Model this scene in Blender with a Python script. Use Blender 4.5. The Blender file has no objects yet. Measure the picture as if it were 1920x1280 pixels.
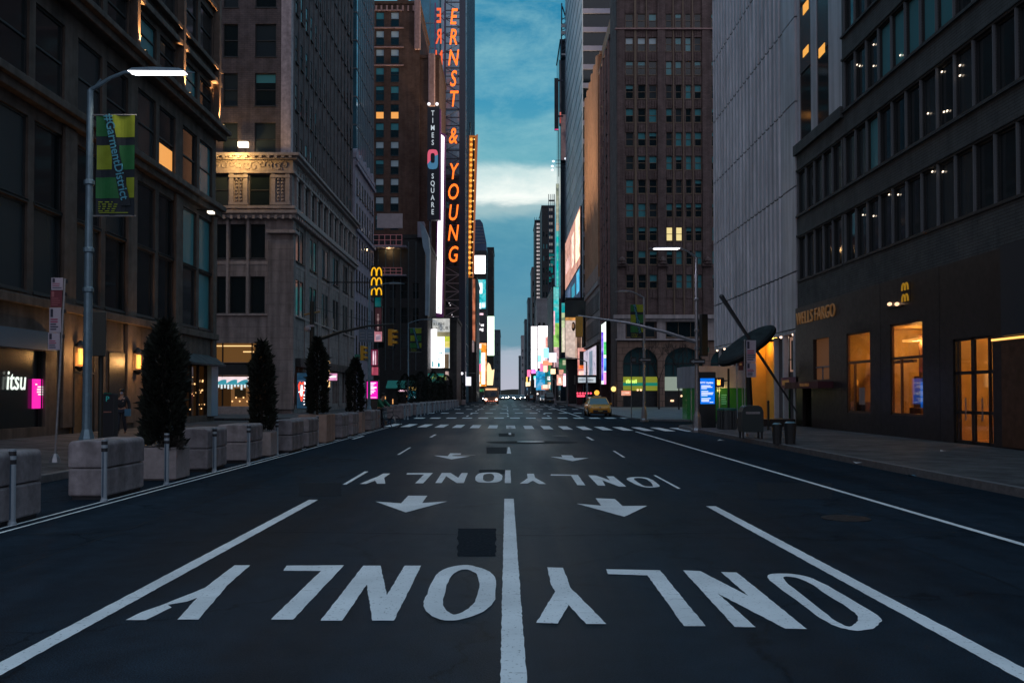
import bpy, math, random
from mathutils import Vector, Matrix, noise
R = math.radians
random.seed(7)
S = bpy.context.scene
COL = S.collection

# ------------------------------------------------------------------ camera
FPX, CXP, HOR, CAMH, PITCH = 1700.0, 950.0, 739.0, 1.72, R(1.2)
SH = HOR - 640 - FPX * math.tan(PITCH)
cam = bpy.data.objects.new('camera', bpy.data.cameras.new('camera'))
COL.objects.link(cam); S.camera = cam
cam.location = (0, 0, CAMH); cam.rotation_euler = (R(90) + PITCH, 0, 0)
cam.data.sensor_width = 36; cam.data.lens = 36 * FPX / 1920
cam.data.shift_x = 10 / 1920; cam.data.shift_y = SH / 1920
cam.data.clip_start = .05; cam.data.clip_end = 5000

# ------------------------------------------------------------------ world
w = bpy.data.worlds.new('World'); S.world = w; w.use_nodes = True
nt = w.node_tree; N = nt.nodes; L = nt.links; N.clear()
def nd(t, **k):
    n = N.new(t)
    for a, v in k.items():
        if a.startswith('i_'): n.inputs[a[2:]].default_value = v
        else: setattr(n, a, v)
    return n
def mth(op, a, b=None, c=None):
    n = N.new('ShaderNodeMath'); n.operation = op
    for i, v in enumerate((a, b, c)):
        if v is None: continue
        if isinstance(v, (int, float)): n.inputs[i].default_value = v
        else: L.new(v, n.inputs[i])
    return n.outputs[0]
tc = nd('ShaderNodeTexCoord'); sep = nd('ShaderNodeSeparateXYZ'); L.new(tc.outputs['Generated'], sep.inputs[0])
hx, hy, hz = sep.outputs
hor = mth('SQRT', mth('ADD', mth('MULTIPLY', hx, hx), mth('MULTIPLY', hy, hy)))
t = mth('DIVIDE', hz, mth('MAXIMUM', hor, .02))
az = mth('ARCTAN2', hx, hy)
cmb = nd('ShaderNodeCombineXYZ'); L.new(mth('MULTIPLY', az, 5.0), cmb.inputs[0]); L.new(mth('MULTIPLY', t, 17.0), cmb.inputs[1])
n1 = nd('ShaderNodeTexNoise'); n1.inputs['Scale'].default_value = 1.0; n1.inputs['Detail'].default_value = 7; n1.inputs['Roughness'].default_value = .62; n1.inputs['Distortion'].default_value = .5
L.new(cmb.outputs[0], n1.inputs['Vector'])
cm2 = nd('ShaderNodeCombineXYZ'); L.new(mth('MULTIPLY', az, 8.0), cm2.inputs[0]); L.new(mth('MULTIPLY', t, 17.0), cm2.inputs[1]); cm2.inputs[2].default_value = 3.1
n2 = nd('ShaderNodeTexNoise'); n2.inputs['Scale'].default_value = 1.0; n2.inputs['Detail'].default_value = 9; n2.inputs['Roughness'].default_value = .68; n2.inputs['Distortion'].default_value = .25
L.new(cm2.outputs[0], n2.inputs['Vector'])
td = mth('ADD', t, mth('MULTIPLY', mth('SUBTRACT', n1.outputs[0], .5), .055))
rp = nd('ShaderNodeValToRGB'); cr = rp.color_ramp; cr.interpolation = 'EASE'
L.new(mth('DIVIDE', td, 1.0), rp.inputs[0])
stops = [(0.0, (.40, .42, .51)), (.045, (.33, .40, .50)), (.054, (.10, .25, .35)), (.12, (.05, .22, .34)), (.19, (.055, .23, .33)),
         (.205, (.28, .42, .45)), (.218, (.85, .88, .82)), (.243, (.66, .75, .72)), (.262, (.09, .32, .40)), (.33, (.03, .24, .38)), (.42, (.012, .19, .33)), (.55, (.05, .25, .42)), (.8, (.20, .40, .60)), (1.0, (.24, .45, .66))]
while len(cr.elements) > 1: cr.elements.remove(cr.elements[0])
cr.elements[0].position = 0; cr.elements[0].color = (*stops[0][1], 1)
for p, c in stops[1:]:
    e = cr.elements.new(p); e.color = (*c, 1)
# pale wisps in the upper sky
wisp = nd('ShaderNodeMapRange'); L.new(n2.outputs[0], wisp.inputs[0]); wisp.inputs[1].default_value = .40; wisp.inputs[2].default_value = .66
hi = nd('ShaderNodeMapRange'); L.new(t, hi.inputs[0]); hi.inputs[1].default_value = .06; hi.inputs[2].default_value = .3
mxw = nd('ShaderNodeMix', data_type='RGBA'); L.new(mth('MULTIPLY', mth('MULTIPLY', wisp.outputs[0], hi.outputs[0]), .6), mxw.inputs[0])
L.new(rp.outputs[0], mxw.inputs[6]); mxw.inputs[7].default_value = (.22, .46, .50, 1)
sky = nd('ShaderNodeTexSky', sky_type='NISHITA', sun_disc=False, sun_elevation=R(2.0), sun_rotation=R(250), air_density=1.2, ozone_density=3.0)
bg1 = nd('ShaderNodeBackground'); L.new(sky.outputs[0], bg1.inputs[0]); bg1.inputs[1].default_value = .05
# brighter glow added to the unseen sky behind the camera, lighting the front facades
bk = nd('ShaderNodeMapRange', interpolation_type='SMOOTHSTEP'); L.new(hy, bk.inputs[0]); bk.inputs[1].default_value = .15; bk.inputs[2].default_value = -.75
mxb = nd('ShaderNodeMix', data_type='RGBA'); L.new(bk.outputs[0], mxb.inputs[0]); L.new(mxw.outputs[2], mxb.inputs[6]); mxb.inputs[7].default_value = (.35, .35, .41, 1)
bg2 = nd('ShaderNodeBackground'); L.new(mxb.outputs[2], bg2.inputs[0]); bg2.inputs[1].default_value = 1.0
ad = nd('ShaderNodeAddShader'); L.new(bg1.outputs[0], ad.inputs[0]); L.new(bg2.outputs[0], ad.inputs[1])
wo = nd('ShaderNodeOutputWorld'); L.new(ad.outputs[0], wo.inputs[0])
sun = bpy.data.objects.new('sun', bpy.data.lights.new('sun', 'SUN')); COL.objects.link(sun)
sun.data.energy = .06; sun.data.angle = R(25); sun.data.color = (.75, .85, 1.0)
sun.rotation_euler = (R(48), 0, R(20))
S.view_settings.view_transform = 'Standard'; S.view_settings.look = 'None'
S.view_settings.exposure = 0.18; S.view_settings.gamma = 1
S.cycles.max_bounces = 6; S.cycles.caustics_reflective = False; S.cycles.caustics_refractive = False
S.cycles.sample_clamp_indirect = 4; S.cycles.use_denoising = True

# ------------------------------------------------------------------ pixel -> world helpers
def ray(px, py):
    u = (px - CXP) / FPX; v = (640 + SH - py) / FPX
    return Vector((u, math.cos(PITCH) - v * math.sin(PITCH), math.sin(PITCH) + v * math.cos(PITCH)))
def P(px, py, Y):
    d = ray(px, py); return d * (Y / d.y) + Vector((0, 0, CAMH))
def G(px, py, z=0.0):
    d = ray(px, py); k = (z - CAMH) / d.z; return d * k + Vector((0, 0, CAMH))
def PX(px, py, X):
    d = ray(px, py); return d * (X / d.x) + Vector((0, 0, CAMH))

# ------------------------------------------------------------------ materials
MAT = {}
def mat(name, col, rough=.7, metal=0., var=.0, vs=3., bump=0., bs=60., emit=None, es=1., spec=.5, brick=None, streak=0., col2=None, coat=0.):
    if name in MAT: return MAT[name]
    m = bpy.data.materials.new(name); m.use_nodes = True; MAT[name] = m
    n = m.node_tree.nodes; l = m.node_tree.links; b = n['Principled BSDF']
    b.inputs['Base Color'].default_value = (*col, 1); b.inputs['Roughness'].default_value = rough
    b.inputs['Metallic'].default_value = metal; b.inputs['Specular IOR Level'].default_value = spec
    if coat: b.inputs['Coat Weight'].default_value = coat; b.inputs['Coat Roughness'].default_value = .08
    if emit:
        b.inputs['Emission Color'].default_value = (*emit, 1); b.inputs['Emission Strength'].default_value = es
    tcn = None
    if var or bump or brick or streak:
        tcn = n.new('ShaderNodeTexCoord')
    out = None
    if brick:
        bw, bh, mort, c2, morc = brick
        sp = n.new('ShaderNodeSeparateXYZ'); l.new(tcn.outputs['Object'], sp.inputs[0])
        a = n.new('ShaderNodeMath'); l.new(sp.outputs[0], a.inputs[0]); l.new(sp.outputs[1], a.inputs[1])
        c = n.new('ShaderNodeCombineXYZ'); l.new(a.outputs[0], c.inputs[0]); l.new(sp.outputs[2], c.inputs[1])
        bt = n.new('ShaderNodeTexBrick'); bt.inputs['Color1'].default_value = (*col, 1); bt.inputs['Color2'].default_value = (*c2, 1)
        bt.inputs['Mortar'].default_value = (*morc, 1); bt.inputs['Scale'].default_value = 1
        bt.inputs['Brick Width'].default_value = bw; bt.inputs['Row Height'].default_value = bh; bt.inputs['Mortar Size'].default_value = mort
        l.new(c.outputs[0], bt.inputs['Vector']); out = bt.outputs[0]
        bp = n.new('ShaderNodeBump'); bp.inputs['Strength'].default_value = .5; bp.inputs['Distance'].default_value = .02; bp.invert = True
        l.new(bt.outputs[1], bp.inputs['Height']); l.new(bp.outputs[0], b.inputs['Normal'])
    if var or streak:
        fac = None
        if var:
            nz = n.new('ShaderNodeTexNoise'); nz.inputs['Scale'].default_value = vs; nz.inputs['Detail'].default_value = 6; nz.inputs['Roughness'].default_value = .65
            l.new(tcn.outputs['Object'], nz.inputs['Vector'])
            mr = n.new('ShaderNodeMapRange'); mr.inputs[1].default_value = .3; mr.inputs[2].default_value = .7
            mr.inputs[3].default_value = 1 - var; mr.inputs[4].default_value = 1 + var; l.new(nz.outputs[0], mr.inputs[0]); fac = mr.outputs[0]
            r2 = n.new('ShaderNodeMapRange'); r2.inputs[1].default_value = .3; r2.inputs[2].default_value = .7
            r2.inputs[3].default_value = min(1, rough * 1.15); r2.inputs[4].default_value = rough * .8; l.new(nz.outputs[0], r2.inputs[0]); l.new(r2.outputs[0], b.inputs['Roughness'])
        if streak:
            mp = n.new('ShaderNodeMapping'); mp.inputs['Scale'].default_value = (1.3, 1.3, .09); l.new(tcn.outputs['Object'], mp.inputs[0])
            ns = n.new('ShaderNodeTexNoise'); ns.inputs['Scale'].default_value = 1.6; ns.inputs['Detail'].default_value = 5; l.new(mp.outputs[0], ns.inputs['Vector'])
            ms = n.new('ShaderNodeMapRange'); ms.inputs[1].default_value = .35; ms.inputs[2].default_value = .7; ms.inputs[3].default_value = 1 + streak * .4; ms.inputs[4].default_value = 1 - streak
            l.new(ns.outputs[0], ms.inputs[0])
            if fac:
                mm = n.new('ShaderNodeMath'); mm.operation = 'MULTIPLY'; l.new(fac, mm.inputs[0]); l.new(ms.outputs[0], mm.inputs[1]); fac = mm.outputs[0]
            else: fac = ms.outputs[0]
        vm = n.new('ShaderNodeVectorMath'); vm.operation = 'SCALE'
        if out: l.new(out, vm.inputs[0])
        else: vm.inputs[0].default_value = col
        l.new(fac, vm.inputs['Scale']); out = vm.outputs[0]
    if out: l.new(out, b.inputs['Base Color'])
    if bump and not brick:
        nb = n.new('ShaderNodeTexNoise'); nb.inputs['Scale'].default_value = bs; nb.inputs['Detail'].default_value = 4; l.new(tcn.outputs['Object'], nb.inputs['Vector'])
        bp = n.new('ShaderNodeBump'); bp.inputs['Strength'].default_value = bump; bp.inputs['Distance'].default_value = .01
        l.new(nb.outputs[0], bp.inputs['Height']); l.new(bp.outputs[0], b.inputs['Normal'])
    return m
def em(name, col, s): return mat(name, tuple(c * .3 for c in col), .5, emit=col, es=s)
def em_img(name, col, s):
    '''a picture-like display: blotches, bands and small detail in and around the main colour'''
    if name in MAT: return MAT[name]
    m = em(name, col, s * 1.3); n = m.node_tree.nodes; l = m.node_tree.links; b = n['Principled BSDF']
    tcn = n.new('ShaderNodeTexCoord'); mp = n.new('ShaderNodeMapping'); mp.inputs['Location'].default_value = (len(MAT) * 3.7, 0, len(MAT) * 1.3); l.new(tcn.outputs['Object'], mp.inputs[0])
    a = n.new('ShaderNodeTexNoise'); a.inputs['Scale'].default_value = .35; a.inputs['Detail'].default_value = 2.5; a.inputs['Distortion'].default_value = 1.5; l.new(mp.outputs[0], a.inputs['Vector'])
    rp = n.new('ShaderNodeValToRGB'); e = rp.color_ramp.elements; w_ = min(col)
    e[0].position = .30; e[0].color = (col[0] * .35, col[1] * .4, col[2] * .5, 1); e[1].position = .47; e[1].color = (*col, 1)
    x = e.new(.62); x.color = (col[0] * .8 + .25 * max(col), col[1] * .8 + .22 * max(col), col[2] * .8 + .2 * max(col), 1)
    if w_ > .7: e[0].color = (*[c * .86 for c in col], 1)
    l.new(a.outputs[0], rp.inputs[0])
    v = n.new('ShaderNodeTexVoronoi'); v.inputs['Scale'].default_value = 1.6; v.distance = 'CHEBYCHEV'; l.new(mp.outputs[0], v.inputs['Vector'])
    mr = n.new('ShaderNodeMapRange'); mr.inputs[1].default_value = .1; mr.inputs[2].default_value = .6; mr.inputs[3].default_value = 1.12; mr.inputs[4].default_value = .78 if w_ < .7 else .95; l.new(v.outputs[0], mr.inputs[0])
    vm = n.new('ShaderNodeVectorMath'); vm.operation = 'SCALE'; l.new(rp.outputs[0], vm.inputs[0]); l.new(mr.outputs[0], vm.inputs['Scale']); l.new(vm.outputs[0], b.inputs['Emission Color'])
    return m

# ------------------------------------------------------------------ mesh builder
class MB:
    def __init__(s): s.v = []; s.f = []; s.mi = []; s.m = 0
    def face(s, pts):
        b = len(s.v); s.v += [Vector(p) for p in pts]; s.f.append(list(range(b, b + len(pts)))); s.mi.append(s.m); return s
    def raw(s, vs, fs):
        b = len(s.v); s.v += [Vector(p) for p in vs]
        for f in fs: s.f.append([b + i for i in f]); s.mi.append(s.m)
        return s
    def box(s, x0, x1, y0, y1, z0, z1, T=None):
        vs = [(x, y, z) for z in (z0, z1) for y in (y0, y1) for x in (x0, x1)]
        if T: vs = [T(*p) for p in vs]
        return s.raw(vs, [(0, 2, 3, 1), (4, 5, 7, 6), (0, 1, 5, 4), (2, 6, 7, 3), (0, 4, 6, 2), (1, 3, 7, 5)])
    def prism(s, poly, a, b, T=lambda u, v, w: (u, v, w)):
        n = len(poly); vs = [T(u, v, a) for u, v in poly] + [T(u, v, b) for u, v in poly]
        return s.raw(vs, [tuple(range(n))[::-1], tuple(range(n, 2 * n))] + [(i, (i + 1) % n, n + (i + 1) % n, n + i) for i in range(n)])
    def cyl(s, p0, p1, r0, r1=None, n=10):
        r1 = r0 if r1 is None else r1
        p0 = Vector(p0); p1 = Vector(p1); d = (p1 - p0).normalized()
        a = Vector((0, 0, 1)) if abs(d.z) < .9 else Vector((1, 0, 0)); u = d.cross(a).normalized(); v = d.cross(u)
        vs = [p0 + (u * math.cos(2 * math.pi * i / n) + v * math.sin(2 * math.pi * i / n)) * r0 for i in range(n)]
        vs += [p1 + (u * math.cos(2 * math.pi * i / n) + v * math.sin(2 * math.pi * i / n)) * r1 for i in range(n)]
        return s.raw(vs, [tuple(range(n))[::-1], tuple(range(n, 2 * n))] + [(i, (i + 1) % n, n + (i + 1) % n, n + i) for i in range(n)])
    def tube(s, pts, r, n=8):
        rr = r if isinstance(r, (list, tuple)) else [r] * len(pts)
        for i in range(len(pts) - 1): s.cyl(pts[i], pts[i + 1], rr[i], rr[i + 1], n)
        return s
    def ring(s, pts, z):  # torus-like helper not needed
        return s
    def lathe(s, c, prof, n=16):
        cx, cy, cz = c; b = len(s.v)
        for r, z in prof:
            for i in range(n): s.v.append(Vector((cx + r * math.cos(2 * math.pi * i / n), cy + r * math.sin(2 * math.pi * i / n), cz + z)))
        for k in range(len(prof) - 1):
            for i in range(n):
                j = (i + 1) % n; s.f.append([b + k * n + i, b + k * n + j, b + (k + 1) * n + j, b + (k + 1) * n + i]); s.mi.append(s.m)
        s.f.append([b + i for i in range(n)][::-1]); s.mi.append(s.m)
        s.f.append([b + (len(prof) - 1) * n + i for i in range(n)]); s.mi.append(s.m)
        return s
    def ball(s, c, r, n=10, sc=(1, 1, 1)):
        k = n // 2; return s.lathe2(c, r, n, k, sc)
    def lathe2(s, c, r, n, k, sc):
        b = len(s.v)
        for a in range(k + 1):
            th = math.pi * a / k
            for i in range(n):
                ph = 2 * math.pi * i / n
                s.v.append(Vector((c[0] + r * sc[0] * math.sin(th) * math.cos(ph), c[1] + r * sc[1] * math.sin(th) * math.sin(ph), c[2] + r * sc[2] * math.cos(th))))
        for a in range(k):
            for i in range(n):
                j = (i + 1) % n; s.f.append([b + a * n + i, b + (a + 1) * n + i, b + (a + 1) * n + j, b + a * n + j]); s.mi.append(s.m)
        return s
    def build(s, name, mats, parent=None, bevel=0, smooth=False, org=None):
        me = bpy.data.meshes.new(name)
        if parent is not None: o0 = Vector(parent['_org']) if '_org' in parent else Vector((0, 0, 0))
        elif org is not None: o0 = Vector(org)
        else:
            xs = [p.x for p in s.v]; ys = [p.y for p in s.v]; zs = [p.z for p in s.v]
            o0 = Vector(((min(xs) + max(xs)) / 2, (min(ys) + max(ys)) / 2, min(zs)))
        me.from_pydata([p - o0 for p in s.v], [], s.f)
        if not isinstance(mats, (list, tuple)): mats = [mats]
        for m in mats: me.materials.append(m)
        if len(mats) > 1: me.polygons.foreach_set('material_index', s.mi)
        if smooth: me.polygons.foreach_set('use_smooth', [True] * len(me.polygons))
        me.update(); me.validate()
        o = bpy.data.objects.new(name, me); COL.objects.link(o)
        if parent is not None: o.parent = parent; o['_org'] = list(o0)
        else: o.location = o0; o['_org'] = list(o0)
        if bevel:
            bm = o.modifiers.new('bevel', 'BEVEL'); bm.width = bevel; bm.segments = 2; bm.limit_method = 'ANGLE'
        return o
def tag(o, label=None, cat=None, group=None, kind=None):
    if label: o['label'] = label
    if cat: o['category'] = cat
    if group: o['group'] = group
    if kind: o['kind'] = kind
    return o
def thing(name, label, cat, loc, group=None):
    o = bpy.data.objects.new(name, None); COL.objects.link(o); o.empty_display_size = .3
    o.location = loc; o['_org'] = list(loc); return tag(o, label, cat, group)
KIDS = {}
def copy_tree(root, loc, rz=0, label=None, sc=1.0):
    def rec(o, par):
        c = o.copy(); COL.objects.link(c); c.parent = par
        for k in [x for x in ALL if x.parent == o]: rec(k, c)
        return c
    ALL = [x for x in bpy.data.objects if x.parent is not None]
    r = rec(root, None); r.location = loc; r.rotation_euler = (0, 0, rz); r.scale = (sc,) * 3
    if label: r['label'] = label
    return r
def textmesh(body, size, ext=.03, shear=0, name='lettering', bold=0.0, sx=1.0, font_space=1.0):
    cu = bpy.data.curves.new(name, 'FONT'); cu.body = body; cu.size = size; cu.extrude = ext; cu.shear = shear
    cu.align_x = 'CENTER'; cu.align_y = 'CENTER'; cu.offset = bold; cu.space_character = font_space; cu.resolution_u = 3
    o = bpy.data.objects.new(name, cu); COL.objects.link(o)
    dg = bpy.context.evaluated_depsgraph_get(); me = bpy.data.meshes.new_from_object(o.evaluated_get(dg))
    bpy.data.objects.remove(o); bpy.data.curves.remove(cu)
    if sx != 1.0:
        for v in me.vertices: v.co.x *= sx
    return me
def text(body, size, loc, facing, m, parent=None, name='lettering', ext=.03, shear=0, bold=0., sx=1., roll=0, label=None, fsp=1.0):
    """facing: 'F' toward the camera (-Y), 'L' on a left wall (+X), 'Rt' on a right wall (-X)"""
    me = textmesh(body, size, ext, shear, name, bold, sx, fsp); me.materials.clear(); me.materials.append(m)
    o = bpy.data.objects.new(name, me); COL.objects.link(o)
    rz = {'F': 0, 'L': R(90), 'Rt': R(-90)}[facing]
    M = Matrix.Rotation(rz, 4, 'Z') @ Matrix.Rotation(R(90), 4, 'X') @ Matrix.Rotation(roll, 4, 'Z')
    lo = Vector(loc)
    if parent is not None: o.parent = parent; lo = lo - Vector(parent['_org'])
    o.matrix_local = Matrix.Translation(lo) @ M
    o['_org'] = list(loc)
    return o
ORD = ['nearest', 'second', 'third', 'fourth', 'fifth', 'sixth', 'seventh', 'eighth', 'ninth', 'tenth', 'eleventh', 'twelfth', 'thirteenth', 'fourteenth', 'fifteenth', 'sixteenth', 'seventeenth', 'eighteenth', 'nineteenth', 'twentieth']
def lamp_light(name, kind, loc, energy, col, size=.2, rot=None, spot=None, parent=None):
    ld = bpy.data.lights.new(name, kind); ld.energy = energy; ld.color = col
    if kind == 'AREA': ld.size = size
    else: ld.shadow_soft_size = size
    if spot: ld.spot_size = spot; ld.spot_blend = .6
    o = bpy.data.objects.new(name, ld); COL.objects.link(o); o.location = loc
    if rot: o.rotation_euler = rot
    if parent is not None:
        o.parent = parent; o.location = Vector(loc) - Vector(parent['_org'])
    return o
# ------------------------------------------------------------------ shared materials
def asphalt():
    m = bpy.data.materials.new('asphalt'); m.use_nodes = True; n = m.node_tree.nodes; l = m.node_tree.links; b = n['Principled BSDF']
    tcn = n.new('ShaderNodeTexCoord')
    def nz(sc, det, mp=None, ro=.6):
        x = n.new('ShaderNodeTexNoise'); x.inputs['Scale'].default_value = sc; x.inputs['Detail'].default_value = det; x.inputs['Roughness'].default_value = ro
        if mp:
            q = n.new('ShaderNodeMapping'); q.inputs['Scale'].default_value = mp; l.new(tcn.outputs['Object'], q.inputs[0]); l.new(q.outputs[0], x.inputs['Vector'])
        else: l.new(tcn.outputs['Object'], x.inputs['Vector'])
        return x
    fine = nz(90, 4); mid = nz(3.0, 6); big = nz(.35, 5, (1, .35, 1)); lane = nz(1.0, 4, (1.1, .04, 1))
    vor = n.new('ShaderNodeTexVoronoi'); vor.feature = 'DISTANCE_TO_EDGE'; vor.inputs['Scale'].default_value = .33; 
    wv = n.new('ShaderNodeVectorMath'); wv.operation = 'ADD'; l.new(tcn.outputs['Object'], wv.inputs[0])
    wn = nz(1.3, 5); ws = n.new('ShaderNodeVectorMath'); ws.operation = 'SCALE'; ws.inputs['Scale'].default_value = 1.2; l.new(wn.outputs[1], ws.inputs[0]); l.new(ws.outputs[0], wv.inputs[1])
    l.new(wv.outputs[0], vor.inputs['Vector'])
    ck = n.new('ShaderNodeMapRange'); ck.inputs[1].default_value = .0; ck.inputs[2].default_value = .012; ck.inputs[3].default_value = .45; ck.inputs[4].default_value = 1; l.new(vor.outputs[0], ck.inputs[0])
    def mr(o, a, c, d, e):
        x = n.new('ShaderNodeMapRange'); l.new(o, x.inputs[0]); x.inputs[1].default_value = a; x.inputs[2].default_value = c; x.inputs[3].default_value = d; x.inputs[4].default_value = e; return x.outputs[0]
    def mu(a, c):
        x = n.new('ShaderNodeMath'); x.operation = 'MULTIPLY'; l.new(a, x.inputs[0]); l.new(c, x.inputs[1]); return x.outputs[0]
    f = mu(mu(mr(fine.outputs[0], .35, .65, .35, 1.75), mr(mid.outputs[0], .3, .7, .8, 1.2)), mu(mr(big.outputs[0], .35, .65, .8, 1.2), mr(lane.outputs[0], .35, .65, .8, 1.25)))
    f = mu(f, ck.outputs[0])
    vm = n.new('ShaderNodeVectorMath'); vm.operation = 'SCALE'; vm.inputs[0].default_value = (.016, .026, .038); l.new(f, vm.inputs['Scale']); l.new(vm.outputs[0], b.inputs['Base Color'])
    sx_ = n.new('ShaderNodeSeparateXYZ'); l.new(tcn.outputs['Object'], sx_.inputs[0]); ab = n.new('ShaderNodeMath'); ab.operation = 'ABSOLUTE'; l.new(sx_.outputs[0], ab.inputs[0])
    rr_ = n.new('ShaderNodeMath'); rr_.operation = 'ADD'; l.new(mr(mu(lane.outputs[0], big.outputs[0]), .15, .4, -.08, .08), rr_.inputs[0]); l.new(mr(ab.outputs[0], 1.5, 6.5, .42, .78), rr_.inputs[1]); l.new(rr_.outputs[0], b.inputs['Roughness'])
    l.new(mr(ab.outputs[0], 1.5, 6.0, .045, .01), b.inputs['Specular IOR Level'])
    bp = n.new('ShaderNodeBump'); bp.inputs['Strength'].default_value = .55; bp.inputs['Distance'].default_value = .012; l.new(fine.outputs[0], bp.inputs['Height']); l.new(bp.outputs[0], b.inputs['Normal'])
    return m
def paint():
    m = bpy.data.materials.new('road_paint'); m.use_nodes = True; n = m.node_tree.nodes; l = m.node_tree.links; b = n['Principled BSDF']
    tcn = n.new('ShaderNodeTexCoord')
    a = n.new('ShaderNodeTexNoise'); a.inputs['Scale'].default_value = 2.2; a.inputs['Detail'].default_value = 9; a.inputs['Roughness'].default_value = .75
    mp = n.new('ShaderNodeMapping'); mp.inputs['Scale'].default_value = (.7, 7, 1); l.new(tcn.outputs['Object'], mp.inputs[0]); l.new(mp.outputs[0], a.inputs['Vector'])
    c = n.new('ShaderNodeTexNoise'); c.inputs['Scale'].default_value = 40; c.inputs['Detail'].default_value = 5; l.new(tcn.outputs['Object'], c.inputs['Vector'])
    r1 = n.new('ShaderNodeMapRange'); l.new(a.outputs[0], r1.inputs[0]); r1.inputs[1].default_value = .33; r1.inputs[2].default_value = .40
    r2 = n.new('ShaderNodeMapRange'); l.new(c.outputs[0], r2.inputs[0]); r2.inputs[1].default_value = .30; r2.inputs[2].default_value = .38; r2.inputs[3].default_value = .4; r2.inputs[4].default_value = 1
    mm = n.new('ShaderNodeMath'); mm.operation = 'MULTIPLY'; l.new(r1.outputs[0], mm.inputs[0]); l.new(r2.outputs[0], mm.inputs[1])
    d = n.new('ShaderNodeTexNoise'); d.inputs['Scale'].default_value = 1.1; d.inputs['Detail'].default_value = 6; l.new(tcn.outputs['Object'], d.inputs['Vector'])
    r3 = n.new('ShaderNodeMapRange'); l.new(d.outputs[0], r3.inputs[0]); r3.inputs[1].default_value = .3; r3.inputs[2].default_value = .7; r3.inputs[3].default_value = .82; r3.inputs[4].default_value = 1.08
    vs = n.new('ShaderNodeVectorMath'); vs.operation = 'SCALE'; vs.inputs[0].default_value = (.90, .93, .95); l.new(r3.outputs[0], vs.inputs['Scale'])
    mx = n.new('ShaderNodeMix'); mx.data_type = 'RGBA'; l.new(mm.outputs[0], mx.inputs[0]); mx.inputs[6].default_value = (.05, .05, .055, 1); l.new(vs.outputs[0], mx.inputs[7])
    l.new(mx.outputs[2], b.inputs['Base Color']); b.inputs['Roughness'].default_value = .7; b.inputs['Specular IOR Level'].default_value = .2
    return m
M_asph = asphalt(); M_paint = paint()
M_walk = mat('sidewalk_concrete', (.095, .095, .10), .8, var=.35, vs=1.3, brick=(1.5, 1.5, .03, (.07, .07, .078), (.02, .02, .02)), spec=.15)
M_curb = mat('curb_granite', (.13, .13, .14), .7, var=.25, vs=6)
M_tar = mat('tar_patch', (.011, .0155, .021), .75, var=.25, vs=25, spec=.12)
M_steel = mat('worn_steel', (.33, .34, .36), .35, .9, var=.3, vs=8)

# ------------------------------------------------------------------ ground
def sheet(name, x0, x1, y0, y1, z, m):
    b = MB(); b.face([(x0, y0, z), (x1, y0, z), (x1, y1, z), (x0, y1, z)])
    o = b.build(name, m, org=(0, 0, 0)); return tag(o, kind='structure')
sheet('ground', -1500, 1500, -300, 3000, -.02, mat('ground_asphalt', (.04, .04, .045), .7, var=.3, vs=.3))
sheet('road', -60, 60, -40, 900, 0, M_asph)
def walk(name, x0, x1, y0, y1, h=.15):
    b = MB(); b.box(x0, x1, y0, y1, -.01, h); b.m = 1
    o = b.build(name, [M_walk, M_curb], org=(0, 0, 0)); tag(o, kind='structure'); return o
def curb(x0, x1, y0, y1, h=.153):
    b = MB(); b.box(x0, x1, y0, y1, -.01, h); o = b.build('curb', M_curb, org=(0, 0, 0), bevel=.015); tag(o, kind='structure')
walk('sidewalk_left', -40, -9.16, -20, 54); curb(-9.16, -9.0, -20, 54)
walk('sidewalk_left_far', -40, -8.86, 60, 119); curb(-8.86, -8.7, 60, 119)
walk('sidewalk_left_distant', -60, -8.6, 138, 600)
# right sidewalk with a rounded corner
def corner_walk(name, y0, y1, xe, r, x1):
    pts = [(x1, y0), (xe, y0)] + [(xe + r - r * math.cos(a), y1 - r + r * math.sin(a)) for a in [R(k * 11.25) for k in range(9)]] + [(x1, y1)]
    b = MB(); b.prism(pts, -.01, .15); tag(b.build(name, M_walk, org=(0, 0, 0)), kind='structure')
    n = len(pts); inner = pts[1:-1]; b = MB()
    outer = [(p[0] - .16, p[1] + .0) if i < 2 else (p[0] - .16 * math.cos(R((i - 1) * 11.25)), p[1] + .16 * math.sin(R((i - 1) * 11.25))) for i, p in enumerate(inner)]
    for i in range(len(inner) - 1):
        b.prism([inner[i], inner[i + 1], outer[i + 1], outer[i]], -.01, .153)
    tag(b.build('curb', M_curb, org=(0, 0, 0)), kind='structure')
corner_walk('sidewalk_right', -20, 48, 8.75, 3.0, 14.58)
b = MB(); pts = [(45, 57), (12, 57), (9.6, 58.5), (8.7, 61), (8.6, 64), (8.5, 112), (45, 112)]; b.prism(pts, -.01, .12); tag(b.build('plaza_right', mat('plaza_paving', (.17, .18, .20), .5, var=.3, vs=1.2, brick=(.9, .9, .012, (.15, .16, .18), (.06, .06, .06))), org=(0, 0, 0)), kind='structure')
walk('sidewalk_right_far', 8.6, 60, 112.2, 150); walk('sidewalk_right_distant', 8.6, 60, 166, 600)

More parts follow.
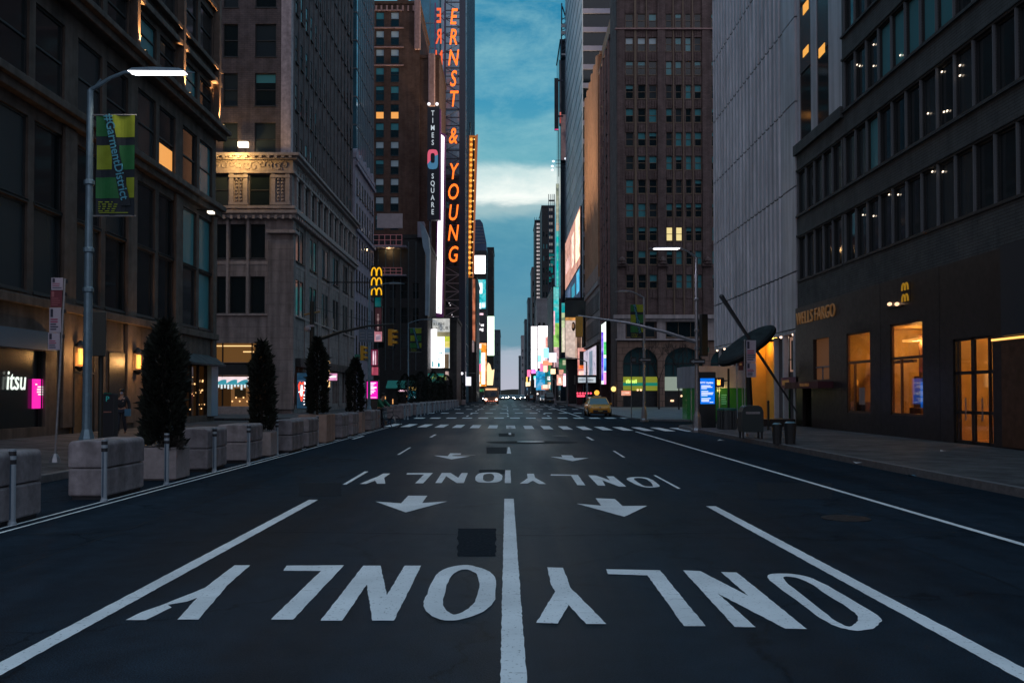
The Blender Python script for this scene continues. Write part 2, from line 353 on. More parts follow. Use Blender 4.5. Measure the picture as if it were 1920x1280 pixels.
# ------------------------------------------------------------------ road markings (traced on the road plane)
ZM = .006
def poly_g(pts, o, s):
    return [G(o[0] + x / s, o[1] + y / s, ZM) for x, y in pts]
def jag(pts, amp=.004, step=.07, seed=1):
    rn = random.Random(seed); out = []
    for i, p in enumerate(pts):
        q = pts[(i + 1) % len(pts)]; L_ = (q - p).length; k = max(1, int(L_ / step)); out.append(p)
        nrm = Vector((-(q - p).y, (q - p).x, 0)).normalized() if L_ > 0 else Vector((0, 0, 0))
        for j in range(1, k): out.append(p.lerp(q, j / k) + nrm * rn.uniform(-amp, amp))
    return out
MK = 0
def mark(name, polys):
    b = MB()
    for p in polys:
        global MK; MK += 1
        b.face(jag(p, seed=MK))
    o = b.build(name, M_paint, org=(0, 0, 0)); return tag(o, kind='structure')
def ringmark(name, outer, inner):
    b = MB(); n = len(outer)
    rn = random.Random(5)
    def sm(pts):
        out = []
        for i in range(n):
            p0, p1, p2, p3 = pts[i - 1], pts[i], pts[(i + 1) % n], pts[(i + 2) % n]
            for k in range(5):
                t_ = k / 5; out.append(.5 * ((2 * p1) + (p2 - p0) * t_ + (2 * p0 - 5 * p1 + 4 * p2 - p3) * t_ * t_ + (3 * p1 - p0 - 3 * p2 + p3) * t_ ** 3) + Vector((rn.uniform(-.006, .006), rn.uniform(-.006, .006), 0)))
        return out
    A = sm(outer); B = sm(inner); k = len(A)
    for i in range(k):
        j = (i + 1) % k; b.face([A[i], A[j], B[j], B[i]])
    return tag(b.build(name, M_paint, org=(0, 0, 0)), kind='structure')
oA, sA = (200, 1020), 1920 / 760; oB = (940, 1020)
mark('road_letter_y', [poly_g([(605, 98), (680, 98), (575, 190), (435, 355), (335, 355), (428, 252), (380, 270), (290, 285), (308, 298), (185, 357), (90, 357), (165, 320), (270, 283), (465, 205)], oA, sA)])
mark('road_letter_l', [poly_g([(852, 100), (1125, 98), (883, 355), (778, 355), (1015, 125), (837, 124)], oA, sA)])
mark('road_letter_n', [poly_g([(1215, 100), (1298, 100), (1327, 240), (1412, 100), (1490, 100), (1360, 360), (1258, 360), (1232, 190), (1115, 360), (1013, 360)], oA, sA)])
ringmark('road_letter_o', poly_g([(1690, 97), (1790, 118), (1838, 155), (1838, 260), (1780, 318), (1665, 357), (1560, 348), (1502, 290), (1518, 235), (1575, 130)], oA, sA),
         poly_g([(1690, 118), (1735, 128), (1762, 160), (1757, 235), (1725, 293), (1655, 331), (1615, 315), (1592, 275), (1612, 190), (1638, 142)], oA, sA))
mark('road_letter_y', [poly_g([(217, 108), (293, 110), (328, 205), (498, 376), (402, 376), (318, 285), (268, 374), (165, 370), (255, 222), (235, 190)], oB, sA)])
mark('road_letter_l', [poly_g([(495, 117), (752, 122), (968, 386), (865, 386), (692, 146), (505, 140)], oB, sA)])
mark('road_letter_n', [poly_g([(860, 122), (943, 126), (1170, 243), (1040, 130), (1115, 132), (1448, 400), (1345, 398), (1025, 232), (1205, 391), (1105, 390)], oB, sA)])
ringmark('road_letter_o', poly_g([(1260, 155), (1330, 137), (1440, 150), (1545, 195), (1780, 335), (1788, 375), (1740, 402), (1650, 404), (1540, 365), (1400, 265)], oB, sA),
         poly_g([(1338, 165), (1362, 152), (1440, 172), (1535, 233), (1660, 312), (1690, 350), (1675, 376), (1640, 388), (1570, 352), (1430, 243)], oB, sA))
oC, sC = (620, 820), 1920 / 360; oD = (940, 820)
mark('road_letter_y', [poly_g([(290, 462), (355, 462), (445, 428), (465, 460), (547, 460), (535, 400), (597, 358), (525, 358), (470, 388), (400, 415)], oC, sC)])
mark('road_letter_l', [poly_g([(765, 353), (1022, 352), (925, 456), (845, 456), (932, 368), (758, 368)], oC, sC)])
mark('road_letter_n', [poly_g([(1110, 352), (1200, 352), (1275, 400), (1310, 352), (1372, 352), (1332, 453), (1262, 453), (1155, 385), (1110, 453), (1046, 453)], oC, sC)])
ringmark('road_letter_o', poly_g([(1510, 352), (1660, 350), (1712, 375), (1712, 418), (1660, 445), (1510, 448), (1452, 430), (1458, 378)], oC, sC),
         poly_g([(1550, 364), (1608, 361), (1632, 380), (1632, 410), (1605, 434), (1555, 436), (1525, 418), (1527, 380)], oC, sC))
mark('road_letter_y', [poly_g([(258, 360), (325, 360), (338, 400), (450, 463), (375, 463), (315, 430), (262, 458), (185, 458), (262, 405)], oD, sC)])
mark('road_letter_l', [poly_g([(495, 366), (765, 371), (840, 476), (760, 474), (697, 380), (492, 378)], oD, sC)])
mark('road_letter_n', [poly_g([(868, 375), (945, 377), (1085, 425), (1050, 385), (1122, 386), (1250, 488), (1175, 488), (1010, 425), (1040, 480), (965, 478)], oD, sC)])
ringmark('road_letter_o', poly_g([(1252, 410), (1330, 393), (1440, 398), (1515, 425), (1582, 480), (1545, 495), (1430, 494), (1325, 458)], oD, sC),
         poly_g([(1325, 412), (1370, 402), (1435, 410), (1478, 432), (1518, 480), (1490, 488), (1430, 482), (1372, 450)], oD, sC))
mark('lane_arrow', [poly_g([(775, 580), (967, 580), (915, 652), (1165, 636), (750, 746), (448, 638), (705, 655)], oC, sC)])
mark('lane_arrow', [poly_g([(1195, 155), (1305, 157), (1293, 183), (1440, 178), (1210, 217), (1030, 178), (1170, 184)], oC, sC)])
mark('lane_arrow', [poly_g([(943, 605), (1135, 612), (1212, 682), (1460, 680), (1230, 790), (750, 658), (998, 678)], oD, sC)])
mark('lane_arrow', [poly_g([(597, 175), (708, 177), (730, 203), (875, 203), (712, 235), (490, 190), (612, 196)], oD, sC)])
mark('lane_line', [poly_g([(118, 468), (158, 468), (378, 338), (338, 338)], oC, sC)])
mark('lane_line', [poly_g([(662, 171), (688, 171), (806, 98), (785, 98)], oC, sC)])
mark('lane_line', [poly_g([(1745, 325), (1798, 325), (1803, 453), (1740, 453)], oC, sC)])
mark('lane_line', [poly_g([(1762, 160), (1805, 160), (1790, 95), (1772, 95)], oC, sC)])
mark('lane_line', [poly_g([(1520, 376), (1545, 376), (1795, 508), (1765, 510)], oD, sC)])
mark('lane_line', [poly_g([(1112, 132), (1135, 132), (1240, 197), (1215, 197)], oD, sC)])
def strip(x0, x1, y0, y1, w_, name='lane_line'):
    mark(name, [[Vector((x0 - w_ / 2, y0, ZM)), Vector((x0 + w_ / 2, y0, ZM)), Vector((x1 + w_ / 2, y1, ZM)), Vector((x1 - w_ / 2, y1, ZM))]])
c0 = G(945.6, 935); c1 = G(963, 935); d0 = G(938, 1279); d1 = G(988, 1279)
mark('lane_line', [[Vector((d0.x, 2.5, ZM)), Vector((d1.x, 2.5, ZM)), Vector((d1.x, d1.y, ZM)), Vector((c1.x, c1.y, ZM)), Vector((c0.x, c0.y, ZM)), Vector((d0.x, d0.y, ZM))]])
a = G(588, 937); strip(-3.18, a.x, 2.5, a.y, .15)
a = G(1333, 949); strip(3.18, a.x, 2.5, a.y, .15)
a = G(1192, 809); e = G(1920, 1022); strip(5.9 + (5.9 - a.x) * .1, a.x, 2, a.y, .1, 'edge_line')
for (px, py, ln) in ((662 + 10, 820, 2.6), (812, 817, 2.6), (1106, 822, 2.6), (956, 801.5, 2.2), (956, 813, 2)):
    g = G(px, py); strip(g.x, g.x, g.y - ln / 2, g.y + ln / 2, .11)
for x in (-6.42, -6.22): strip(x - .1, x + .1, 3, 47, .05, 'kerbside_line')
# crosswalks
for i in range(17):
    x = -6.3 + i * .93; yc = 50.8 - .42 * (x + 6.3)
    mark('crosswalk_bar', [[Vector((x - .24, yc - 2.6, ZM)), Vector((x + .24, yc - 2.6, ZM)), Vector((x + .24, yc + 2.0, ZM)), Vector((x - .24, yc + 2.0, ZM))]])
for i in range(14):
    x = -6.3 + i * 1.15; mark('crosswalk_bar', [[Vector((x - .35, 64.5, ZM)), Vector((x + .35, 64.5, ZM)), Vector((x + .35, 66.8, ZM)), Vector((x - .35, 66.8, ZM))]])
for Y_ in (82, 103, 128, 150):
    for i in range(12):
        x = -7 + i * 1.35; mark('crosswalk_bar', [[Vector((x - .35, Y_, ZM)), Vector((x + .35, Y_, ZM)), Vector((x + .35, Y_ + 2.2, ZM)), Vector((x - .35, Y_ + 2.2, ZM))]])
for Y_ in (70, 78, 90, 97, 112, 122):
    for x in (-3.1, 0.1, 3.3): strip(x, x, Y_, Y_ + 3.5, .14)
strip(5.6, 5.9, 69, 140, .14, 'edge_line')
# patches, manholes, steel plate
def patch(name, px0, py0, px1, py1, m=None, z=.003, n=0):
    p = [G(px0, py0, z), G(px1, py0, z), G(px1, py1, z), G(px0, py1, z)]
    tag(MB().face(jag(p, .012, .15)).build(name, m or M_tar, org=(0, 0, 0)), kind='structure')
patch('tar_patch', 858, 990, 930, 1042, mat('tar_faint', (.012, .018, .026), .75, var=.3, vs=30, spec=.03)); patch('tar_patch', 912, 838, 950, 850); patch('tar_patch', 898, 880, 950, 888)
patch('tar_patch', 935, 812, 965, 818)
def seam(pts, w_=.022):
    b = MB(); rn = random.Random(len(pts) * 7); P_ = []
    for i in range(len(pts) - 1):
        a_, c_ = Vector((*pts[i], .0015)), Vector((*pts[i + 1], .0015)); n_ = max(2, int((c_ - a_).length / .25)); d_ = (c_ - a_).normalized(); nn_ = Vector((-d_.y, d_.x, 0))
        P_ += [(a_.lerp(c_, k / n_) + nn_ * rn.uniform(-.025, .025), nn_) for k in range(n_)]
    for (p, n_), (p2, n2_) in zip(P_, P_[1:]): b.face([p - n_ * w_ * .5, p + n_ * w_ * .5, p2 + n2_ * w_ * .5, p2 - n2_ * w_ * .5])
    tag(b.build('tar_seam', mat('seam_filler', (.010, .013, .018), .7, spec=.1), org=(0, 0, 0)), kind='structure')
seam([(4.6, 3), (4.5, 14), (4.7, 26)]); seam([(-4.9, 5), (-4.8, 20), (-5, 44)])
seam([(-6, 11.2), (-2.5, 11.35), (.6, 11.1), (3.8, 11.4), (8.6, 11.2)]); seam([(-6, 22.2), (0, 22.4), (8.6, 22.1)])
M_old = mat('old_asphalt', (.019, .025, .033), .75, var=.25, vs=25, spec=.05)
patch('asphalt_patch', 560, 905, 640, 930, M_old); patch('asphalt_patch', 1420, 905, 1560, 935, M_old)
for (x_, y_, lb) in ((4.7, 12.6, 'nearest dark manhole cover, in the right hand lane'), (-1.2, 25.5, 'dark manhole cover left of the centre line before the far arrows'), (2.2, 37.5, 'farthest dark manhole cover, right of the centre line')):
    b = MB(); b.prism([(x_ + .33 * math.cos(k * math.pi / 12), y_ + .33 * math.sin(k * math.pi / 12)) for k in range(24)], .002, .010); o = b.build('manhole_cover', mat('manhole_iron', (.05, .05, .055), .4, .7, var=.4, vs=12)); tag(o, lb, 'manhole cover')
g = G(998, 829); b = MB()
pl = [(g.x + 1.65 * math.cos(k / 24 * 2 * math.pi), g.y + .9 * math.sin(k / 24 * 2 * math.pi)) for k in range(24)]
b.prism(pl, -.01, .0045); tag(b.build('tar_patch', M_tar, org=(0, 0, 0)), kind='structure')
b = MB(); g = G(995, 828.5); b.prism([(g.x + .5 * math.cos(k / 20 * 2 * math.pi), g.y + .42 * math.sin(k / 20 * 2 * math.pi)) for k in range(20)], .013, .02)
tag(b.build('manhole_cover', M_steel), 'round pale steel manhole cover on the dark tar patch in the middle lane', 'manhole cover')

# ------------------------------------------------------------------ facades
G_dark = mat('window_glass', (.012, .02, .024), .06, 0, spec=.8, var=0)
G_teal = mat('window_blind_teal', (.08, .30, .34), .15, 0, spec=.9)
G_pale = mat('window_blind_pale', (.50, .62, .68), .35, 0, spec=.6)
G_dim = mat('window_curtain_dim', (.03, .042, .05), .2, spec=.5)
M_fr = mat('window_frame_dark', (.03, .032, .035), .5)
M_frl = mat('window_frame_grey', (.16, .17, .19), .45)
M_frt = mat('window_frame_tan', (.22, .15, .10), .5)
M_litw = em('lit_window_warm', (1, .42, .10), .75); M_lity = em('lit_window_yellow', (1, .8, .35), .75); M_litp = em('lit_window_pale', (.9, .75, .55), .7)
M_room = mat('dark_room', (.02, .02, .02), .9)
WM = {}
def win_mesh(w_, h, kind, fr, nm=0, hung=True):
    key = (round(w_, 2), round(h, 2), kind, fr.name, nm, hung)
    if key in WM: return WM[key]
    f = min(.07, w_ * .08); b = MB()
    a0, a1 = -w_ / 2, w_ / 2
    b.box(a0, a0 + f, .1, .17, 0, h); b.box(a1 - f, a1, .1, .17, 0, h); b.box(a0 + f, a1 - f, .1, .17, h - f, h); b.box(a0 + f, a1 - f, .1, .17, 0, f)
    b.box(a0 - .04, a1 + .04, -.05, .1, -.09, -.003)
    if hung: b.box(a0 + f, a1 - f, .09, .16, h * .5 - f / 2, h * .5 + f / 2)
    for k in range(nm):
        x = a0 + (k + 1) * w_ / (nm + 1); b.box(x - f * .4, x + f * .4, .09, .165, f, h - f)
    d = .15
    def q(z0, z1, m, dd=d): b.m = m; b.face([(a0 + .005, dd, z0), (a1 - .005, dd, z0), (a1 - .005, dd, z1), (a0 + .005, dd, z1)])
    sp = {'dark': None, 'dim': (0, 1), 'teal': (0, 1), 'half': (.5, 1), 'top': (.72, 1), 'pale': (.55, 1), 'lit': (0, 1), 'lithalf': (0, .5), 'litlow': (0, .42), 'yellow': (0, 1)}[kind]
    mm = {'dark': G_dark, 'dim': G_dim, 'teal': G_teal, 'half': G_teal, 'top': G_teal, 'pale': G_pale, 'lit': M_litw, 'lithalf': M_litw, 'litlow': M_litw, 'yellow': M_lity}[kind]
    if sp is None: q(0, h, 1)
    else:
        if sp[0] > 0: q(0, h * sp[0], 1)
        q(h * sp[0], h * sp[1], 2)
        if sp[1] < 1: q(h * sp[1], h, 1)
    me = bpy.data.meshes.new('window'); me.from_pydata(b.v, [], b.f)
    for m in (fr, G_dark, mm): me.materials.append(m)
    me.polygons.foreach_set('material_index', b.mi); me.update(); WM[key] = me; return me
class Bld:
    def __init__(s, name, label, cat, x0, x1, y0, y1, h, wall, group=None, fr=None, roofm=None, z0=0):
        s.root = thing(name, label, cat, ((x0 + x1) / 2, (y0 + y1) / 2, z0), group)
        s.x0, s.x1, s.y0, s.y1, s.h, s.z0 = x0, x1, y0, y1, h, z0; s.wall = wall; s.fr = fr or M_fr
        s.mb = MB(); s.wins = []; s.fac = {}
    def T(s, side):
        return {'F': lambda u, d, z: (u, s.y0 + d, z), 'L': lambda u, d, z: (s.x1 - d, u, z), 'Rt': lambda u, d, z: (s.x0 + d, u, z)}[side]
    def facade(s, side, regions, zr=None, ur=None, depth=.2):
        """regions: list of (us, zs, kindfn, kw); cells outside openings are wall"""
        T = s.T(side); u0, u1 = ur or ((s.x0, s.x1) if side == 'F' else (s.y0, s.y1)); z0, z1 = zr or (s.z0, s.h)
        zc = [z0]; regions = [r for r in regions if r[1]]
        mb = s.mb
        def quad(a, b_, c, d): 
            if b_ > a + 1e-4 and d > c + 1e-4: mb.face([T(a, 0, c), T(b_, 0, c), T(b_, 0, d), T(a, 0, d)])
        z = z0
        rows = []
        for us, zs, kf, kw in regions:
            for (a, b_) in zs: rows.append((a, b_, us, kf, kw))
        rows.sort(key=lambda r: r[0]); rows = [(a, b_, sorted(us), kf, kw) for (a, b_, us, kf, kw) in rows]
        for (a, b_, us, kf, kw) in rows:
            quad(u0, u1, z, a); u = u0
            for ci, (p, q) in enumerate(us):
                quad(u, p, a, b_); u = q
                for (A, B) in (((p, a), (p, b_)), ((q, a), (q, b_)), ((p, a), (q, a)), ((p, b_), (q, b_))):
                    mb.face([T(A[0], 0, A[1]), T(B[0], 0, B[1]), T(B[0], depth, B[1]), T(A[0], depth, A[1])])
                if kf: s.wins.append((side, (p + q) / 2, q - p, a, b_ - a, kf(ci, a), kw))
            quad(u, u1, a, b_); z = b_
        quad(u0, u1, z, z1); s.fac[side] = 1
    def plain(s):
        x0, x1, y0, y1, h, z0 = s.x0, s.x1, s.y0, s.y1, s.h, s.z0; f = s.mb.face
        if 'F' not in s.fac: f([(x0, y0, z0), (x1, y0, z0), (x1, y0, h), (x0, y0, h)])
        if 'L' not in s.fac: f([(x1, y0, z0), (x1, y1, z0), (x1, y1, h), (x1, y0, h)])
        if 'Rt' not in s.fac: f([(x0, y0, z0), (x0, y1, z0), (x0, y1, h), (x0, y0, h)])
        f([(x0, y1, z0), (x1, y1, z0), (x1, y1, h), (x0, y1, h)])
    def finish(s, roof=True, roofm=None):
        s.plain(); s.wallo = s.mb.build('wall', s.wall, s.root)
        if roof:
            MB().box(s.x0 - .15, s.x1 + .15, s.y0 - .15, s.y1 + .15, s.h, s.h + .5).build('roof', roofm or s.wall[0] if isinstance(s.wall, (list, tuple)) else (roofm or s.wall), s.root)
        def area(w):
            side, u, wd, z, h, k, kw = w; T = s.T(side); p = Vector(T(u, 0, z)); return (50 if 'lit' in k or k == 'yellow' else 1) * wd * h * ((abs(p.x) / p.y) if side != 'F' else 1) / max(p.y, 1) ** 2
        ws = sorted(s.wins, key=area, reverse=True); rest = MB(); rm = [s.fr, G_dark, G_teal]
        org = Vector(s.root['_org'])
        for i, (side, u, wd, z, h, k, kw) in enumerate(ws):
            T = s.T(side); rz = {'F': 0, 'L': R(90), 'Rt': R(-90)}[side]
            me = win_mesh(wd, h, k, kw.get('fr', s.fr), kw.get('nm', 0), kw.get('hung', True))
            if i < 98:
                o = bpy.data.objects.new('window', me); COL.objects.link(o); o.parent = s.root; o.location = Vector(T(u, -kw.get('out', 0), z)) - org; o.rotation_euler = (0, 0, rz)
            else:
                Mx = Matrix.Translation(T(u, -kw.get('out', 0), z)) @ Matrix.Rotation(rz, 4, 'Z'); b0 = len(rest.v); rest.v += [Mx @ v.co for v in me.vertices]
                for p in me.polygons: rest.f.append([b0 + q for q in p.vertices]); rest.mi.append(p.material_index if k not in ('dark',) else min(p.material_index, 1))
        if rest.v: tag(rest.build('window', rm, s.root), kind='stuff')
        return s
    def part(s, name, mb, m, bevel=0, smooth=False): return mb.build(name, m, s.root, bevel, smooth)
def rk(seed, **wt):
    rn = random.Random(seed); ks = list(wt); ww = list(wt.values())
    return lambda c, z: rn.choices(ks, ww)[0]
def cols(a, b_, n, frac=.6):
    p = (b_ - a) / n; return [(a + p * (i + .5 - frac / 2), a + p * (i + .5 + frac / 2)) for i in range(n)]
def rowsz(z0, step, h, n): return [(z0 + step * i, z0 + step * i + h) for i in range(n)]
# ------------------------------------------------------------------ wall materials
W_l1 = mat('brown_limestone', (.105, .078, .064), .8, var=.22, vs=1.5, streak=.5, brick=(1.6, .75, .012, (.095, .07, .06), (.09, .065, .055)))
W_l1p = mat('brown_limestone_plain', (.11, .082, .068), .8, var=.22, vs=2, streak=.45)
W_l2 = mat('grey_limestone', (.26, .215, .21), .8, var=.18, vs=1.3, streak=.4, brick=(1.8, .9, .014, (.245, .20, .195), (.15, .12, .12)))
W_l2p = mat('grey_limestone_carved', (.34, .28, .27), .8, var=.22, vs=5, streak=.2)
W_brk = mat('dark_brick', (.105, .08, .085), .85, var=.25, vs=1.2, streak=.25, brick=(.45, .16, .014, (.13, .095, .095), (.06, .05, .055)))
W_lav = mat('lavender_stone', (.32, .29, .36), .8, var=.15, vs=1.5, streak=.3)
W_brn = mat('brown_brick', (.10, .05, .036), .85, var=.2, vs=.6, streak=.25, brick=(.5, .17, .016, (.13, .066, .048), (.05, .03, .025)))
W_pink = mat('pink_terracotta', (.42, .25, .24), .8, var=.2, vs=2, streak=.2)
W_r3 = mat('red_brown_brick', (.145, .095, .09), .85, var=.22, vs=.8, streak=.3, brick=(.5, .17, .016, (.19, .125, .12), (.09, .062, .06)))
W_tan = mat('tan_terracotta', (.62, .33, .20), .75, var=.12, vs=1.2, streak=.2)
W_podium = mat('pink_white_stone', (.5, .42, .42), .75, var=.15, vs=1.5, streak=.3)
W_whitem = mat('white_ribbed_metal', (.66, .64, .70), .42, .15, var=.08, vs=.8, streak=.3)
W_band = mat('grey_brick_band', (.085, .09, .095), .7, var=.15, vs=1.5, streak=.2, brick=(.6, .1, .012, (.075, .08, .085), (.03, .03, .03)))
W_gran = mat('black_granite', (.028, .022, .022), .35, var=.3, vs=4, spec=.35)
W_blk = mat('black_cladding', (.022, .024, .028), .6, var=.3, vs=2)
W_dkb = mat('dark_blue_cladding', (.035, .055, .075), .5, var=.3, vs=1.5)
M_glass = mat('curtain_wall_glass', (.10, .22, .28), .07, .55, var=.25, vs=.3)
M_glassb = mat('curtain_wall_glass_blue', (.30, .42, .52), .12, .5, var=.2, vs=.25)
M_white = mat('white_panel', (.62, .60, .64), .6, var=.1, vs=2)
M_bronze = mat('bronze_door', (.20, .12, .05), .4, .6, var=.3, vs=4)
M_blackm = mat('black_metal', (.018, .018, .02), .45, .3, var=.2, vs=8)
LX, RX = -17.5, 14.6

# ================================================================== LEFT: brown limestone block
B = Bld('stone_building', 'brown limestone block with tall paired windows and amber wall lamps at the left edge', 'building', -34, LX, 6, 54.3, 46, W_l1)
def bays(y_hi=54.3, n=8):
    out = []
    for k in range(n):
        c = 51.2 - 6.0 * k; out.append((c - 2.45, c - .22)); out.append((c + .22, c + 2.45))
    return sorted(out)
bay = bays()
shop = [(43.9, 45.6), (48.6, 53.4)]
k1 = rk(3, dark=6, dim=4)
def kth(c, z):
    return 'litlow' if c == 13 else k1(c, z)
B.facade('L', [
    (sorted([(12, 17.5), (20, 26), (27.2, 34.4), (48.4, 53.4)]), [(.5, 3.35)], None, {}),
    (bay, [(5.5, 8.7), (8.85, 11.9)], rk(5, dark=5, dim=4), dict(hung=False)),
    (bay, [(13.2, 16.3)], kth, {}),
    (bay, [(18.3, 19.9), (21.6, 24.2), (25.6, 28.2), (29.6, 32.2), (33.6, 36.2)], rk(9, dark=6, dim=4), {}),
], depth=.45)
B.finish()
root1 = B.root
m = MB()
for z0, z1, d in ((4.95, 5.3, .22), (12.35, 12.7, .35), (12.7, 13.0, .55), (17.0, 17.35, .55), (17.35, 17.6, .8), (20.2, 20.5, .33), (21.05, 21.3, .33), (24.6, 24.9, .25)):
    m.box(LX + .001, LX + d, 6, 54.3 + d * .6, z0, z1)
B.part('cornice', m, W_l1p, bevel=.03)
for k in range(9):
    c = 54.0 - 6.0 * k - (0 if k else 0.05)
    m = MB(); m.box(LX, LX + .14, c - .5 - (.0 if k else -.1), c + .5 - (0 if k else .25), .4, 12.3); m.box(LX, LX + .36, c - .22, c + .14, 17.62, 40)
    B.part('pilaster', m, W_l1p, bevel=.02)
m = MB()
for (a, b_) in bay: m.box(LX - .1, LX + .05, a, b_, 8.72, 8.83)
B.part('spandrel', m, M_fr)
# shop front: itsu
m = MB(); m.box(LX, LX + .3, 26.5, 34.7, 3.36, 4.05); B.part('shop_fascia', m, mat('fascia_blue', (.10, .16, .22), .25, spec=.7))
m = MB(); m.box(LX - .3, LX - .2, 12, 34.4, .5, 3.35); B.part('shop_glass', m, mat('shop_glass', (.008, .012, .014), .22, spec=.5))
for y_ in (15, 17.5, 20, 23, 26, 28.5, 30.3, 34.3):
    B.part('shop_mullion', MB().box(LX - .2, LX - .08, y_ - .04, y_ + .04, .5, 3.35), M_blackm)
g0 = PX(12, 716, LX - .12); g1 = PX(48, 716, LX - .12)
M_sgn = em('sign_white_glow', (.85, .95, .85), 1.0)
text('itsu', 1.0, (LX - .12, (g0.y + g1.y) / 2, g0.z + .04), 'L', M_sgn, B.root, 'lettering', .01, shear=.12, bold=.004, sx=.92)
a, c = PX(63, 710, LX - .1), PX(84, 765, LX - .1)
m = MB(); m.box(LX - .16, LX - .1, a.y, c.y, c.z, a.z); pst = B.part('poster', m, em('magenta_screen', (1, .02, .45), .9))
m = MB()
for i, (u0, u1) in enumerate(((.15, .3), (.35, .85), (.3, .85), (.3, .9), (.4, .85))):
    zz = a.z - (.18 + i * .085) * (a.z - c.z); m.box(LX - .1, LX - .09, a.y + u0 * (c.y - a.y), a.y + u1 * (c.y - a.y), zz - .03, zz + .02)
B.part('poster_text', m, M_sgn)
# entrance with bronze doors, between the sconces
B.part('doorway', MB().box(LX - .02, LX + .1, 36.3, 38.2, .15, 3.6), M_bronze)
m = MB()
for y_ in (36.3, 37.2, 38.12): m.box(LX + .1, LX + .16, y_, y_ + .08, .15, 3.6)
m.box(LX + .1, LX + .16, 36.3, 38.2, 2.55, 2.65); B.part('door_frame', m, M_blackm)
B.part('transom_light', MB().box(LX + .1, LX + .13, 36.5, 38.0, 2.75, 3.4), em('warm_transom', (1, .45, .12), .22))
B.part('doorway', MB().box(LX - .02, LX + .06, 39.8, 41.7, .15, 3.6), M_blackm)
m = MB(); m.box(LX - .4, LX - .3, 48.4, 53.4, .5, 3.35); B.part('shop_glass', m, mat('shop_glass_lit', (.02, .015, .01), .08, emit=(1, .4, .1), es=.012))
for y_ in (48.4, 49.6, 50.8, 52, 53.3): B.part('shop_mullion', MB().box(LX - .3, LX - .15, y_ - .04, y_ + .04, .5, 3.35), M_blackm)
rn = random.Random(4)
m = MB()
for k in range(22):
    y_ = rn.uniform(48.6, 53.2); z_ = rn.uniform(.7, 2.9); m.ball((LX - .22, y_, z_), rn.uniform(.02, .06), 6)
B.part('shop_lights', m, em('shop_bulb', (1, .55, .22), 1.6))
B.part('corner_panel', MB().box(LX, LX + .25, 53.0, 54.2, .45, 3.5), mat('blue_grey_panel', (.18, .32, .42), .35))
B.part('shop_awning', MB().prism([(0, 3.4), (0, 4.0), (.7, 3.45), (.7, 3.35)], 48.2, 54.2, lambda u, v, w_: (LX + u, w_, v)), W_blk)
# wall lanterns (lit)
M_lan = em('lantern_glass', (1, .40, .08), 1.5)
for i, px in enumerate((137, 247)):
    c = PX(px, 668 if i == 0 else 678, LX); q = thing('wall_lantern', 'lit amber wall lantern %s' % ('by the bronze doorway, nearer the camera' if i == 0 else 'farther from the camera, above the walking person'), 'wall lamp', (LX, c.y, c.z - .4), 'amber lanterns on the brown stone wall')
    m = MB()
    for dy in (-.14, 0, .14): m.box(LX + .28, LX + .36, c.y + dy - .05, c.y + dy + .04, c.z - .32, c.z + .32)
    m.build('lamp_glass', M_lan, q)
    m = MB(); m.box(LX, LX + .3, c.y - .05, c.y + .05, c.z + .42, c.z + .5); m.lathe((LX + .3, c.y, c.z + .4), [(.24, 0), (.2, .1), (.03, .25)], 8); m.lathe((LX + .3, c.y, c.z - .5), [(.05, -.1), (.2, .02), (.22, .1)], 8)
    m.build('bracket', M_blackm, q)
    lamp_light('lantern_light', 'POINT', (LX + .75, c.y, c.z), 95, (1, .5, .16), .15, parent=q)
# uplights on the pilasters above the cornice
for i, y_ in enumerate((36.05, 42.05, 48.0, 53.75)):
    q = thing('facade_uplight', 'small warm floodlight on the stone cornice, %s' % ('nearest of four', 'second of four from the camera', 'third of four from the camera', 'farthest of four')[i], 'floodlight', (LX + .6, y_, 17.6), 'facade uplights on the cornice')
    MB().box(LX + .5, LX + .7, y_ - .1, y_ + .1, 17.62, 17.75).build('housing', M_blackm, q)
    MB().box(LX + .53, LX + .67, y_ - .07, y_ + .07, 17.753, 17.77).build('lens', em('floodlight_lens', (1, .6, .25), 3), q)
    lamp_light('uplight', 'SPOT', (LX + .50, y_, 17.8), 3200, (1, .5, .18), .02, (R(180), R(-3), 0), R(34), q)
q = thing('wall_floodlight', 'small bracket lamp on the brown stone wall near its far corner', 'wall lamp', (LX, 52.6, 12.0)); c = PX(392, 410, LX)
m = MB(); m.tube([(LX, 51.0, c.z + .1), (LX + .6, 51.0, c.z + .1), (LX + .8, 51, c.z)], .04); m.build('bracket', M_blackm, q)
MB().box(LX + .65, LX + .95, 50.8, 51.2, c.z - .12, c.z).build('lamp_head', em('floodlight_pale', (1, .85, .65), 2), q)
text_l = None
# lit windows of the third floor
q = PX(300, 285, LX)

# ================================================================== LEFT: grey limestone building with brick tower
Y2 = 73.6
B = Bld('limestone_building', 'grey limestone corner building with carved cornice below a dark brick tower', 'building', -52, LX, Y2, 104, 19.6, W_l2)
def fx(px, Y=Y2): return P(px, 500, Y).x
def fz(py, Y=Y2): return P(900, py, Y).z
ucF = sorted([(fx(406), fx(424)), (fx(431), fx(461)), (fx(469), fx(497)), (fx(340), fx(368)), (fx(374), fx(400))])
u7F = sorted([(fx(467), fx(505)), (fx(395), fx(427)), (fx(340), fx(378))])
bays2 = [(74.9, 76.2), (76.5, 77.8), (80.2, 81.5), (81.8, 83.1), (85.6, 86.9), (87.2, 88.5), (91, 92.3), (92.6, 93.9), (96.4, 97.7), (98, 99.3), (101.4, 102.6)]
sm2 = [(74.8 + i * 2.65 + .3, 74.8 + i * 2.65 + 1.9) for i in range(11)]
kk = rk(21, dark=6, dim=3)
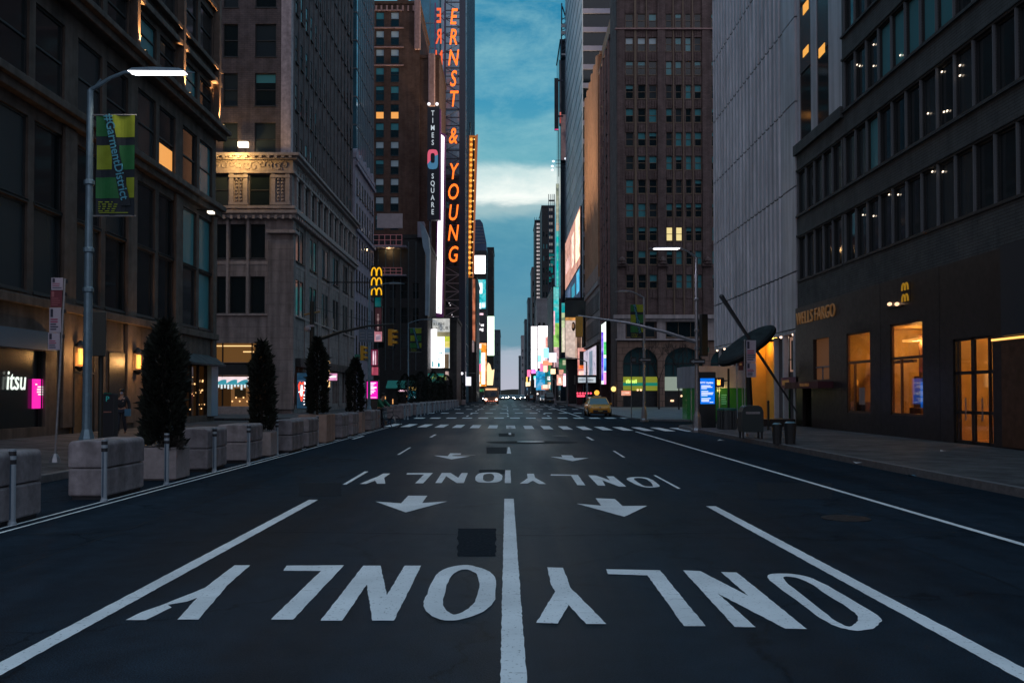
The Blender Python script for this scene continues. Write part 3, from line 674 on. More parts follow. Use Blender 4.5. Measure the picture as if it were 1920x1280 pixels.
B.facade('F', [
    ([(fx(404), fx(500)), (fx(340), fx(400))], [(.6, fz(680)), ], None, {}),
    ([(fx(404), fx(500)), (fx(340), fx(400))], [(fz(679), fz(643))], None, {}),
    (ucF, [(fz(587), fz(518)), (fz(484), fz(420))], kk, dict(hung=False)),
    (u7F, [(fz(385), fz(327))], rk(2, dark=2, dim=1), {}),
], depth=.4)
B.facade('L', [(bays2[:], [(.8, 4.6)], None, {}),
    (bays2, [(fz(600) + .4, fz(518)), (fz(484), fz(420))], kk, dict(hung=False, out=.1)),
    (sm2, [(fz(385), fz(327))], rk(8, dark=5, dim=2), dict(out=.1))], depth=.4)
B.finish(roof=False)
m = MB()
zc = fz(290)
def band(m, z0, z1, d, u1=104): m.box(-52, LX + d, Y2 - d, u1, z0, z1)
band(m, fz(592), fz(588), .12); band(m, fz(410), fz(402), .35); band(m, fz(402), fz(396), .55); band(m, fz(392), fz(387), .3); band(m, zc - .25, zc, .75); band(m, zc - .5, zc - .25, .5); band(m, fz(326), fz(321), .25)
band(m, fz(496), fz(490), .03)
B.part('cornice', m, W_l2p, bevel=.03)
dl = [(LX - i * .6 - .1, LX - i * .6 + .1, Y2 - .5, Y2 - .3, fz(402) - .44, fz(402) - .12) for i in range(36)] + [(LX - i * .6 - .12, LX - i * .6 + .12, Y2 - .72, Y2 - .52, zc - .42, zc - .26) for i in range(36)] + [(LX + .3, LX + .5, Y2 + i * .8, Y2 + i * .8 + .3, fz(402) - .4, fz(402) - .12) for i in range(28)]
for d_ in dl: B.part('dentil', MB().box(*d_), W_l2p)
# carved frieze, swirls in relief
m = MB(); m.box(-52, LX + .1, Y2 - .1, 104, fz(320), zc - .5)
rn = random.Random(12)
def swirl(cx, cz, r, ff):
    pts = []; t0 = rn.uniform(0, 6.28); sg = rn.choice((-1, 1))
    for k in range(10):
        a = t0 + sg * k * .8; rr = r * (1 - k / 11); pts.append(ff(cx + rr * math.cos(a), cz + rr * math.sin(a)))
    m.tube(pts, .06, 5)
for i in range(26):
    swirl(LX - .6 - i * .62, (fz(320) + zc - .5) / 2 + rn.uniform(-.1, .1), rn.uniform(.3, .48), lambda a, b_: (a, Y2 - .12, b_))
for i in range(22): swirl(Y2 + .7 + i * 1.0, (fz(320) + zc - .5) / 2, .42, lambda a, b_: (LX + .12, a, b_))
B.part('frieze', m, W_l2p)
for (p0, p1) in ((430, 464), (508, 543), (378, 395)):
    x0, x1 = fx(p0), fx(p1); m = MB()
    m.box(x0, x0 + .35, Y2 - .16, Y2, fz(385), fz(326)); m.box(x1 - .35, x1, Y2 - .16, Y2, fz(385), fz(326))
    for z_ in (fz(385), fz(334)): m.box(x0 - .05, x1 + .05, Y2 - .2, Y2 - .001, z_, z_ + .22)
    for k in range(7):
        zz = fz(383) + .35 + k * .28
        for xx in ((x0 + x1) / 2 - .17, (x0 + x1) / 2 + .17): m.ball((xx, Y2 - .04, zz), .13, 7)
    B.part('carved_panel', m, W_l2p)
for i in range(12):
    y_ = 74.75 + i * 2.65; m = MB(); m.box(LX, LX + .2, y_ - .35, y_ + .2, fz(385), fz(326)); m.box(LX, LX + .26, y_ - .4, y_ + .25, fz(334), fz(334) + .2); B.part('pilaster', m, W_l2p)
for (a, b_) in ((73.62, 74.6), (78.2, 79.9), (83.5, 85.2), (88.9, 90.6), (94.2, 96), (99.7, 101)):
    B.part('pier', MB().box(LX, LX + .1, a, b_, .5, fz(412)), W_l2, bevel=.02)
B.part('pier', MB().box(fx(503), LX + .22, Y2 - .22, Y2 - .001, .5, fz(452)), W_l2, bevel=.02)
m = MB(); m.box(fx(501), LX + .4, Y2 - .4, Y2 + 1, fz(412) - 1.15, fz(412)- .9); B.part('capital', m, W_l2p, bevel=.03)
for px in (427, 465):
    B.part('mullion_pier', MB().box(fx(px - 2.2), fx(px + 2.2), Y2 - .14, Y2, fz(590), fz(410)), W_l2p, bevel=.02)
# lit ground floor on the front
m = MB(); x0, x1 = fx(404), fx(500)
m.box(x0, x1, Y2 + .38, Y2 + .42, fz(679), fz(643)); B.part('transom_window', m, mat('lit_transom', (.1, .06, .03), .2, emit=(1, .45, .12), es=.10))
m = MB(); m.box(x0, x1, Y2 + .34, Y2 + .36, fz(649), fz(647)); m.box(x0 + 2.2, x0 + 3.2, Y2 + .33, Y2 + .35, fz(660), fz(658)); B.part('ceiling_light', m, em('warm_tube', (1, .6, .25), 1.3))
for px in (404, 417, 472, 492): B.part('shop_mullion', MB().box(fx(px) - .05, fx(px) + .05, Y2 + .2, Y2 + .3, .6, fz(643)), M_blackm)
B.part('shop_canopy', MB().box(x0 - .2, x1 + .3, Y2 - .9, Y2 - .24, fz(703), fz(683)), W_blk)
m = MB(); m.box(x0, x1, Y2 + .3, Y2 + .38, .6, fz(703)); B.part('shop_glass', m, mat('shop_glass_dim', (.02, .015, .01), .08, emit=(1, .42, .12), es=.03))
def front_img(root, name, Y, px0, py0, px1, py1, col, s, shapes=(), th=.08):
    a, c = P(px0, py0, Y), P(px1, py1, Y); z0, z1 = c.z, a.z
    MB().box(a.x, c.x, Y, Y + th, z0, z1).build(name, em_img(name + '_%s' % '_'.join('%d' % (v * 99) for v in col) + '_%d' % (s * 100), col, s), root)
    for k, (u0, v0, u1, v1, cc, ss) in enumerate(shapes):
        W_ = c.x - a.x; H_ = z1 - z0
        MB().box(a.x + u0 * W_, a.x + u1 * W_, Y - .02 - k * .004, Y, z1 - v1 * H_, z1 - v0 * H_).build('picture_patch', em_img('glow_%s' % '_'.join('%d' % (v * 99) for v in cc) + '_%d' % (ss * 100), cc, ss), root)
front_img(B.root, 'wave_screen', Y2 + .2, 403, 706, 466, 720, (.9, .72, .75), .75)
m = MB(); zt = fz(720)
for k in range(3):
    xa = fx(404 + k * 20); pts = [(xa + j * .1, zt + .05 + .33 * math.sin(j / 9 * math.pi * .6)) for j in range(10)]
    m.prism(pts + [(xa + .9, zt - .05), (xa, zt - .05)], Y2 + .16, Y2 + .19, lambda u, v, w_: (u, w_, v))
B.part('screen_wave', m, em('wave_teal', (.05, .35, .45), .7))
m = MB(); rn = random.Random(3)
for k in range(10):
    xx = fx(408) + k * .27; m.box(xx, xx + .14, Y2 + .15, Y2 + .18, zt - rn.uniform(.2, .5), zt - .02)
B.part('screen_drip', m, em('wave_white', (.8, .95, 1), .8))
m = MB(); m.box(fx(433), fx(468), Y2 + .24, Y2 + .28, fz(768), fz(722)); B.part('lit_interior', m, mat('lit_interior', (.2, .12, .06), .6, emit=(1, .42, .12), es=.12))
m = MB(); m.box(fx(440), fx(461), Y2 + .2, Y2 + .23, fz(745), fz(728)); B.part('picture_frame', m, M_bronze)
for k in range(5): B.part('pendant_light', MB().ball((fx(436 + k * 7), Y2 + .15, fz(752) + (k % 2) * .3), .07, 6), em('shop_bulb', (1, .55, .22), 1.6))
B.part('stair', MB().box(fx(402), fx(504), Y2 - 1.2, Y2 - .25, .12, .75), W_l2p)
for (a, b_) in bays2[2:]: B.part('shop_glass', MB().box(LX - .35, LX - .3, a, b_, .8, 4.6), mat('shop_glass', (.008, .012, .014), .22, spec=.5))
for (a, b_) in bays2[:2]: B.part('shop_glass', MB().box(LX - .35, LX - .3, a, b_, .8, 4.6), mat('shop_glass_amber', (.02, .015, .01), .08, emit=(1, .42, .12), es=.03))
B.part('shop_fascia', MB().box(LX + .001, LX + .5, 74.8, 102, 4.0, 4.7), W_blk)
m = MB(); m.box(LX + .23, LX + .45, 86.9, 87.5, 2.4, 4.9); B.part('wall_tube_light', m, em('warm_tube', (1, .6, .25), 1.3))
# tower above
B2 = Bld('brick_tower', 'dark brick tower with a pale corner strip rising above the carved limestone base', 'building', -50, LX - .25, Y2 + .3, 104, 78, W_brk, z0=19.601)
t0 = fz(290)
B2.facade('F', [(sorted([(fx(474), fx(514)), (fx(414), fx(442)), (fx(360), fx(390))]), rowsz(fz(292) + .1, 4.08, 2.7, 13), rk(33, dark=3, dim=3, top=1), {})], depth=.3)
B2.facade('L', [(cols(Y2 + 1.4, 103.4, 15, .5), rowsz(fz(292) + .3, 4.08, 2.3, 13), rk(31, dark=5, half=4, top=3, pale=1, dim=1), dict(out=.12))], depth=.3)
B2.finish()
m = MB(); x = LX - .25
m.box(x - .75, x + .06, Y2 + .3 - .06, Y2 + 1.05, 19.7, 77.9); B2.part('corner_strip', m, mat('pale_corner_stone', (.45, .36, .38), .8, var=.3, vs=3, streak=.3))
for i in range(15):
    y_ = Y2 + 1.4 + 2.0 * i * .9933; B2.part('pilaster', MB().box(x, x + .06, y_ - .28, y_ + .28, 19.7, 77.9), W_brk)
q = thing('roof_floodlight', 'bright floodlight on the carved cornice of the limestone building', 'floodlight', (fx(459), Y2 - .5, zc))
MB().tube([(fx(462), Y2 - .4, zc), (fx(462), Y2 - .5, zc + .45)], .05).build('stem', M_blackm, q)
MB().box(fx(450), fx(468), Y2 - .8, Y2 - .45, zc + .45, zc + .85).build('lamp_head', em('floodlight_white', (1, .85, .6), 5), q)
lamp_light('floodlight_light', 'POINT', (fx(452), Y2 - 1.6, zc - .6), 330, (1, .62, .2), .2, parent=q)

# ================================================================== LEFT: lavender stone and glass tower
B = Bld('lavender_stone_building', 'lavender grey stone building with narrow windows and arched parapet', 'building', -45, LX, 104.1, 119, 29, W_lav)
B.facade('L', [(cols(104.6, 118.6, 7, .5), [(6, 8.6), (9.8, 12.6), (13.8, 16.4), (17.6, 20.2), (21.4, 24), (25, 27)], rk(41, dark=5, dim=2), dict(out=.1))], depth=.3)
B.facade('F', [(cols(-44, LX - .5, 10, .5), [(21.4, 24), (25, 27)], rk(41, dark=5, dim=2), {})], depth=.3)
B.finish(); m = MB()
for k in range(5):
    y_ = 105.5 + k * 3; m.prism([(y_ - 1 + 1 * (1 - math.cos(a)), 29.5 + .9 * math.sin(a)) for a in [math.pi * j / 8 for j in range(9)]], LX - .4, LX + .1, lambda u, v, w_: (w_, u, v))
m.box(LX, LX + .3, 104.1, 119, 20.6, 21.0); m.box(LX, LX + .3, 104.1, 119, 28.2, 28.6); B.part('parapet', m, W_lav)
def glass_tower(name, label, x0, x1, y0, y1, h, gm, sides, st=3.2, mv=1.6, z0=0, group=None, bar=M_frl, bt=.08):
    q = thing(name, label, 'building', ((x0 + x1) / 2, (y0 + y1) / 2, z0), group)
    MB().box(x0, x1, y0, y1, z0, h).build('glass_wall', gm, q)
    m = MB(); z = z0 + st
    while z < h:
        if 'F' in sides: m.box(x0, x1, y0 - .06, y0, z - bt, z + bt)
        if 'L' in sides: m.box(x1, x1 + .06, y0, y1, z - bt, z + bt)
        if 'Rt' in sides: m.box(x0 - .06, x0, y0, y1, z - bt, z + bt)
        z += st
    if m.v: m.build('floor_bands', bar, q)
    m = MB()
    if 'F' in sides:
        x = x0 + mv
        while x < x1 - .3: m.box(x - .05, x + .05, y0 - .1, y0, z0, h); x += mv
    y = y0 + mv
    while y < y1 - .3:
        if 'L' in sides: m.box(x1, x1 + .1, y - .05, y + .05, z0, h)
        if 'Rt' in sides: m.box(x0 - .1, x0, y - .05, y + .05, z0, h)
        y += mv
    if m.v: m.build('mullions', bar, q)
    return q
glass_tower('glass_tower', 'pale blue glass tower squeezed between the dark brick tower and the brown brick hotel', -40, -18.0, 108, 122, 95, mat('sky_glass_blue', (.12, .33, .45), .12, .6, var=.4, vs=.5), 'FL', 3.4, 1.5, z0=0)

# ================================================================== LEFT: brown brick tower
Y4 = 150
B = Bld('brick_hotel_tower', 'tall brown brick tower with pale sash windows left of the vertical orange sign', 'building', P(640, 500, Y4).x, P(786, 500, Y4).x, Y4, Y4 + 18, P(700, 8, Y4).z, W_brn, z0=0)
wz = [P(700, py, Y4).z for py in (0, 0)]
rws = sorted([(P(700, 31 + 34.6 * i + 15, Y4).z - .35, P(700, 31 + 34.6 * i - 8, Y4).z) for i in range(0, 20)])
rws = [r for r in rws if r[1] < B.h - 1 and r[0] > 1]
def kh(c, z):
    if abs(z - rws_row[5][0]) < .3 and c >= 2: return 'lithalf'
    return rh(c, z)
rws_row = sorted(rws, reverse=True); rh = rk(51, pale=6, half=3, top=1)
B.facade('F', [([(P(p, 500, Y4).x, P(p + 15.5, 500, Y4).x) for p in (654, 678, 703.5, 731.5)], rws, kh, {})], depth=.3)
B.finish()
m = MB()
for z_ in (B.h - 1.2, P(700, 54, Y4).z, P(700, 90, Y4).z, P(700, 124, Y4).z): m.box(B.x0, P(757, 50, Y4).x, Y4 - .15, Y4, z_, z_ + .2)
for k in range(9): m.box(P(694 + k * 10, 9, Y4).x, P(697 + k * 10, 9, Y4).x, Y4 - .2, Y4, B.h - 1.2, B.h - .3)
B.part('stone_band', m, W_pink)
B.part('corner_pier', MB().box(P(777, 50, Y4).x, P(789, 50, Y4).x, Y4 - .5, Y4 + .0, P(780, 95, Y4).z, B.h + .6), W_pink, bevel=.2)
B.part('chimney', MB().box(P(742, 0, Y4).x, P(760, 0, Y4).x, Y4 + 2, Y4 + 5, B.h, B.h + 4), W_brn)
B = Bld('brick_hotel_wing', 'lower blank brown brick wing beside the taller windowed brick tower', 'building', P(786, 500, Y4).x + .01, P(823, 500, Y4).x, Y4 + .3, Y4 + 16, P(800, 108, Y4).z, W_brn, z0=0)
B.finish(); B.part('corner_pier', MB().box(P(803, 50, Y4).x, P(816, 50, Y4).x, Y4 - .2, Y4 + .29, P(800, 200, Y4).z, P(800, 100, Y4).z), W_pink, bevel=.2)
glass_tower('glass_tower', 'blue glass office tower seen above the brown brick wing', P(770, 0, 185).x, P(822, 0, 185).x, 185, 200, 110, mat('sky_glass_deep', (.07, .22, .32), .15, .5, var=.3, vs=.3), 'F', 5.2, 4)

# dark scaffolded low building in front of the hotel
Y5 = 124
x0, x1 = P(703, 500, Y5).x, P(797, 500, Y5).x
B = Bld('dark_scaffolded_building', 'dark low building with pink lit balcony railings and a blank white panel on its roof', 'building', x0 - 14, x1, Y5, Y5 + 20, P(750, 447, Y5).z, W_blk)
B.facade('F', [(cols(x0, x1 - .5, 4, .6), rowsz(8, 3.4, 2.2, 3), rk(61, dark=4, dim=1), {})], depth=.3)
B.finish()
m = MB(); m.box(P(710, 0, Y5).x, P(757, 0, Y5).x, Y5 - 1, Y5 - .7, P(0, 430, Y5).z, P(0, 403, Y5).z); B.part('blank_panel', m, mat('pink_white_panel', (.55, .45, .47), .6, var=.15, vs=1))
m = MB(); m.box(P(785, 0, Y5).x, P(797, 0, Y5).x, Y5 - 1, Y5 + 1, P(0, 447, Y5).z, P(0, 418, Y5).z); B.part('roof_housing', m, W_lav)
m = MB()
for (z0, z1) in ((P(0, 463, Y5).z, P(0, 444, Y5).z), (P(0, 517, Y5).z, P(0, 505, Y5).z)):
    m = MB()
    for k in range(3): m.box(x0, P(757, 0, Y5).x, Y5 - 1.6, Y5 - 1.52, z0 + (z1 - z0) * k / 2 - .04, z0 + (z1 - z0) * k / 2 + .04)
    for k in range(6): xx = x0 + k * (P(757, 0, Y5).x - x0) / 5; m.box(xx - .04, xx + .04, Y5 - 1.6, Y5 - 1.52, z0, z1)
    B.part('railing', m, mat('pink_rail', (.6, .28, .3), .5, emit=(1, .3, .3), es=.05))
for a_, b_ in ((467, 463.5), (520, 517.5)): B.part('balcony_slab', MB().box(x0, P(765, 0, Y5).x, Y5 - 1.7, Y5 - .02, P(0, a_, Y5).z, P(0, b_, Y5).z), W_lav)
lamp_light('balcony_light', 'POINT', (x0 + 2, Y5 - .9, P(0, 470, Y5).z), 40, (1, .6, .25), .1, parent=B.root)
m = MB()
for k in range(6): xx = P(712 + k * 14, 0, Y5).x; m.tube([(xx, Y5 - .8, 5), (xx, Y5 - .8, P(0, 455, Y5).z)], .06, 5)
B.part('scaffold_pole', m, mat('scaffold_steel', (.10, .14, .16), .5, .5))
q = thing('curved_banner_tower', 'tall pale blue curved panel at the right edge of the dark scaffolded building', 'billboard', (P(800, 500, 120).x, 120, 0))
pts = [P(x, y, 120) for x, y in ((787, 415), (796, 425), (803, 442), (806, 470), (803, 591), (797, 591), (799, 480), (793, 462))]
m = MB(); m.prism([(p.x, p.z) for p in pts], 120, 122, lambda u, v, w_: (u, w_, v)); m.build('panel', mat('pale_blue_panel', (.25, .36, .46), .35, var=.3, vs=.5), q)
m = MB(); m.box(P(797, 0, 121).x, P(803, 0, 121).x, 120.5, 121.5, 0, P(0, 590, 121).z); m.build('post', W_blk, q)
# ================================================================== LEFT: Times Square signs
def sx(px, Y): return P(px, 500, Y).x
def sz(py, Y): return P(900, py, Y).z
E_wh = em('screen_white', (1, .95, .98), 1.9); E_or = em('neon_orange', (1, .16, .015), 1.6)
M_purp = mat('purple_frame', (.10, .03, .10), .5, emit=(.3, .05, .3), es=.1)
M_lat = mat('lattice_steel', (.045, .055, .09), .5, .3); M_latl = mat('lattice_steel_pale', (.35, .28, .30), .5)
Y = 144; q = thing('blade_sign', 'tall black blade sign reading TIMES SQUARE down the brown brick wing', 'sign', (sx(814, Y), Y, sz(412, Y)))
MB().box(sx(801, Y), sx(823.5, Y), Y, Y + 1.2, sz(412, Y), sz(200, Y)).build('sign_box', mat('sign_black', (.02, .02, .035), .5), q)
MB().box(sx(823.6, Y), sx(826, Y), Y - .05, Y + 1.2, sz(412, Y), sz(205, Y)).build('sign_edge', M_purp, q)
MB().tube([(sx(806, Y), Y + .5, 0), (sx(806, Y), Y + .5, sz(412, Y))], .18, 6).build('post', M_lat, q)
E_tx = em('sign_text_pale', (.6, .68, .75), .7)
for wd, ya, yb in (('TIMES', 213, 268), ('SQUARE', 331, 398)):
    for i, chh in enumerate(wd):
        py = ya + (yb - ya) * i / (len(wd) - 1); text(chh, 1.15, (sx(811, Y), Y - .05, sz(py, Y)), 'F', E_tx, q, 'letter', .02, bold=.01, sx=.75)
m = MB(); nO = 14
ro = [(.85 * math.copysign(abs(math.cos(a)) ** .5, math.cos(a)), 1.6 * math.copysign(abs(math.sin(a)) ** .5, math.sin(a))) for a in [2 * math.pi * (k + .5) / nO for k in range(nO)]]
cx_, cz_ = sx(811, Y), sz(299, Y)
for half, mm_ in ((1, em('neon_pinkred', (.8, .12, .2), .7)), (-1, em('neon_bluedeep', (.06, .2, .35), .7))):
    m = MB()
    for k in range(nO):
        a, b_ = ro[k], ro[(k + 1) % nO]
        if (a[1] + b_[1]) * half > 0: m.face([(cx_ + a[0], Y - .06, cz_ + a[1]), (cx_ + b_[0], Y - .06, cz_ + b_[1]), (cx_ + b_[0] * .4, Y - .06, cz_ + b_[1] * .5 + .2), (cx_ + a[0] * .4, Y - .06, cz_ + a[1] * .5 + .2)])
    m.build('square_symbol', mm_, q)
m = MB()
for px in (804, 819): m.ball((sx(px, Y), Y - .2, sz(196, Y)), .28, 8)
m.build('top_lamp', em('lamp_pale', (.9, .85, .9), 1.2), q)
# white LED strip, slightly leaning
Y = 148; q = thing('led_strip_sign', 'tall glowing white LED strip between the black blade sign and the orange letters', 'sign', (sx(822, Y), Y, sz(590, Y)))
def quadpx(name, root, pts, Y, th, m): 
    b = MB(); b.prism([(P(x, y, Y).x, P(x, y, Y).z) for x, y in pts], Y, Y + th, lambda u, v, w_: (u, w_, v)); return b.build(name, m, root)
quadpx('frame', q, [(815, 602), (831, 602), (836, 252), (822, 246)], Y + .06, .8, M_purp)
quadpx('led_panel', q, [(817.5, 586), (828, 588), (833, 257), (824.5, 250)], Y, .05, em('led_white', (1, .93, .98), 2.6))
for py in (567, 577): quadpx('led_mark', q, [(820.5, py + 1), (825, py + 1), (825, py - 1), (820.5, py - 1)], Y - .03, .02, em('mark_green', (.02, .35, .22), .6))
MB().tube([(sx(822, Y), Y + .6, 0), (sx(822, Y), Y + .6, sz(602, Y))], .25, 6).build('post', M_lat, q)
# lattice tower with orange letters
Y = 172; q = thing('lettered_lattice_sign', 'steel lattice sign tower with orange letters reading ERNST & YOUNG downward', 'sign', (sx(850, Y), Y, 0))
xa, xb = sx(834, Y), sx(862, Y); za, zb = sz(640, Y), sz(-12, Y)
m = MB()
for x in (xa, xb, ): m.box(x - .14, x + .14, Y + .2, Y + .5, 0, zb)
m.box(xb - .1, xb + 1.0, Y + .25, Y + 3, 0, zb)
m.build('mast', M_lat, q)
m = MB(); z = za; st = (zb - za) / 42; fl = 0
m2 = MB()
while z < zb:
    tgt = m if z > sz(500, Y) else m2
    tgt.box(xa, xb, Y + .22, Y + .4, z - .09, z + .09)
    a, b_ = ((xa, z), (xb, z + st)) if fl else ((xb, z), (xa, z + st)); fl ^= 1
    tgt.cyl((a[0], Y + .3, a[1]), (b_[0], Y + .3, b_[1]), .07, n=4); z += st
m.build('bracing', M_lat, q); m2.build('lower_bracing', M_latl, q)
for chh, py in zip('ERNST&YOUNG', (33, 71, 110, 149, 187, 256, 323, 361, 400, 438, 478)):
    text(chh, 4.3, (sx(848.5, Y), Y, sz(py, Y)), 'F', E_or, q, 'letter', .08, shear=.18, bold=.03, sx=.62)
for k in range(14):
    rn = random.Random(k); MB().ball((xa + rn.uniform(.3, 2.6), Y + .1, sz(rn.uniform(560, 640), Y)), .09, 6).build('bulb', em('lamp_pale', (.9, .85, .9), 1.2), q)
# mirrored face running back to the left
Y = 176; q = thing('lettered_lattice_sign', 'second face of the steel lattice sign, its orange letters seen from behind', 'sign', (sx(823, Y), Y, sz(215, Y)))
m = MB()
xa, xb = sx(815, Y), sx(833, Y); z = sz(210, Y)
m.box(xb - .12, xb + .1, Y + .2, Y + .5, z - 12, zb); m.box(xa - .1, xa + .1, Y + .2, Y + .5, z + 8, zb); m.cyl((xa, Y + .3, sz(165, Y)), (xb, Y + .3, sz(250, Y)), .15, n=4); m.build('mast', M_purp, q)
m = MB(); fl = 0
while z < zb:
    m.cyl((xa, Y + .3, z), (xb, Y + .3, z + (2 if fl else -2)), .09, n=4); fl ^= 1; z += 2.0
m.build('bracing', mat('lattice_purple', (.12, .05, .12), .5), q)
for chh, py in zip('ERNST', (31, 70, 110, 150, 187)):
    o = text(chh, 4.1, (sx(822.5, Y), Y, sz(py, Y)), 'F', em('neon_orange_dim', (.9, .12, .03), 1.0), q, 'letter', .06, bold=.06, sx=.5)
    o.scale = (-1, 1, 1)
glass_tower('glass_tower', 'pale glass office tower behind the orange letters with its edge against the sky', sx(826, 190), sx(874, 190), 190, 240, 140, M_glassb, 'FL', 4.1, 2.2, bar=mat('blue_bar', (.08, .2, .28), .4))
# darker lower part in front of it
B = Bld('dark_slab_building', 'dark slab building behind the lower half of the orange lettered sign', 'building', sx(816, 186), sx(862, 186), 186, 189, sz(335, 186), W_blk)
B.facade('F', [(cols(B.x0 + .3, B.x1 - .2, 3, .5), rowsz(8, 4, 1.6, 9), rk(71, dark=5, dim=3, teal=1), {})], depth=.2); B.finish()
B = Bld('dark_slab_building', 'narrow dark slab rising just left of the orange bulb sign', 'building', sx(864, 205), sx(881, 205), 205, 225, sz(234, 205), W_dkb)
B.finish()
# orange bulb sign
Y = 200; q = thing('bulb_sign', 'tall theatre blade sign outlined with glowing orange bulbs', 'sign', (sx(886, Y), Y, sz(520, Y)))
quadpx('sign_box', q, [(877, 520), (887, 520), (893, 254), (880, 254)], Y, 1.0, mat('theatre_orange_box', (.3, .1, .03), .6, emit=(1, .3, .03), es=.28))
quadpx('dark_face', q, [(881.5, 518), (885.5, 518), (890.5, 258), (886.5, 258)], Y - .08, .06, M_blackm)
quadpx('side_board', q, [(885.5, 520), (888, 520), (896, 252), (893.2, 252)], Y - .2, .6, mat('theatre_side', (.55, .22, .12), .6, emit=(1, .3, .12), es=.18))
for k in range(27):
    t_ = k / 26; px = 880.5 + 3.0 * t_; py = 512 - 250 * t_
    MB().ball((sx(px, Y), Y - .2, sz(py, Y)), .36, 6).build('bulb', em('bulb_orange', (1, .42, .06), 1.1), q)
    px2 = 886 + 4 * t_
    if k % 2 == 0: MB().ball((sx(px2 - .8, Y), Y - .25, sz(py, Y)), .16, 6).build('bulb', em('bulb_yellow', (1, .7, .3), 1.3), q)
MB().box(sx(879, Y), sx(885, Y), Y + .2, Y + 1, 0, sz(520, Y)).build('post', W_blk, q)
# screens below it
def screen(name, label, cat, px0, py0, px1, py1, Y, col, s, shapes=(), frame=M_blackm, th=.5, group=None, back=True):
    a, c = P(px0, py0, Y), P(px1, py1, Y); q = thing(name, label, cat, ((a.x + c.x) / 2, Y, c.z), group)
    if back: MB().box(a.x - .06, c.x + .06, Y + .061, Y + th, c.z - .06, a.z + .06).build('housing', frame, q)
    front_img(q, 'display', Y, px0, py0, px1, py1, col, s, shapes, .06); return q
# generic body behind the left sign wall so nothing floats
B = Bld('sign_covered_building', 'dark building behind the stacked screens beside the bulb sign', 'building', sx(846, 214), sx(893, 214), 214.5, 240, sz(520, 214), W_blk); B.finish()
screen('curved_screen', 'grey curved sign panel under the orange bulb sign', 'billboard', 872, 523, 886, 564, 210, (.32, .34, .33), .6, ((.15, .35, .45, .6, (.55, .55, .5), .7),))
screen('led_screen', 'tall dark teal screen below the grey curved panel', 'billboard', 868, 566, 884, 640, 211, (.02, .16, .20), .55, ((.1, 0, .3, 1, (.08, .25, .3), .6),))
screen('orange_strip_sign', 'tall thin orange brown strip beside the dark teal screen', 'sign', 886, 523, 891, 640, 209, (.75, .22, .10), .5)
screen('led_screen', 'taupe square sign below the dark teal screen', 'billboard', 874, 638, 889, 660, 208, (.28, .2, .2), .7)
screen('led_screen', 'narrow blue screen with a white block, left of the taupe square sign', 'billboard', 866, 622, 873, 690, 205, (.05, .35, .55), .8, ((0, .65, 1, .8, (.9, .95, 1), 1), (0, .85, 1, 1, (.25, .3, .5), .7)))
# narrow building with stacked screens
Y = 300
B = Bld('stacked_screen_tower', 'slim tower with a curved glass top covered by stacked screens', 'building', sx(886, Y), sx(912, Y), Y + .6, Y + 20, sz(472, Y), W_blk); B.finish()
m = MB(); m.prism([(sx(886, Y), sz(472, Y)), (sx(912, Y), sz(472, Y)), (sx(912, Y), sz(455, Y)), (sx(905, Y), sz(418, Y)), (sx(900, Y), sz(411, Y)), (sx(893, Y), sz(411, Y)), (sx(886, Y), sz(414, Y))], Y + .7, Y + 18, lambda u, v, w_: (u, w_, v)); B.part('curved_top', m, mat('roof_glass_dark', (.06, .09, .16), .2, .4, var=.2, vs=.2))
m = MB()
for k in range(6): zz = sz(455, Y) - k * .2 + k * 1.25; m.box(sx(887, Y), sx(910 - k, Y), Y + .6, Y + .7, zz, zz + .18)
B.part('louvre', m, M_frl)
screen('led_screen', 'blank glowing white screen at the top of the slim stacked tower', 'billboard', 889, 479, 910, 513, Y, (1, .93, .92), 2.2, frame=mat('frame_red', (.35, .12, .12), .5))
screen('led_screen', 'teal screen with white shapes, second down on the slim stacked tower', 'billboard', 889, 524, 911, 579, Y, (.02, .50, .55), .85, ((0, .12, .7, .48, (.95, 1, 1), 1.1), (.05, .42, .4, .54, (.9, 1, 1), 1), (.1, .8, .6, .99, (.9, .97, 1), 1), (.65, .78, .95, .96, (.6, .9, 1), 1)))
q = screen('led_screen', 'black screen with two lines of white words on the slim stacked tower', 'billboard', 889, 581, 912, 641, Y, (.015, .015, .02), .5, ((.25, .1, .75, .16, (1, .6, .7), 1),))
text('dof us', 1.35, (sx(899, Y), Y - .1, sz(609, Y)), 'F', E_wh, q, 'lettering', .02, bold=.03, sx=.9); text('young', 1.35, (sx(898, Y), Y - .1, sz(617, Y)), 'F', E_wh, q, 'lettering', .02, bold=.03, sx=.9)
screen('led_screen', 'orange and teal screen with a white block near street level on the slim stacked tower', 'billboard', 888, 643, 912, 724, Y, (1, .30, .02), .95, ((0, .02, .6, .12, (1, .85, .85), 1.2), (0, .14, .58, .66, (.01, .48, .48), .9), (.62, .22, .9, .95, (1, .88, .8), 1.2), (.05, .72, .5, .9, (1, .9, .85), 1.2), (.2, .78, .4, .84, (.35, .05, .02), .6)))
screen('street_awning', 'small green awning under the orange and teal screen', 'awning', 885, 729, 911, 734, 290, (.03, .25, .08), .5)
Y = 330
B = Bld('dark_narrow_tower', 'narrow dark tower right of the slim stacked screens', 'building', sx(912.5, Y), sx(925.5, Y), Y, Y + 20, sz(466, Y), W_blk); 
B.facade('F', [(cols(B.x0 + .1, B.x1 - .1, 3, .5), rowsz(40, 3.2, 1.4, 5), rk(75, dark=7, dim=2, lit=1), {})], depth=.2); B.finish()
screen('led_screen', 'tall pale screen with a green border on the narrow dark tower', 'billboard', 913.5, 593, 926.5, 666, Y - 1, (.85, .98, .85), 1.8, frame=em('green_edge', (.15, .5, .1), .8))
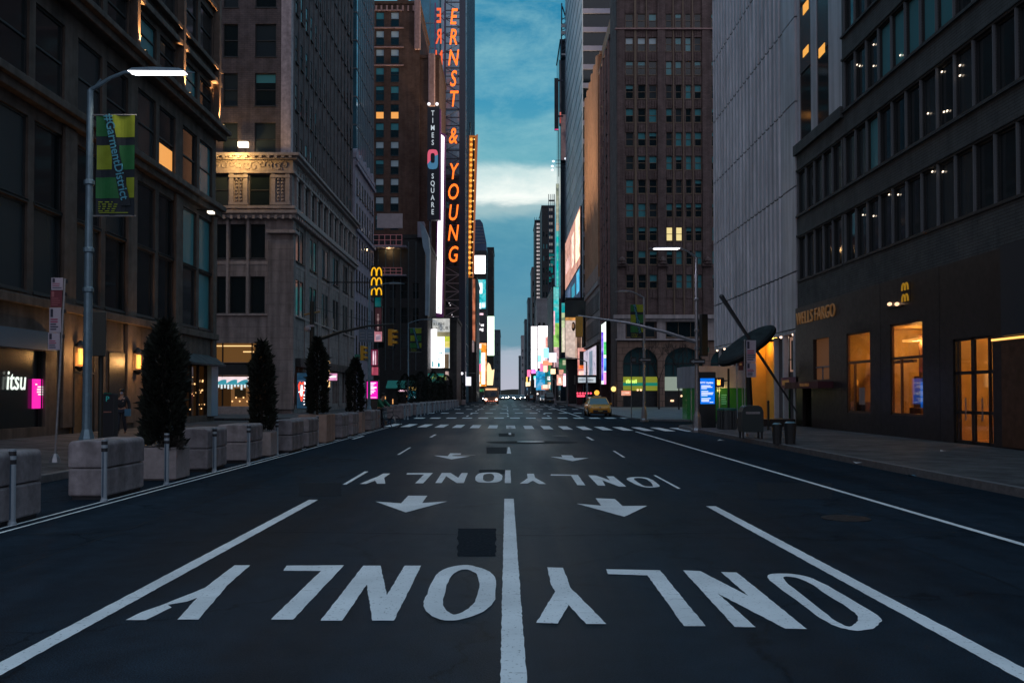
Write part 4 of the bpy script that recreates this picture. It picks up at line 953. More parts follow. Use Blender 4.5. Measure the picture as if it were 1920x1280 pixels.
B = Bld('distant_building', 'dark building lowest on the left of the far sky gap', 'building', sx(925, 420), sx(937.5, 420), 420, 470, sz(620, 420), W_dkb)
B.facade('F', [(cols(B.x0, B.x1, 4, .4), rowsz(4, 4, 1.5, 6), rk(77, dark=5, dim=3), {})], depth=.2); B.finish()
q = thing('glowing_sign_sculpture', 'curved glowing white and gold sign below the pale green screen', 'sign', (sx(918, 310), 310, 0))
quadpx('glow_panel', q, [(912, 722), (912, 690), (915, 679), (919, 683), (922, 694), (927, 692), (924, 722)], 310, .5, em('gold_white', (1, .75, .4), 1.25))
MB().box(sx(913, 310), sx(923, 310), 310.1, 311, 0, sz(722, 310)).build('base', W_blk, q)
# billboards at the corner, px 783-850
Y = 135
B = Bld('billboard_building', 'low dark building under the white billboard and teal shop signs', 'building', sx(795, Y), sx(856, Y), Y + .7, Y + 14, sz(600, Y), W_blk); B.finish()
q = screen('billboard', 'landscape billboard with grey sky and green hill above the white building shapes', 'billboard', 811, 597, 843, 690, Y, (.45, .46, .44), .8, ((.0, .27, 1, .36, (.25, .22, .12), .6), (0, .36, 1, .46, (.45, .50, .03), .8), (0, .46, 1, .58, (.6, .5, .1), .8), (0, .6, 1, .68, (.1, .3, .4), .7), (.55, .72, .95, 1, (.12, .07, .03), .5), (.6, .76, .72, .98, (.55, .42, .25), .8)))
text('RUSH', .75, (sx(823, Y), Y - .08, sz(608, Y)), 'F', mat('ink_dark', (.03, .03, .03), .7), q, 'lettering', .01, sx=.9)
text('HOUR', .75, (sx(829, Y), Y - .08, sz(615.5, Y)), 'F', MAT['ink_dark'], q, 'lettering', .01, sx=.9)
q = thing('billboard', 'bright white stepped billboard in front of the landscape billboard', 'billboard', (sx(815, Y - 1), Y - 1, sz(688, Y - 1)))
quadpx('display', q, [(804, 689), (804, 672), (808, 672), (808, 617), (819, 617), (819, 631), (833, 631), (833, 689)], Y - 1, .3, E_wh)
for (x0_, y0_, x1_, y1_) in ((810, 677, 813, 688), (821, 680, 825, 688), (823, 660, 829, 662), (828, 660, 829.5, 670), (822, 671, 827, 673)):
    quadpx('picture_patch', q, [(x0_, y1_), (x1_, y1_), (x1_, y0_), (x0_, y0_)], Y - 1.05, .03, em('teal_mark', (.03, .4, .45), .8))
m = MB(); xx = sx(821.5, Y - 1); m.tube([(xx, Y - 1.1, sz(689, Y - 1)), (xx, Y - 1.1, sz(650, Y - 1))], .05, 5); m.build('dark_pole', M_blackm, q)
screen('led_screen', 'small teal and white screen at the left foot of the white stepped billboard', 'billboard', 796, 670, 803, 689, Y - 1.2, (.05, .4, .5), .8, ((0, 0, 1, .3, (.95, .95, 1), 1.2),))
q = thing('leaning_beam_sign', 'slanted pale pink beam rising beside the landscape billboard', 'sign', (sx(853, 160), 160, 0))
quadpx('beam', q, [(843, 688), (847, 688), (863, 625), (859, 622)], 160, .6, mat('beam_pink', (.6, .35, .38), .5, emit=(.9, .45, .5), es=.3))
MB().box(sx(842, 160), sx(848, 160), 160, 161, 0, sz(688, 160)).build('base', W_blk, q)
Y = 128; 
q = screen('shop_sign', 'dark green shop sign with yellow script above the far planter trees', 'shop sign', 783, 700, 832, 717, Y, (.01, .17, .15), .5); text('Ame', 1.3, (sx(824, Y), Y - .1, sz(707, Y)), 'F', em('script_yellow', (.4, .5, .1), .5), q, 'lettering', .02, shear=.3)
screen('shop_sign', 'upright cream sign at the right end of the dark green shop sign', 'shop sign', 835, 696, 841, 713, Y, (.6, .42, .38), .7)
q = thing('shop_awning', 'wide green awning with a pink tube light below it', 'awning', (sx(747, 118), 118, sz(728, 118)))
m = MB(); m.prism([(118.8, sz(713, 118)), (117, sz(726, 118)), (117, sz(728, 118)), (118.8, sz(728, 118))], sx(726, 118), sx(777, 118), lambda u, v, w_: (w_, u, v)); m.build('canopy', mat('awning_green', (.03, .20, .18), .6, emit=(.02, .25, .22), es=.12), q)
MB().box(sx(748, 117), sx(764, 117), 116.9, 117, sz(733.5, 117), sz(730.5, 117)).build('tube_light', em('tube_pink', (1, .6, .75), 1.8), q)
MB().box(sx(726, 118), sx(777, 118), 118.8, 119.4, 0.12, sz(712, 118)).build('shop_wall', W_blk, q)
m = MB(); [m.box(sx(p, 118), sx(p + 1.6, 118), 118.7, 118.79, sz(y1_, 118), sz(y0_, 118)) for p, y0_, y1_ in ((735, 748, 757), (762, 741, 755), (721, 743, 748))]; m.build('doorway_light', em('doorway_amber', (1, .45, .15), .9), q)
# three gold arches hanging sign (golden M arches on a black blade)
Y = 88; xs_ = [-12.9]
q = thing('arches_blade_sign', 'black blade sign with three stacked golden arches on the lavender stone corner', 'sign', (sx(705.5, Y), Y, sz(556, Y)))
MB().box(sx(695.5, Y), sx(716.5, Y), Y + .03, Y + .35, sz(557, Y), sz(498, Y)).build('sign_box', W_blk, q)
MB().box(LX, sx(696, Y), Y + .1, Y + .2, sz(530, Y), sz(528, Y)).build('bracket', M_blackm, q)
E_gold = em('arch_gold', (1, .50, .01), .95)
def arches(root, cx, z0, z1, Y, w_, m, side='F', t=.0):
    for s_ in (-1, 1):
        pts = []
        for k in range(13):
            a = math.pi * k / 12; pts.append((s_ * w_ * .25 + math.cos(a) * w_ * .235, z0 + (z1 - z0) * math.sin(a) ** .75))
        b = MB(); hw = w_ * .085
        P3 = [((cx + u, Y, z) if side == 'F' else (Y, cx + u, z)) for u, z in pts]
        b.tube(P3, hw * .75, 6); b.build('arch', m, root)
for py0, py1 in ((502, 517), (521, 535), (540, 553)): arches(q, sx(706, Y), sz(py1, Y), sz(py0, Y), Y, 1.0, E_gold)
screen('blade_sign', 'teal box sign below the golden arches', 'sign', 703, 557, 714, 575, 89, (.0, .12, .13), .4)
q = screen('blade_sign', 'dark red vertical blade sign under the teal box', 'sign', 703.5, 575, 715, 620, 89.2, (.05, .012, .02), .4)
m = MB()
for i, (wd, hh) in enumerate(((.16, .16), (.12, .1), (.2, .22), (.1, .12), (.14, .06), (.12, .14), (.18, .22), (.08, .12))): m.box(sx(708.8, 89) - wd / 2, sx(708.8, 89) + wd / 2, 89.1, 89.15, sz(590 + i * 4, 89) - hh / 2, sz(590 + i * 4, 89) + hh / 2)
m.build('small_lettering', em('dim_pinkgrey', (.3, .2, .2), .6), q)
q = screen('shop_sign', 'pink and white lit sign panel below the dark red blade', 'shop sign', 702, 620, 716, 640, 89.5, (.55, .2, .25), .6, ((.2, .35, .85, .9, (.8, .5, .55), .7),))
screen('shop_sign', 'red framed window sign with pale stripes above the magenta kiosk', 'shop sign', 696, 655, 708, 685, 92, (.2, .02, .06), .6, ((.25, .1, .45, .95, (.9, .6, .7), .9), (.6, .1, .75, .95, (.8, .5, .6), .8)))
screen('shop_sign', 'round ended pink sign just above the magenta kiosk', 'shop sign', 697, 688, 709, 703, 93, (.55, .08, .14), .6)
screen('shop_sign', 'small white and pink lit sign beside the third tall hedge planter', 'shop sign', 616, 700, 632, 713, 80, (.7, .25, .5), .75, ((.1, .3, .9, .6, (.95, .8, .9), 1),))
q = screen('shop_sign', 'dark blue window poster with a red heart and needle outline', 'poster', 557, 699, 577, 765, 74.2, (.01, .05, .10), .5, ((.05, .2, .9, .25, (.02, .1, .2), .5),))
m = MB()
def pz(x, y): 
    v = P(x, y, 74.05); return (v.x, 74.05, v.z)
m.tube([pz(561, 730), pz(560, 722), pz(562.5, 716), pz(566, 721), pz(569, 716), pz(571, 722), pz(570, 730), pz(565.5, 752), pz(561, 730)], .06, 5); m.build('heart_outline', em('neon_red', (1, .08, .04), 1.2), q)
m = MB(); m.tube([pz(566, 722), pz(565, 742)], .08, 5); m.tube([pz(560, 735), pz(571, 731)], .06, 5); m.box(pz(574, 0)[0], pz(576, 0)[0], 74, 74.05, pz(0, 728)[2], pz(0, 716)[2]); m.build('white_mark', E_wh, q)
m = MB(); [m.box(pz(573, 0)[0], pz(575, 0)[0], 74, 74.05, pz(0, 742 + k * 6)[2], pz(0, 739 + k * 6)[2]) for k in range(4)]; m.build('small_text', E_wh, q)

# ================================================================== RIGHT: grey banded office with black granite base
Y0r, Y1r = 4, 45.4
B = Bld('office_building', 'grey office block with window bands over a black granite base and lit amber shop windows', 'building', RX, 46, Y0r, 39.2, 34, [W_band])
wu = [(39.0 - 1.2 * (k + 1) + .02, 39.0 - 1.2 * k - .02) for k in range(16)][::-1]
rko = rk(81, dark=7, dim=4, teal=1)
def kr(c, z): return 'teal' if (z > 13 and c in (8, 9, 10, 11, 12) ) else rko(c, z)
low = [(27.0, 29.3), (31.55, 34.2), (36.1, 38.6)]
B.facade('Rt', [(wu, [(7.4, 9.5), (10.7, 12.8), (14.0, 16.1), (17.3, 19.4), (20.6, 22.7), (23.9, 26)], kr, dict(hung=False))], zr=(6.0, 34), depth=.25)
B.finish()
# the lower arm of the office, only four storeys, that runs on to the white building
Bq = Bld('office_wing', 'lower wing of the grey office block with gold bank lettering on its black base', 'building', RX, 46, 39.21, Y1r, 13.7, [W_band])
wq = [(45.3 - 1.2 * (k + 1) + .02, 45.3 - 1.2 * k - .02) for k in range(5)][::-1]
Bq.facade('Rt', [(wq, [(7.4, 9.5), (10.7, 12.8)], rk(85, dark=5, dim=3), dict(hung=False))], zr=(6.0, 13.7), depth=.25); Bq.finish()
for bb, y0_, y1_ in ((B, Y0r, 39.2), (Bq, 39.21, Y1r)):
    m = MB()
    for z_ in (9.58, 12.88, 16.18, 19.48, 22.78):
        if z_ < bb.h: m.box(RX - .06, RX, y0_, y1_, z_, z_ + .09); m.box(RX - .09, RX, y0_, y1_, z_ + .98, z_ + 1.06)
    bb.part('string_course', m, W_band)
    yy = 39.0 if bb is B else 45.3
    for k in range(17 if bb is B else 6):
        y_ = yy - 1.2 * k
        for z_ in (7.4, 10.7, 14.0, 17.3, 20.6):
            if z_ + 2 < bb.h: bb.part('window_fin', MB().box(RX - .02, RX + .06, y_ - .022, y_ + .022, z_, z_ + 2.1), M_frl)
# granite base, in front of the upper wall, pierced for windows and doors
def base_wall(bb, y0, y1, holes, z1=6.0):
    m = MB(); xf, xb_ = RX - .12, RX + .04; hs = sorted(holes); y = y0
    for (a, b_, c, d) in hs:
        m.box(xf, xb_, y, a, .15, z1); m.box(xf, xb_, a, b_, d, z1)
        if c > .16: m.box(xf, xb_, a, b_, .15, c)
        y = b_
    m.box(xf, xb_, y, y1, .15, z1); return bb.part('granite_base', m, W_gran)
base_wall(B, Y0r, 39.2, [(27.0, 29.4, .16, 3.5), (31.55, 34.2, .95, 4.35), (36.1, 38.6, .95, 4.3)])
base_wall(Bq, 39.21, Y1r, [(40.7, 42.8, 2.4, 4.3), (41.9 + 1.2, 44.4, .16, 2.3)])
for y_ in (30.3, 35.1): B.part('granite_joint', MB().box(RX - .125, RX - .115, y_ - .01, y_ + .01, .15, 6), M_blackm)
# shop interior: amber lit room
def room(bb, y0, y1, z0, z1, dep, wall, lampE, name='shop_interior'):
    m = MB(); x0, x1 = RX + .041, RX + dep
    for f in ([(x1, y0, z0), (x1, y1, z0), (x1, y1, z1), (x1, y0, z1)], [(x0, y0, z0), (x1, y0, z0), (x1, y0, z1), (x0, y0, z1)], [(x0, y1, z0), (x1, y1, z0), (x1, y1, z1), (x0, y1, z1)], [(x0, y0, z1), (x1, y0, z1), (x1, y1, z1), (x0, y1, z1)], [(x0, y0, z0), (x1, y0, z0), (x1, y1, z0), (x0, y1, z0)]): m.face(f)
    bb.part(name, m, wall)
amb = mat('amber_wall', (.62, .42, .16), .7, var=.3, vs=.8); wood = mat('dark_wood', (.09, .035, .015), .5, var=.3, vs=3)
room(B, 30.6, 39.15, .2, 4.5, 6, amb, 1)
room(B, 24, 30.5, .2, 3.95, 5, amb, 1)
for (x_, y_, z_, e) in ((17.2, 32.6, 3.9, 290), (17.0, 37.4, 3.9, 240), (16.6, 28.2, 3.4, 210)): lamp_light('shop_lamp', 'POINT', (x_, y_, z_), e, (1, .58, .17), .3, parent=B.root)
m = MB(); m.box(16.6, 16.9, 32.2, 33.8, 3.9, 4.0); m.box(16.6, 16.9, 36.6, 38.0, 3.9, 4.0); m.box(16.3, 16.6, 27.4, 29, 3.4, 3.5); B.part('ceiling_light', m, em('amber_tube', (1, .5, .12), 1.6))
m = MB()
for k in range(4):
    m.box(RX + 2.2 + k * .1, RX + 2.4 + k * .1, 31 + k * 2.1, 31.3 + k * 2.1, .2, 4.2)
m.prism([(31.5, 3.6), (34.5, 3.05), (34.5, 2.9), (31.5, 3.4)], RX + 1.6, RX + 1.8, lambda u, v, w_: (w_, u, v)); m.box(RX + 1.2, RX + 2.0, 34.6, 35.6, .2, 1.2); m.box(RX + .5, RX + 1.0, 38.2, 39.1, .2, 1.4); m.box(RX + 3.0, RX + 4.2, 38.9, 39.14, .2, 2.5); m.box(RX + 2.0, RX + 2.8, 36.0, 37, .2, 1.7); m.box(RX + 1.6, RX + 1.75, 36.1, 38.8, 3.0, 3.12)
B.part('interior_fitting', m, wood)
m = MB()
for (a, b_, c, d) in ((31.55, 34.2, .95, 4.35), (36.1, 38.6, .95, 4.3)):
    m = MB(); F0, F1 = RX - .08, RX + .0; m.box(F0, F1, a, a + .08, c, d); m.box(F0, F1, b_ - .08, b_, c, d); m.box(F0, F1, a, b_, c, c + .08); m.box(F0, F1, a, b_, d - .08, d); m.box(F0, F1, a, b_, 3.0, 3.1); m.box(F0, F1, (a + b_) / 2 + .46, (a + b_) / 2 + .54, c, 3.0)
    B.part('window_frame', m, mat('brown_frame', (.12, .06, .03), .4, .3))
m = MB()
def pane(a, b_, c, d):
    MB().box(RX - .05, RX - .04, a, b_, c, d).build('pane', M_pane, B.root)
M_pane = bpy.data.materials.new('clear_pane'); M_pane.use_nodes = True
_n = M_pane.node_tree.nodes; _l = M_pane.node_tree.links; _o = _n['Material Output']; _t = _n.new('ShaderNodeBsdfTransparent'); _t.inputs[0].default_value = (.8, .75, .7, 1)
_g = _n.new('ShaderNodeBsdfGlossy'); _g.inputs['Roughness'].default_value = .03; _g.inputs[0].default_value = (.8, .85, .9, 1); _w = _n.new('ShaderNodeLayerWeight'); _p = _n.new('ShaderNodeMath'); _p.operation = 'POWER'; _p.inputs[1].default_value = 4; _l.new(_w.outputs[1], _p.inputs[0]); _f = _n.new('ShaderNodeMath'); _f.operation = 'MULTIPLY_ADD'; _f.inputs[1].default_value = .8; _f.inputs[2].default_value = .04; _l.new(_p.outputs[0], _f.inputs[0]); _m = _n.new('ShaderNodeMixShader')
_l.new(_f.outputs[0], _m.inputs[0]); _l.new(_t.outputs[0], _m.inputs[1]); _l.new(_g.outputs[0], _m.inputs[2]); _l.new(_m.outputs[0], _o.inputs[0])
pane(31.6, 34.15, 1.0, 4.3); pane(36.15, 38.55, 1.0, 4.25); 
# poster inside, and a blue screen's reflection painted as a glowing patch
B.part('paper_notice', MB().box(RX - .03, RX - .02, 36.9, 37.5, 1.3, 2.0), mat('paper_pale', (.5, .5, .6), .7, emit=(.6, .6, .8), es=.05))
q_ = MB().box(RX - .02, RX + .0, 31.65, 31.95, 1.25, 2.15); B.part('blue_screen', q_, em('reflection_blue_deep', (.01, .14, .75), .8))
# door
m = MB()
for y_ in (27.0, 27.25, 28.15, 28.25, 29.1, 29.32): m.box(RX - .08, RX + .0, y_, y_ + .08, .16, 3.5)
for z_ in (.16, 1.1, 2.35, 3.42): m.box(RX - .08, RX + .0, 27.0, 29.4, z_, z_ + .1)
dr = B.part('door', m, M_blackm)
MB().box(RX - .05, RX - .04, 27.05, 29.35, .2, 3.45).build('door_pane', M_pane, B.root)
m = MB(); m.box(RX - .13, RX - .1, 27.6, 27.64, .9, 1.6); m.box(RX - .13, RX - .1, 28.6, 28.64, .9, 1.6); B.part('door_handle', m, M_steel)
m = MB(); m.box(RX + 1.6, RX + 1.7, 27.6, 28.0, 1.5, 2.1); m.box(RX + 1.6, RX + 1.7, 28.5, 28.9, 1.5, 2.1); B.part('interior_picture', m, em('amber_picture', (1, .5, .12), .5))
m = MB(); m.box(RX - .16, RX - .121, 21.5, 27.0, 3.3, 3.36); B.part('strip_light', m, em('amber_tube', (1, .5, .12), 1.6))
B.part('side_panel', MB().box(RX - .3, RX - .121, 18, 26.2, 3.4, 6.0), mat('panel_dark_blue', (.02, .03, .045), .5))
m = MB(); m.box(RX - .19, RX - .16, 24.2, 26.4, .2, 3.2); B.part('side_door', m, wood)
# bank lettering, and reflected gold arches modelled as solid emblems
M_goldl = mat('gold_letter', (.42, .25, .12), .35, .6, emit=(1, .45, .14), es=.05)
a, c = PX(1498, 600, RX), PX(1573, 590, RX)
text('WELLS FARGO', .86, (RX - .15, (a.y + c.y) / 2, 5.42), 'Rt', M_goldl, Bq.root, 'lettering', .03, bold=-.006, sx=.95)
q = thing('arches_sign', 'painted reflection of two small gold arch emblems stacked above the amber window', 'sign', (RX - .15, 32.8, 4.9))
a = PX(1706, 545, RX)
arches(q, a.y, PX(1706, 544, RX).z, PX(1706, 531, RX).z, RX - .18, .5, mat('dull_gold', (.45, .25, .02), .4, emit=(1, .5, .02), es=.18), 'S'); arches(q, a.y, PX(1706, 565, RX).z, PX(1706, 552, RX).z, RX - .18, .5, MAT['dull_gold'], 'S')
MB().box(RX - .14, RX - .121, a.y - .3, a.y + .3, PX(1706, 567, RX).z, PX(1706, 529, RX).z).build('back_plate', W_blk, q)
q = thing('wall_lamp', 'pair of small warm lamps on the dark wall left of the reflected gold arches', 'wall lamp', (RX - .15, 34, 4.5))
for px in (1679, 1693): 
    v = PX(px, 570, RX); MB().ball((RX - .22, v.y, v.z), .09, 8, (.8, 1.6, .8)).build('bulb', em('bulb_peach', (1, .6, .35), 1.5), q)
MB().box(RX - .2, RX - .121, PX(1700, 570, RX).y, PX(1672, 570, RX).y, PX(1690, 573, RX).z - .05, PX(1690, 573, RX).z).build('bracket', M_blackm, q)
# bank window with amber blind, canopy
m = MB(); m.box(RX + .05, RX + .1, 40.7, 42.8, 2.4, 4.3); Bq.part('amber_blind', m, mat('amber_blind', (.25, .12, .06), .6, emit=(1, .4, .15), es=.05))
m = MB(); m.box(RX, RX + .05, 40.7, 42.8, 2.95, 3.02); m.box(RX, RX + .05, 41.9, 41.96, 2.4, 3.0); Bq.part('window_frame', m, M_frl)
Bq.part('canopy_sign', MB().box(RX - .8, RX - .121, 40.2, 45.0, 2.0, 2.3), mat('canopy_maroon', (.06, .01, .02), .5))
text('WELLS FARGO', .2, (RX - .82, 42, 2.15), 'Rt', M_goldl, Bq.root, 'lettering', .01)
m = MB(); m.box(RX + .2, RX + .25, 43.1, 44.4, .16, 2.0); Bq.part('glass_door', m, mat('shop_glass', (.008, .012, .014), .05, spec=.7))
# small ceiling lights seen through the office windows
m = MB()
for px, py in ((1607, 122), (1612, 124), (1638, 84), (1638, 124), (1688, 104), (1766, 135), (1800, 123), (1800, 142), (1740, 213), (1770, 210), (1776, 208), (1748, 322), (1768, 322), (1667, 365), (1684, 365), (1618, 403), (1638, 405)):
    v = PX(px, py, RX + .1); m.ball((RX + .1, v.y, v.z), .045, 6, (.5, 1.5, .8))
B.part('ceiling_spot', m, em('spot_pale', (1, .8, .6), 2.0))

# ================================================================== RIGHT: white ribbed building
RY0, RY1 = 45.45, 63.6
B = Bld('ribbed_building', 'tall white building clad in folded vertical metal ribs with a glowing yellow entrance', 'building', RX + .3, 46, RY0, RY1 - .02, 60, W_dkb, z0=5.0)
B.finish()
pit = .8; seams = [5.0, 7.9, 12.2, 16.5, 20.8, 25.1, 29.4, 33.7, 38, 42.3]
n_ = int((RY1 - RY0 - 1.6) / pit); y0_ = RY1 - n_ * pit
for j in range(len(seams) - 1):
    m = MB(); za, zb = seams[j] + .04, seams[j + 1] - .04
    for i in range(n_):
        a = y0_ + i * pit
        pp = [(RX, a), (RX, a + .5), (RX - .09, a + .52), (RX - .09, a + .58), (RX + .05, a + .6), (RX + .05, a + pit)]
        for kk_, (u, v) in enumerate(zip(pp, pp[1:])): m.m = 1 if kk_ == 4 else 0; m.face([(u[0], u[1], za), (v[0], v[1], za), (v[0], v[1], zb), (u[0], u[1], zb)])
    B.part('ribbed_panel', m, [W_whitem, mat('rib_joint', (.10, .10, .13), .7)])  # groove floors between the ribs are coloured darker for contrast
m = MB(); m.box(RX + .285, RX + .299, y0_, RY1, 5.0, 45); B.part('panel_back', m, W_blk)
m = MB()
for j in range(len(seams) - 1): m.box(RX - .05, RX + .3, RY0 + .02, y0_ - .06, seams[j] + .04, seams[j + 1] - .04)
B.part('corner_pier', m, W_whitem)
m = MB(); m.box(RX, RX + .3, RY1 - .02, RY1 + .1, 5, 45); B.part('edge_trim', m, W_whitem)
# upper part beyond the low office wing
m = MB()
for (a, b_) in ((39.25, 41.0), (42.6, 43.4), (45.1, 45.43)): m.box(RX + .06, RX + .6, a, b_, 14.25, 45)
B2 = Bld('ribbed_building_wing', 'white pilastered upper wall with three dark window strips above the low office wing', 'building', RX + .6, 46, 39.22, 45.4, 45, W_blk, z0=14.2); B2.finish(); B2.part('pilaster', m, W_whitem)
for (a, b_) in ((41.0, 42.6), (43.4, 45.1)):
    for k in range(8):
        m = MB(); z_ = 14.3 + 3.4 * k; m.box(RX + .1, RX + .14, a, b_, z_, z_ + 3.3); B2.part('window', m, G_dim if k % 2 else G_dark)
for px, py0, py1, mt in ((1510, 5, 24, 'lit'), (1510, 90, 104, 'lit'), (1540, 87, 105, 'y')):
    v = PX(px, (py0 + py1) / 2, RX + .09); h = (PX(px, py0, RX).z - PX(px, py1, RX).z)
    B2.part('lit_window', MB().box(RX + .08, RX + .098, v.y - .45, v.y + .35, v.z - h / 2, v.z + h / 2), em('lit_window_amber', (1, .45, .08), .8))
# entrance
m = MB(); m.box(RX, RX + .3, RY0, RY1, 4.82, 5.0); B.part('soffit_band', m, W_whitem)
for k in range(9): B.part('soffit_light', MB().ball((RX + .1, RY0 + 1 + k * 2.1, 4.78), .08, 6), em('spot_warm', (1, .7, .5), 2.2))
yl = mat('yellow_wall', (.75, .42, .08), .6, var=.12, vs=.6)
a, b_ = PX(1463, 700, RX + .4).y, PX(1420, 700, RX + .4).y
B.part('entrance_wall', MB().box(RX + .9, RX + 1.0, a - 1.5, b_, .15, 4.8), yl)
B.part('entrance_wall', MB().box(RX + .05, RX + .9, a - .1, a - .001, .15, 4.8), M_white)
B.part('entrance_wall', MB().box(RX + .05, RX + 6, b_, b_ + .1, .15, 4.8), yl)
for y_ in (a + .8, b_ - .9): lamp_light('entrance_light', 'POINT', (RX + .35, y_, 4.5), 42, (1, .5, .08), .15, parent=B.root)
B.part('glass_wall', MB().box(RX + .3, RX + .4, RY0, a - .1, .15, 4.8), mat('lobby_glass', (.03, .03, .035), .06, spec=.8))
B.part('glass_wall', MB().box(RX + .5, RX + .6, b_ + .1, RY1, .15, 4.8), MAT['lobby_glass'])
m = MB(); m.box(RX + .28, RX + .3, PX(1481, 0, RX).y, PX(1467, 0, RX).y, 2.9, 4.7); B.part('poster', m, mat('poster_peach', (.4, .25, .2), .6, emit=(.9, .5, .35), es=.22))
m = MB(); m.box(RX + .2, RX + .28, PX(1481, 0, RX).y, PX(1467, 0, RX).y, 3.5, 3.56); m.box(RX + .2, RX + .28, PX(1476, 0, RX).y, PX(1472, 0, RX).y, 3.0, 4.5); B.part('poster_figure', m, M_blackm)
for px in (1464, 1484): y_ = PX(px, 0, RX).y; B.part('white_post', MB().box(RX, RX + .25, y_ - .1, y_ + .1, .15, 4.82), M_white)
for px in (1345, 1367): y_ = PX(px, 0, RX).y; B.part('white_post', MB().box(RX, RX + .15, y_ - .08, y_ + .08, .15, 4.82), M_white)
B.part('banner_strip', MB().box(RX - .12, RX - .02, PX(1497, 0, RX).y + .06, PX(1464, 0, RX).y, 2.05, 2.6), mat('purple_banner', (.16, .04, .12), .5))
m = MB(); m.box(RX - .14, RX - .121, 46.5, 47.6, 2.2, 2.45); B.part('banner_mark', m, M_goldl)

# ================================================================== RIGHT: red brown brick block
Y3 = 115; X3 = P(1157, 600, Y3).x
def f3(px): return P(px, 600, Y3).x
B = Bld('brick_office_tower', 'large red brown brick block with grouped sash windows over a stone arcade', 'building', X3, 44, Y3, 122, 76, W_r3, fr=M_frt)
g1 = [(1174, 1189), (1197, 1212), (1218, 1233), (1250, 1262), (1268, 1280), (1287, 1298), (1304, 1317), (1336, 1348), (1354, 1366)]
us = [(f3(a), f3(b_)) for a, b_ in g1]
def z3(py): return P(1200, py, Y3).z
tops = [-18 + 44.4 * k for k in range(11)]
rows = []
for k in range(12):
    t_ = 26 + 44.4 * (k - 0); rows.append((z3(t_ + 26), z3(t_)))
rows = [r for r in rows if r[0] > z3(585)] + [(z3(-20), z3(-45)), (z3(-64), z3(-90))]
rt = rk(91, dark=4, top=4, half=2, teal=2, dim=2)
def k3(c, z):
    if abs(z - z3(26 + 44.4 * 9 + 26)) < .2 and c in (3, 4): return 'yellow'
    if abs(z - z3(26 + 44.4 * 1 + 26)) < .2 and c < 3: return 'pale'
    return rt(c, z)
low3 = [(f3(1174), f3(1228)), (f3(1249), f3(1318)), (f3(1340), f3(1380))]
B.facade('F', [(us, rows, k3, {}), (low3, [(z3(632), z3(603))], rk(3, dim=1, dark=1), dict(nm=2, hung=False))], depth=.3, zr=(z3(640), 76))
B.finish()
m = MB()
m.box(X3 - .2, 44, Y3 - .35, Y3 - .001, z3(57), z3(54.5)); B.part('string_course', m, W_pink)
m = MB(); m.box(X3 - .5, 44, Y3 - .9, Y3 - .001, z3(598), z3(591)); m.box(X3 - .3, 44, Y3 - .5, Y3 - .001, z3(603), z3(598)); m.box(X3 - .2, 44, Y3 - .4, Y3 - .001, z3(638), z3(635)); B.part('cornice', m, W_podium)
for a, b_ in ((1157, 1172), (1231, 1247), (1320, 1338)): B.part('white_pilaster', MB().box(f3(a), f3(b_), Y3 - .35, Y3 - .001, z3(635), z3(603)), W_podium)
for a, b_ in ((1158, 1172), (1234, 1249), (1318, 1334)): B.part('pier', MB().box(f3(a), f3(b_), Y3 - .25, Y3 - .001, z3(590), 76), W_r3)
for k, (a, b_) in enumerate(g1[:7]):
    for r in rows:
        z_ = r[0] - .12; m = MB()
        for j in range(3): xx = f3(a) + (f3(b_) - f3(a)) * (j + .5) / 3; m.box(xx - .12, xx + .12, Y3 - .08, Y3 - .001, z_ - 1.15, z_ - .1)
        B.part('spandrel_panel', m, W_r3)
for px in (1191.5, 1193.5, 1213.5, 1235, 1264, 1282.5, 1300.5): B.part('thin_mullion', MB().box(f3(px) - .06, f3(px) + .06, Y3 - .14, Y3 - .001, z3(590), 76), M_frt)
for px in (1166, 1242, 1326):
    m = MB(); m.lathe((f3(px), Y3 - .4, z3(496)), [(.6, 0), (.6, .12), (.4, .2), (.5, .4), (.42, .7), (.15, .9), (.05, 1.0)], 8); m.box(f3(px) - .7, f3(px) + .7, Y3 - .7, Y3 - .25, z3(500), z3(496) + .001); B.part('stone_ornament', m, W_r3)
# stone arcade with three arches
m = MB(); zt = z3(640); seg = 14
arch = [(f3(1168), f3(1233)), (f3(1246), f3(1318)), (f3(1332), f3(1400))]
x = X3
W_arc = mat('arcade_stone', (.34, .21, .16), .8, var=.15, vs=1, streak=.2, brick=(1.7, .85, .03, (.31, .19, .145), (.10, .06, .05)))
for (a, b_) in arch:
    m.box(x, a, Y3, Y3 + .7, .12, zt); cx_ = (a + b_) / 2; r = (b_ - a) / 2; zs = z3(681)
    pts = [(cx_ - r * math.cos(math.pi * k / seg), zs + (z3(651) - zs) * math.sin(math.pi * k / seg)) for k in range(seg + 1)]
    for k in range(seg):
        p, q_ = pts[k], pts[k + 1]
        m.raw([(p[0], Y3, p[1]), (q_[0], Y3, q_[1]), (q_[0], Y3, zt), (p[0], Y3, zt), (p[0], Y3 + .7, p[1]), (q_[0], Y3 + .7, q_[1]), (q_[0], Y3 + .7, zt), (p[0], Y3 + .7, zt)], [(0, 1, 2, 3), (0, 1, 5, 4)])
    x = b_
m.box(x, 44, Y3, Y3 + .7, .12, zt); m.box(X3, 44, Y3, Y3 + .7, zt - .001, zt + .05); B.part('arcade', m, W_arc)
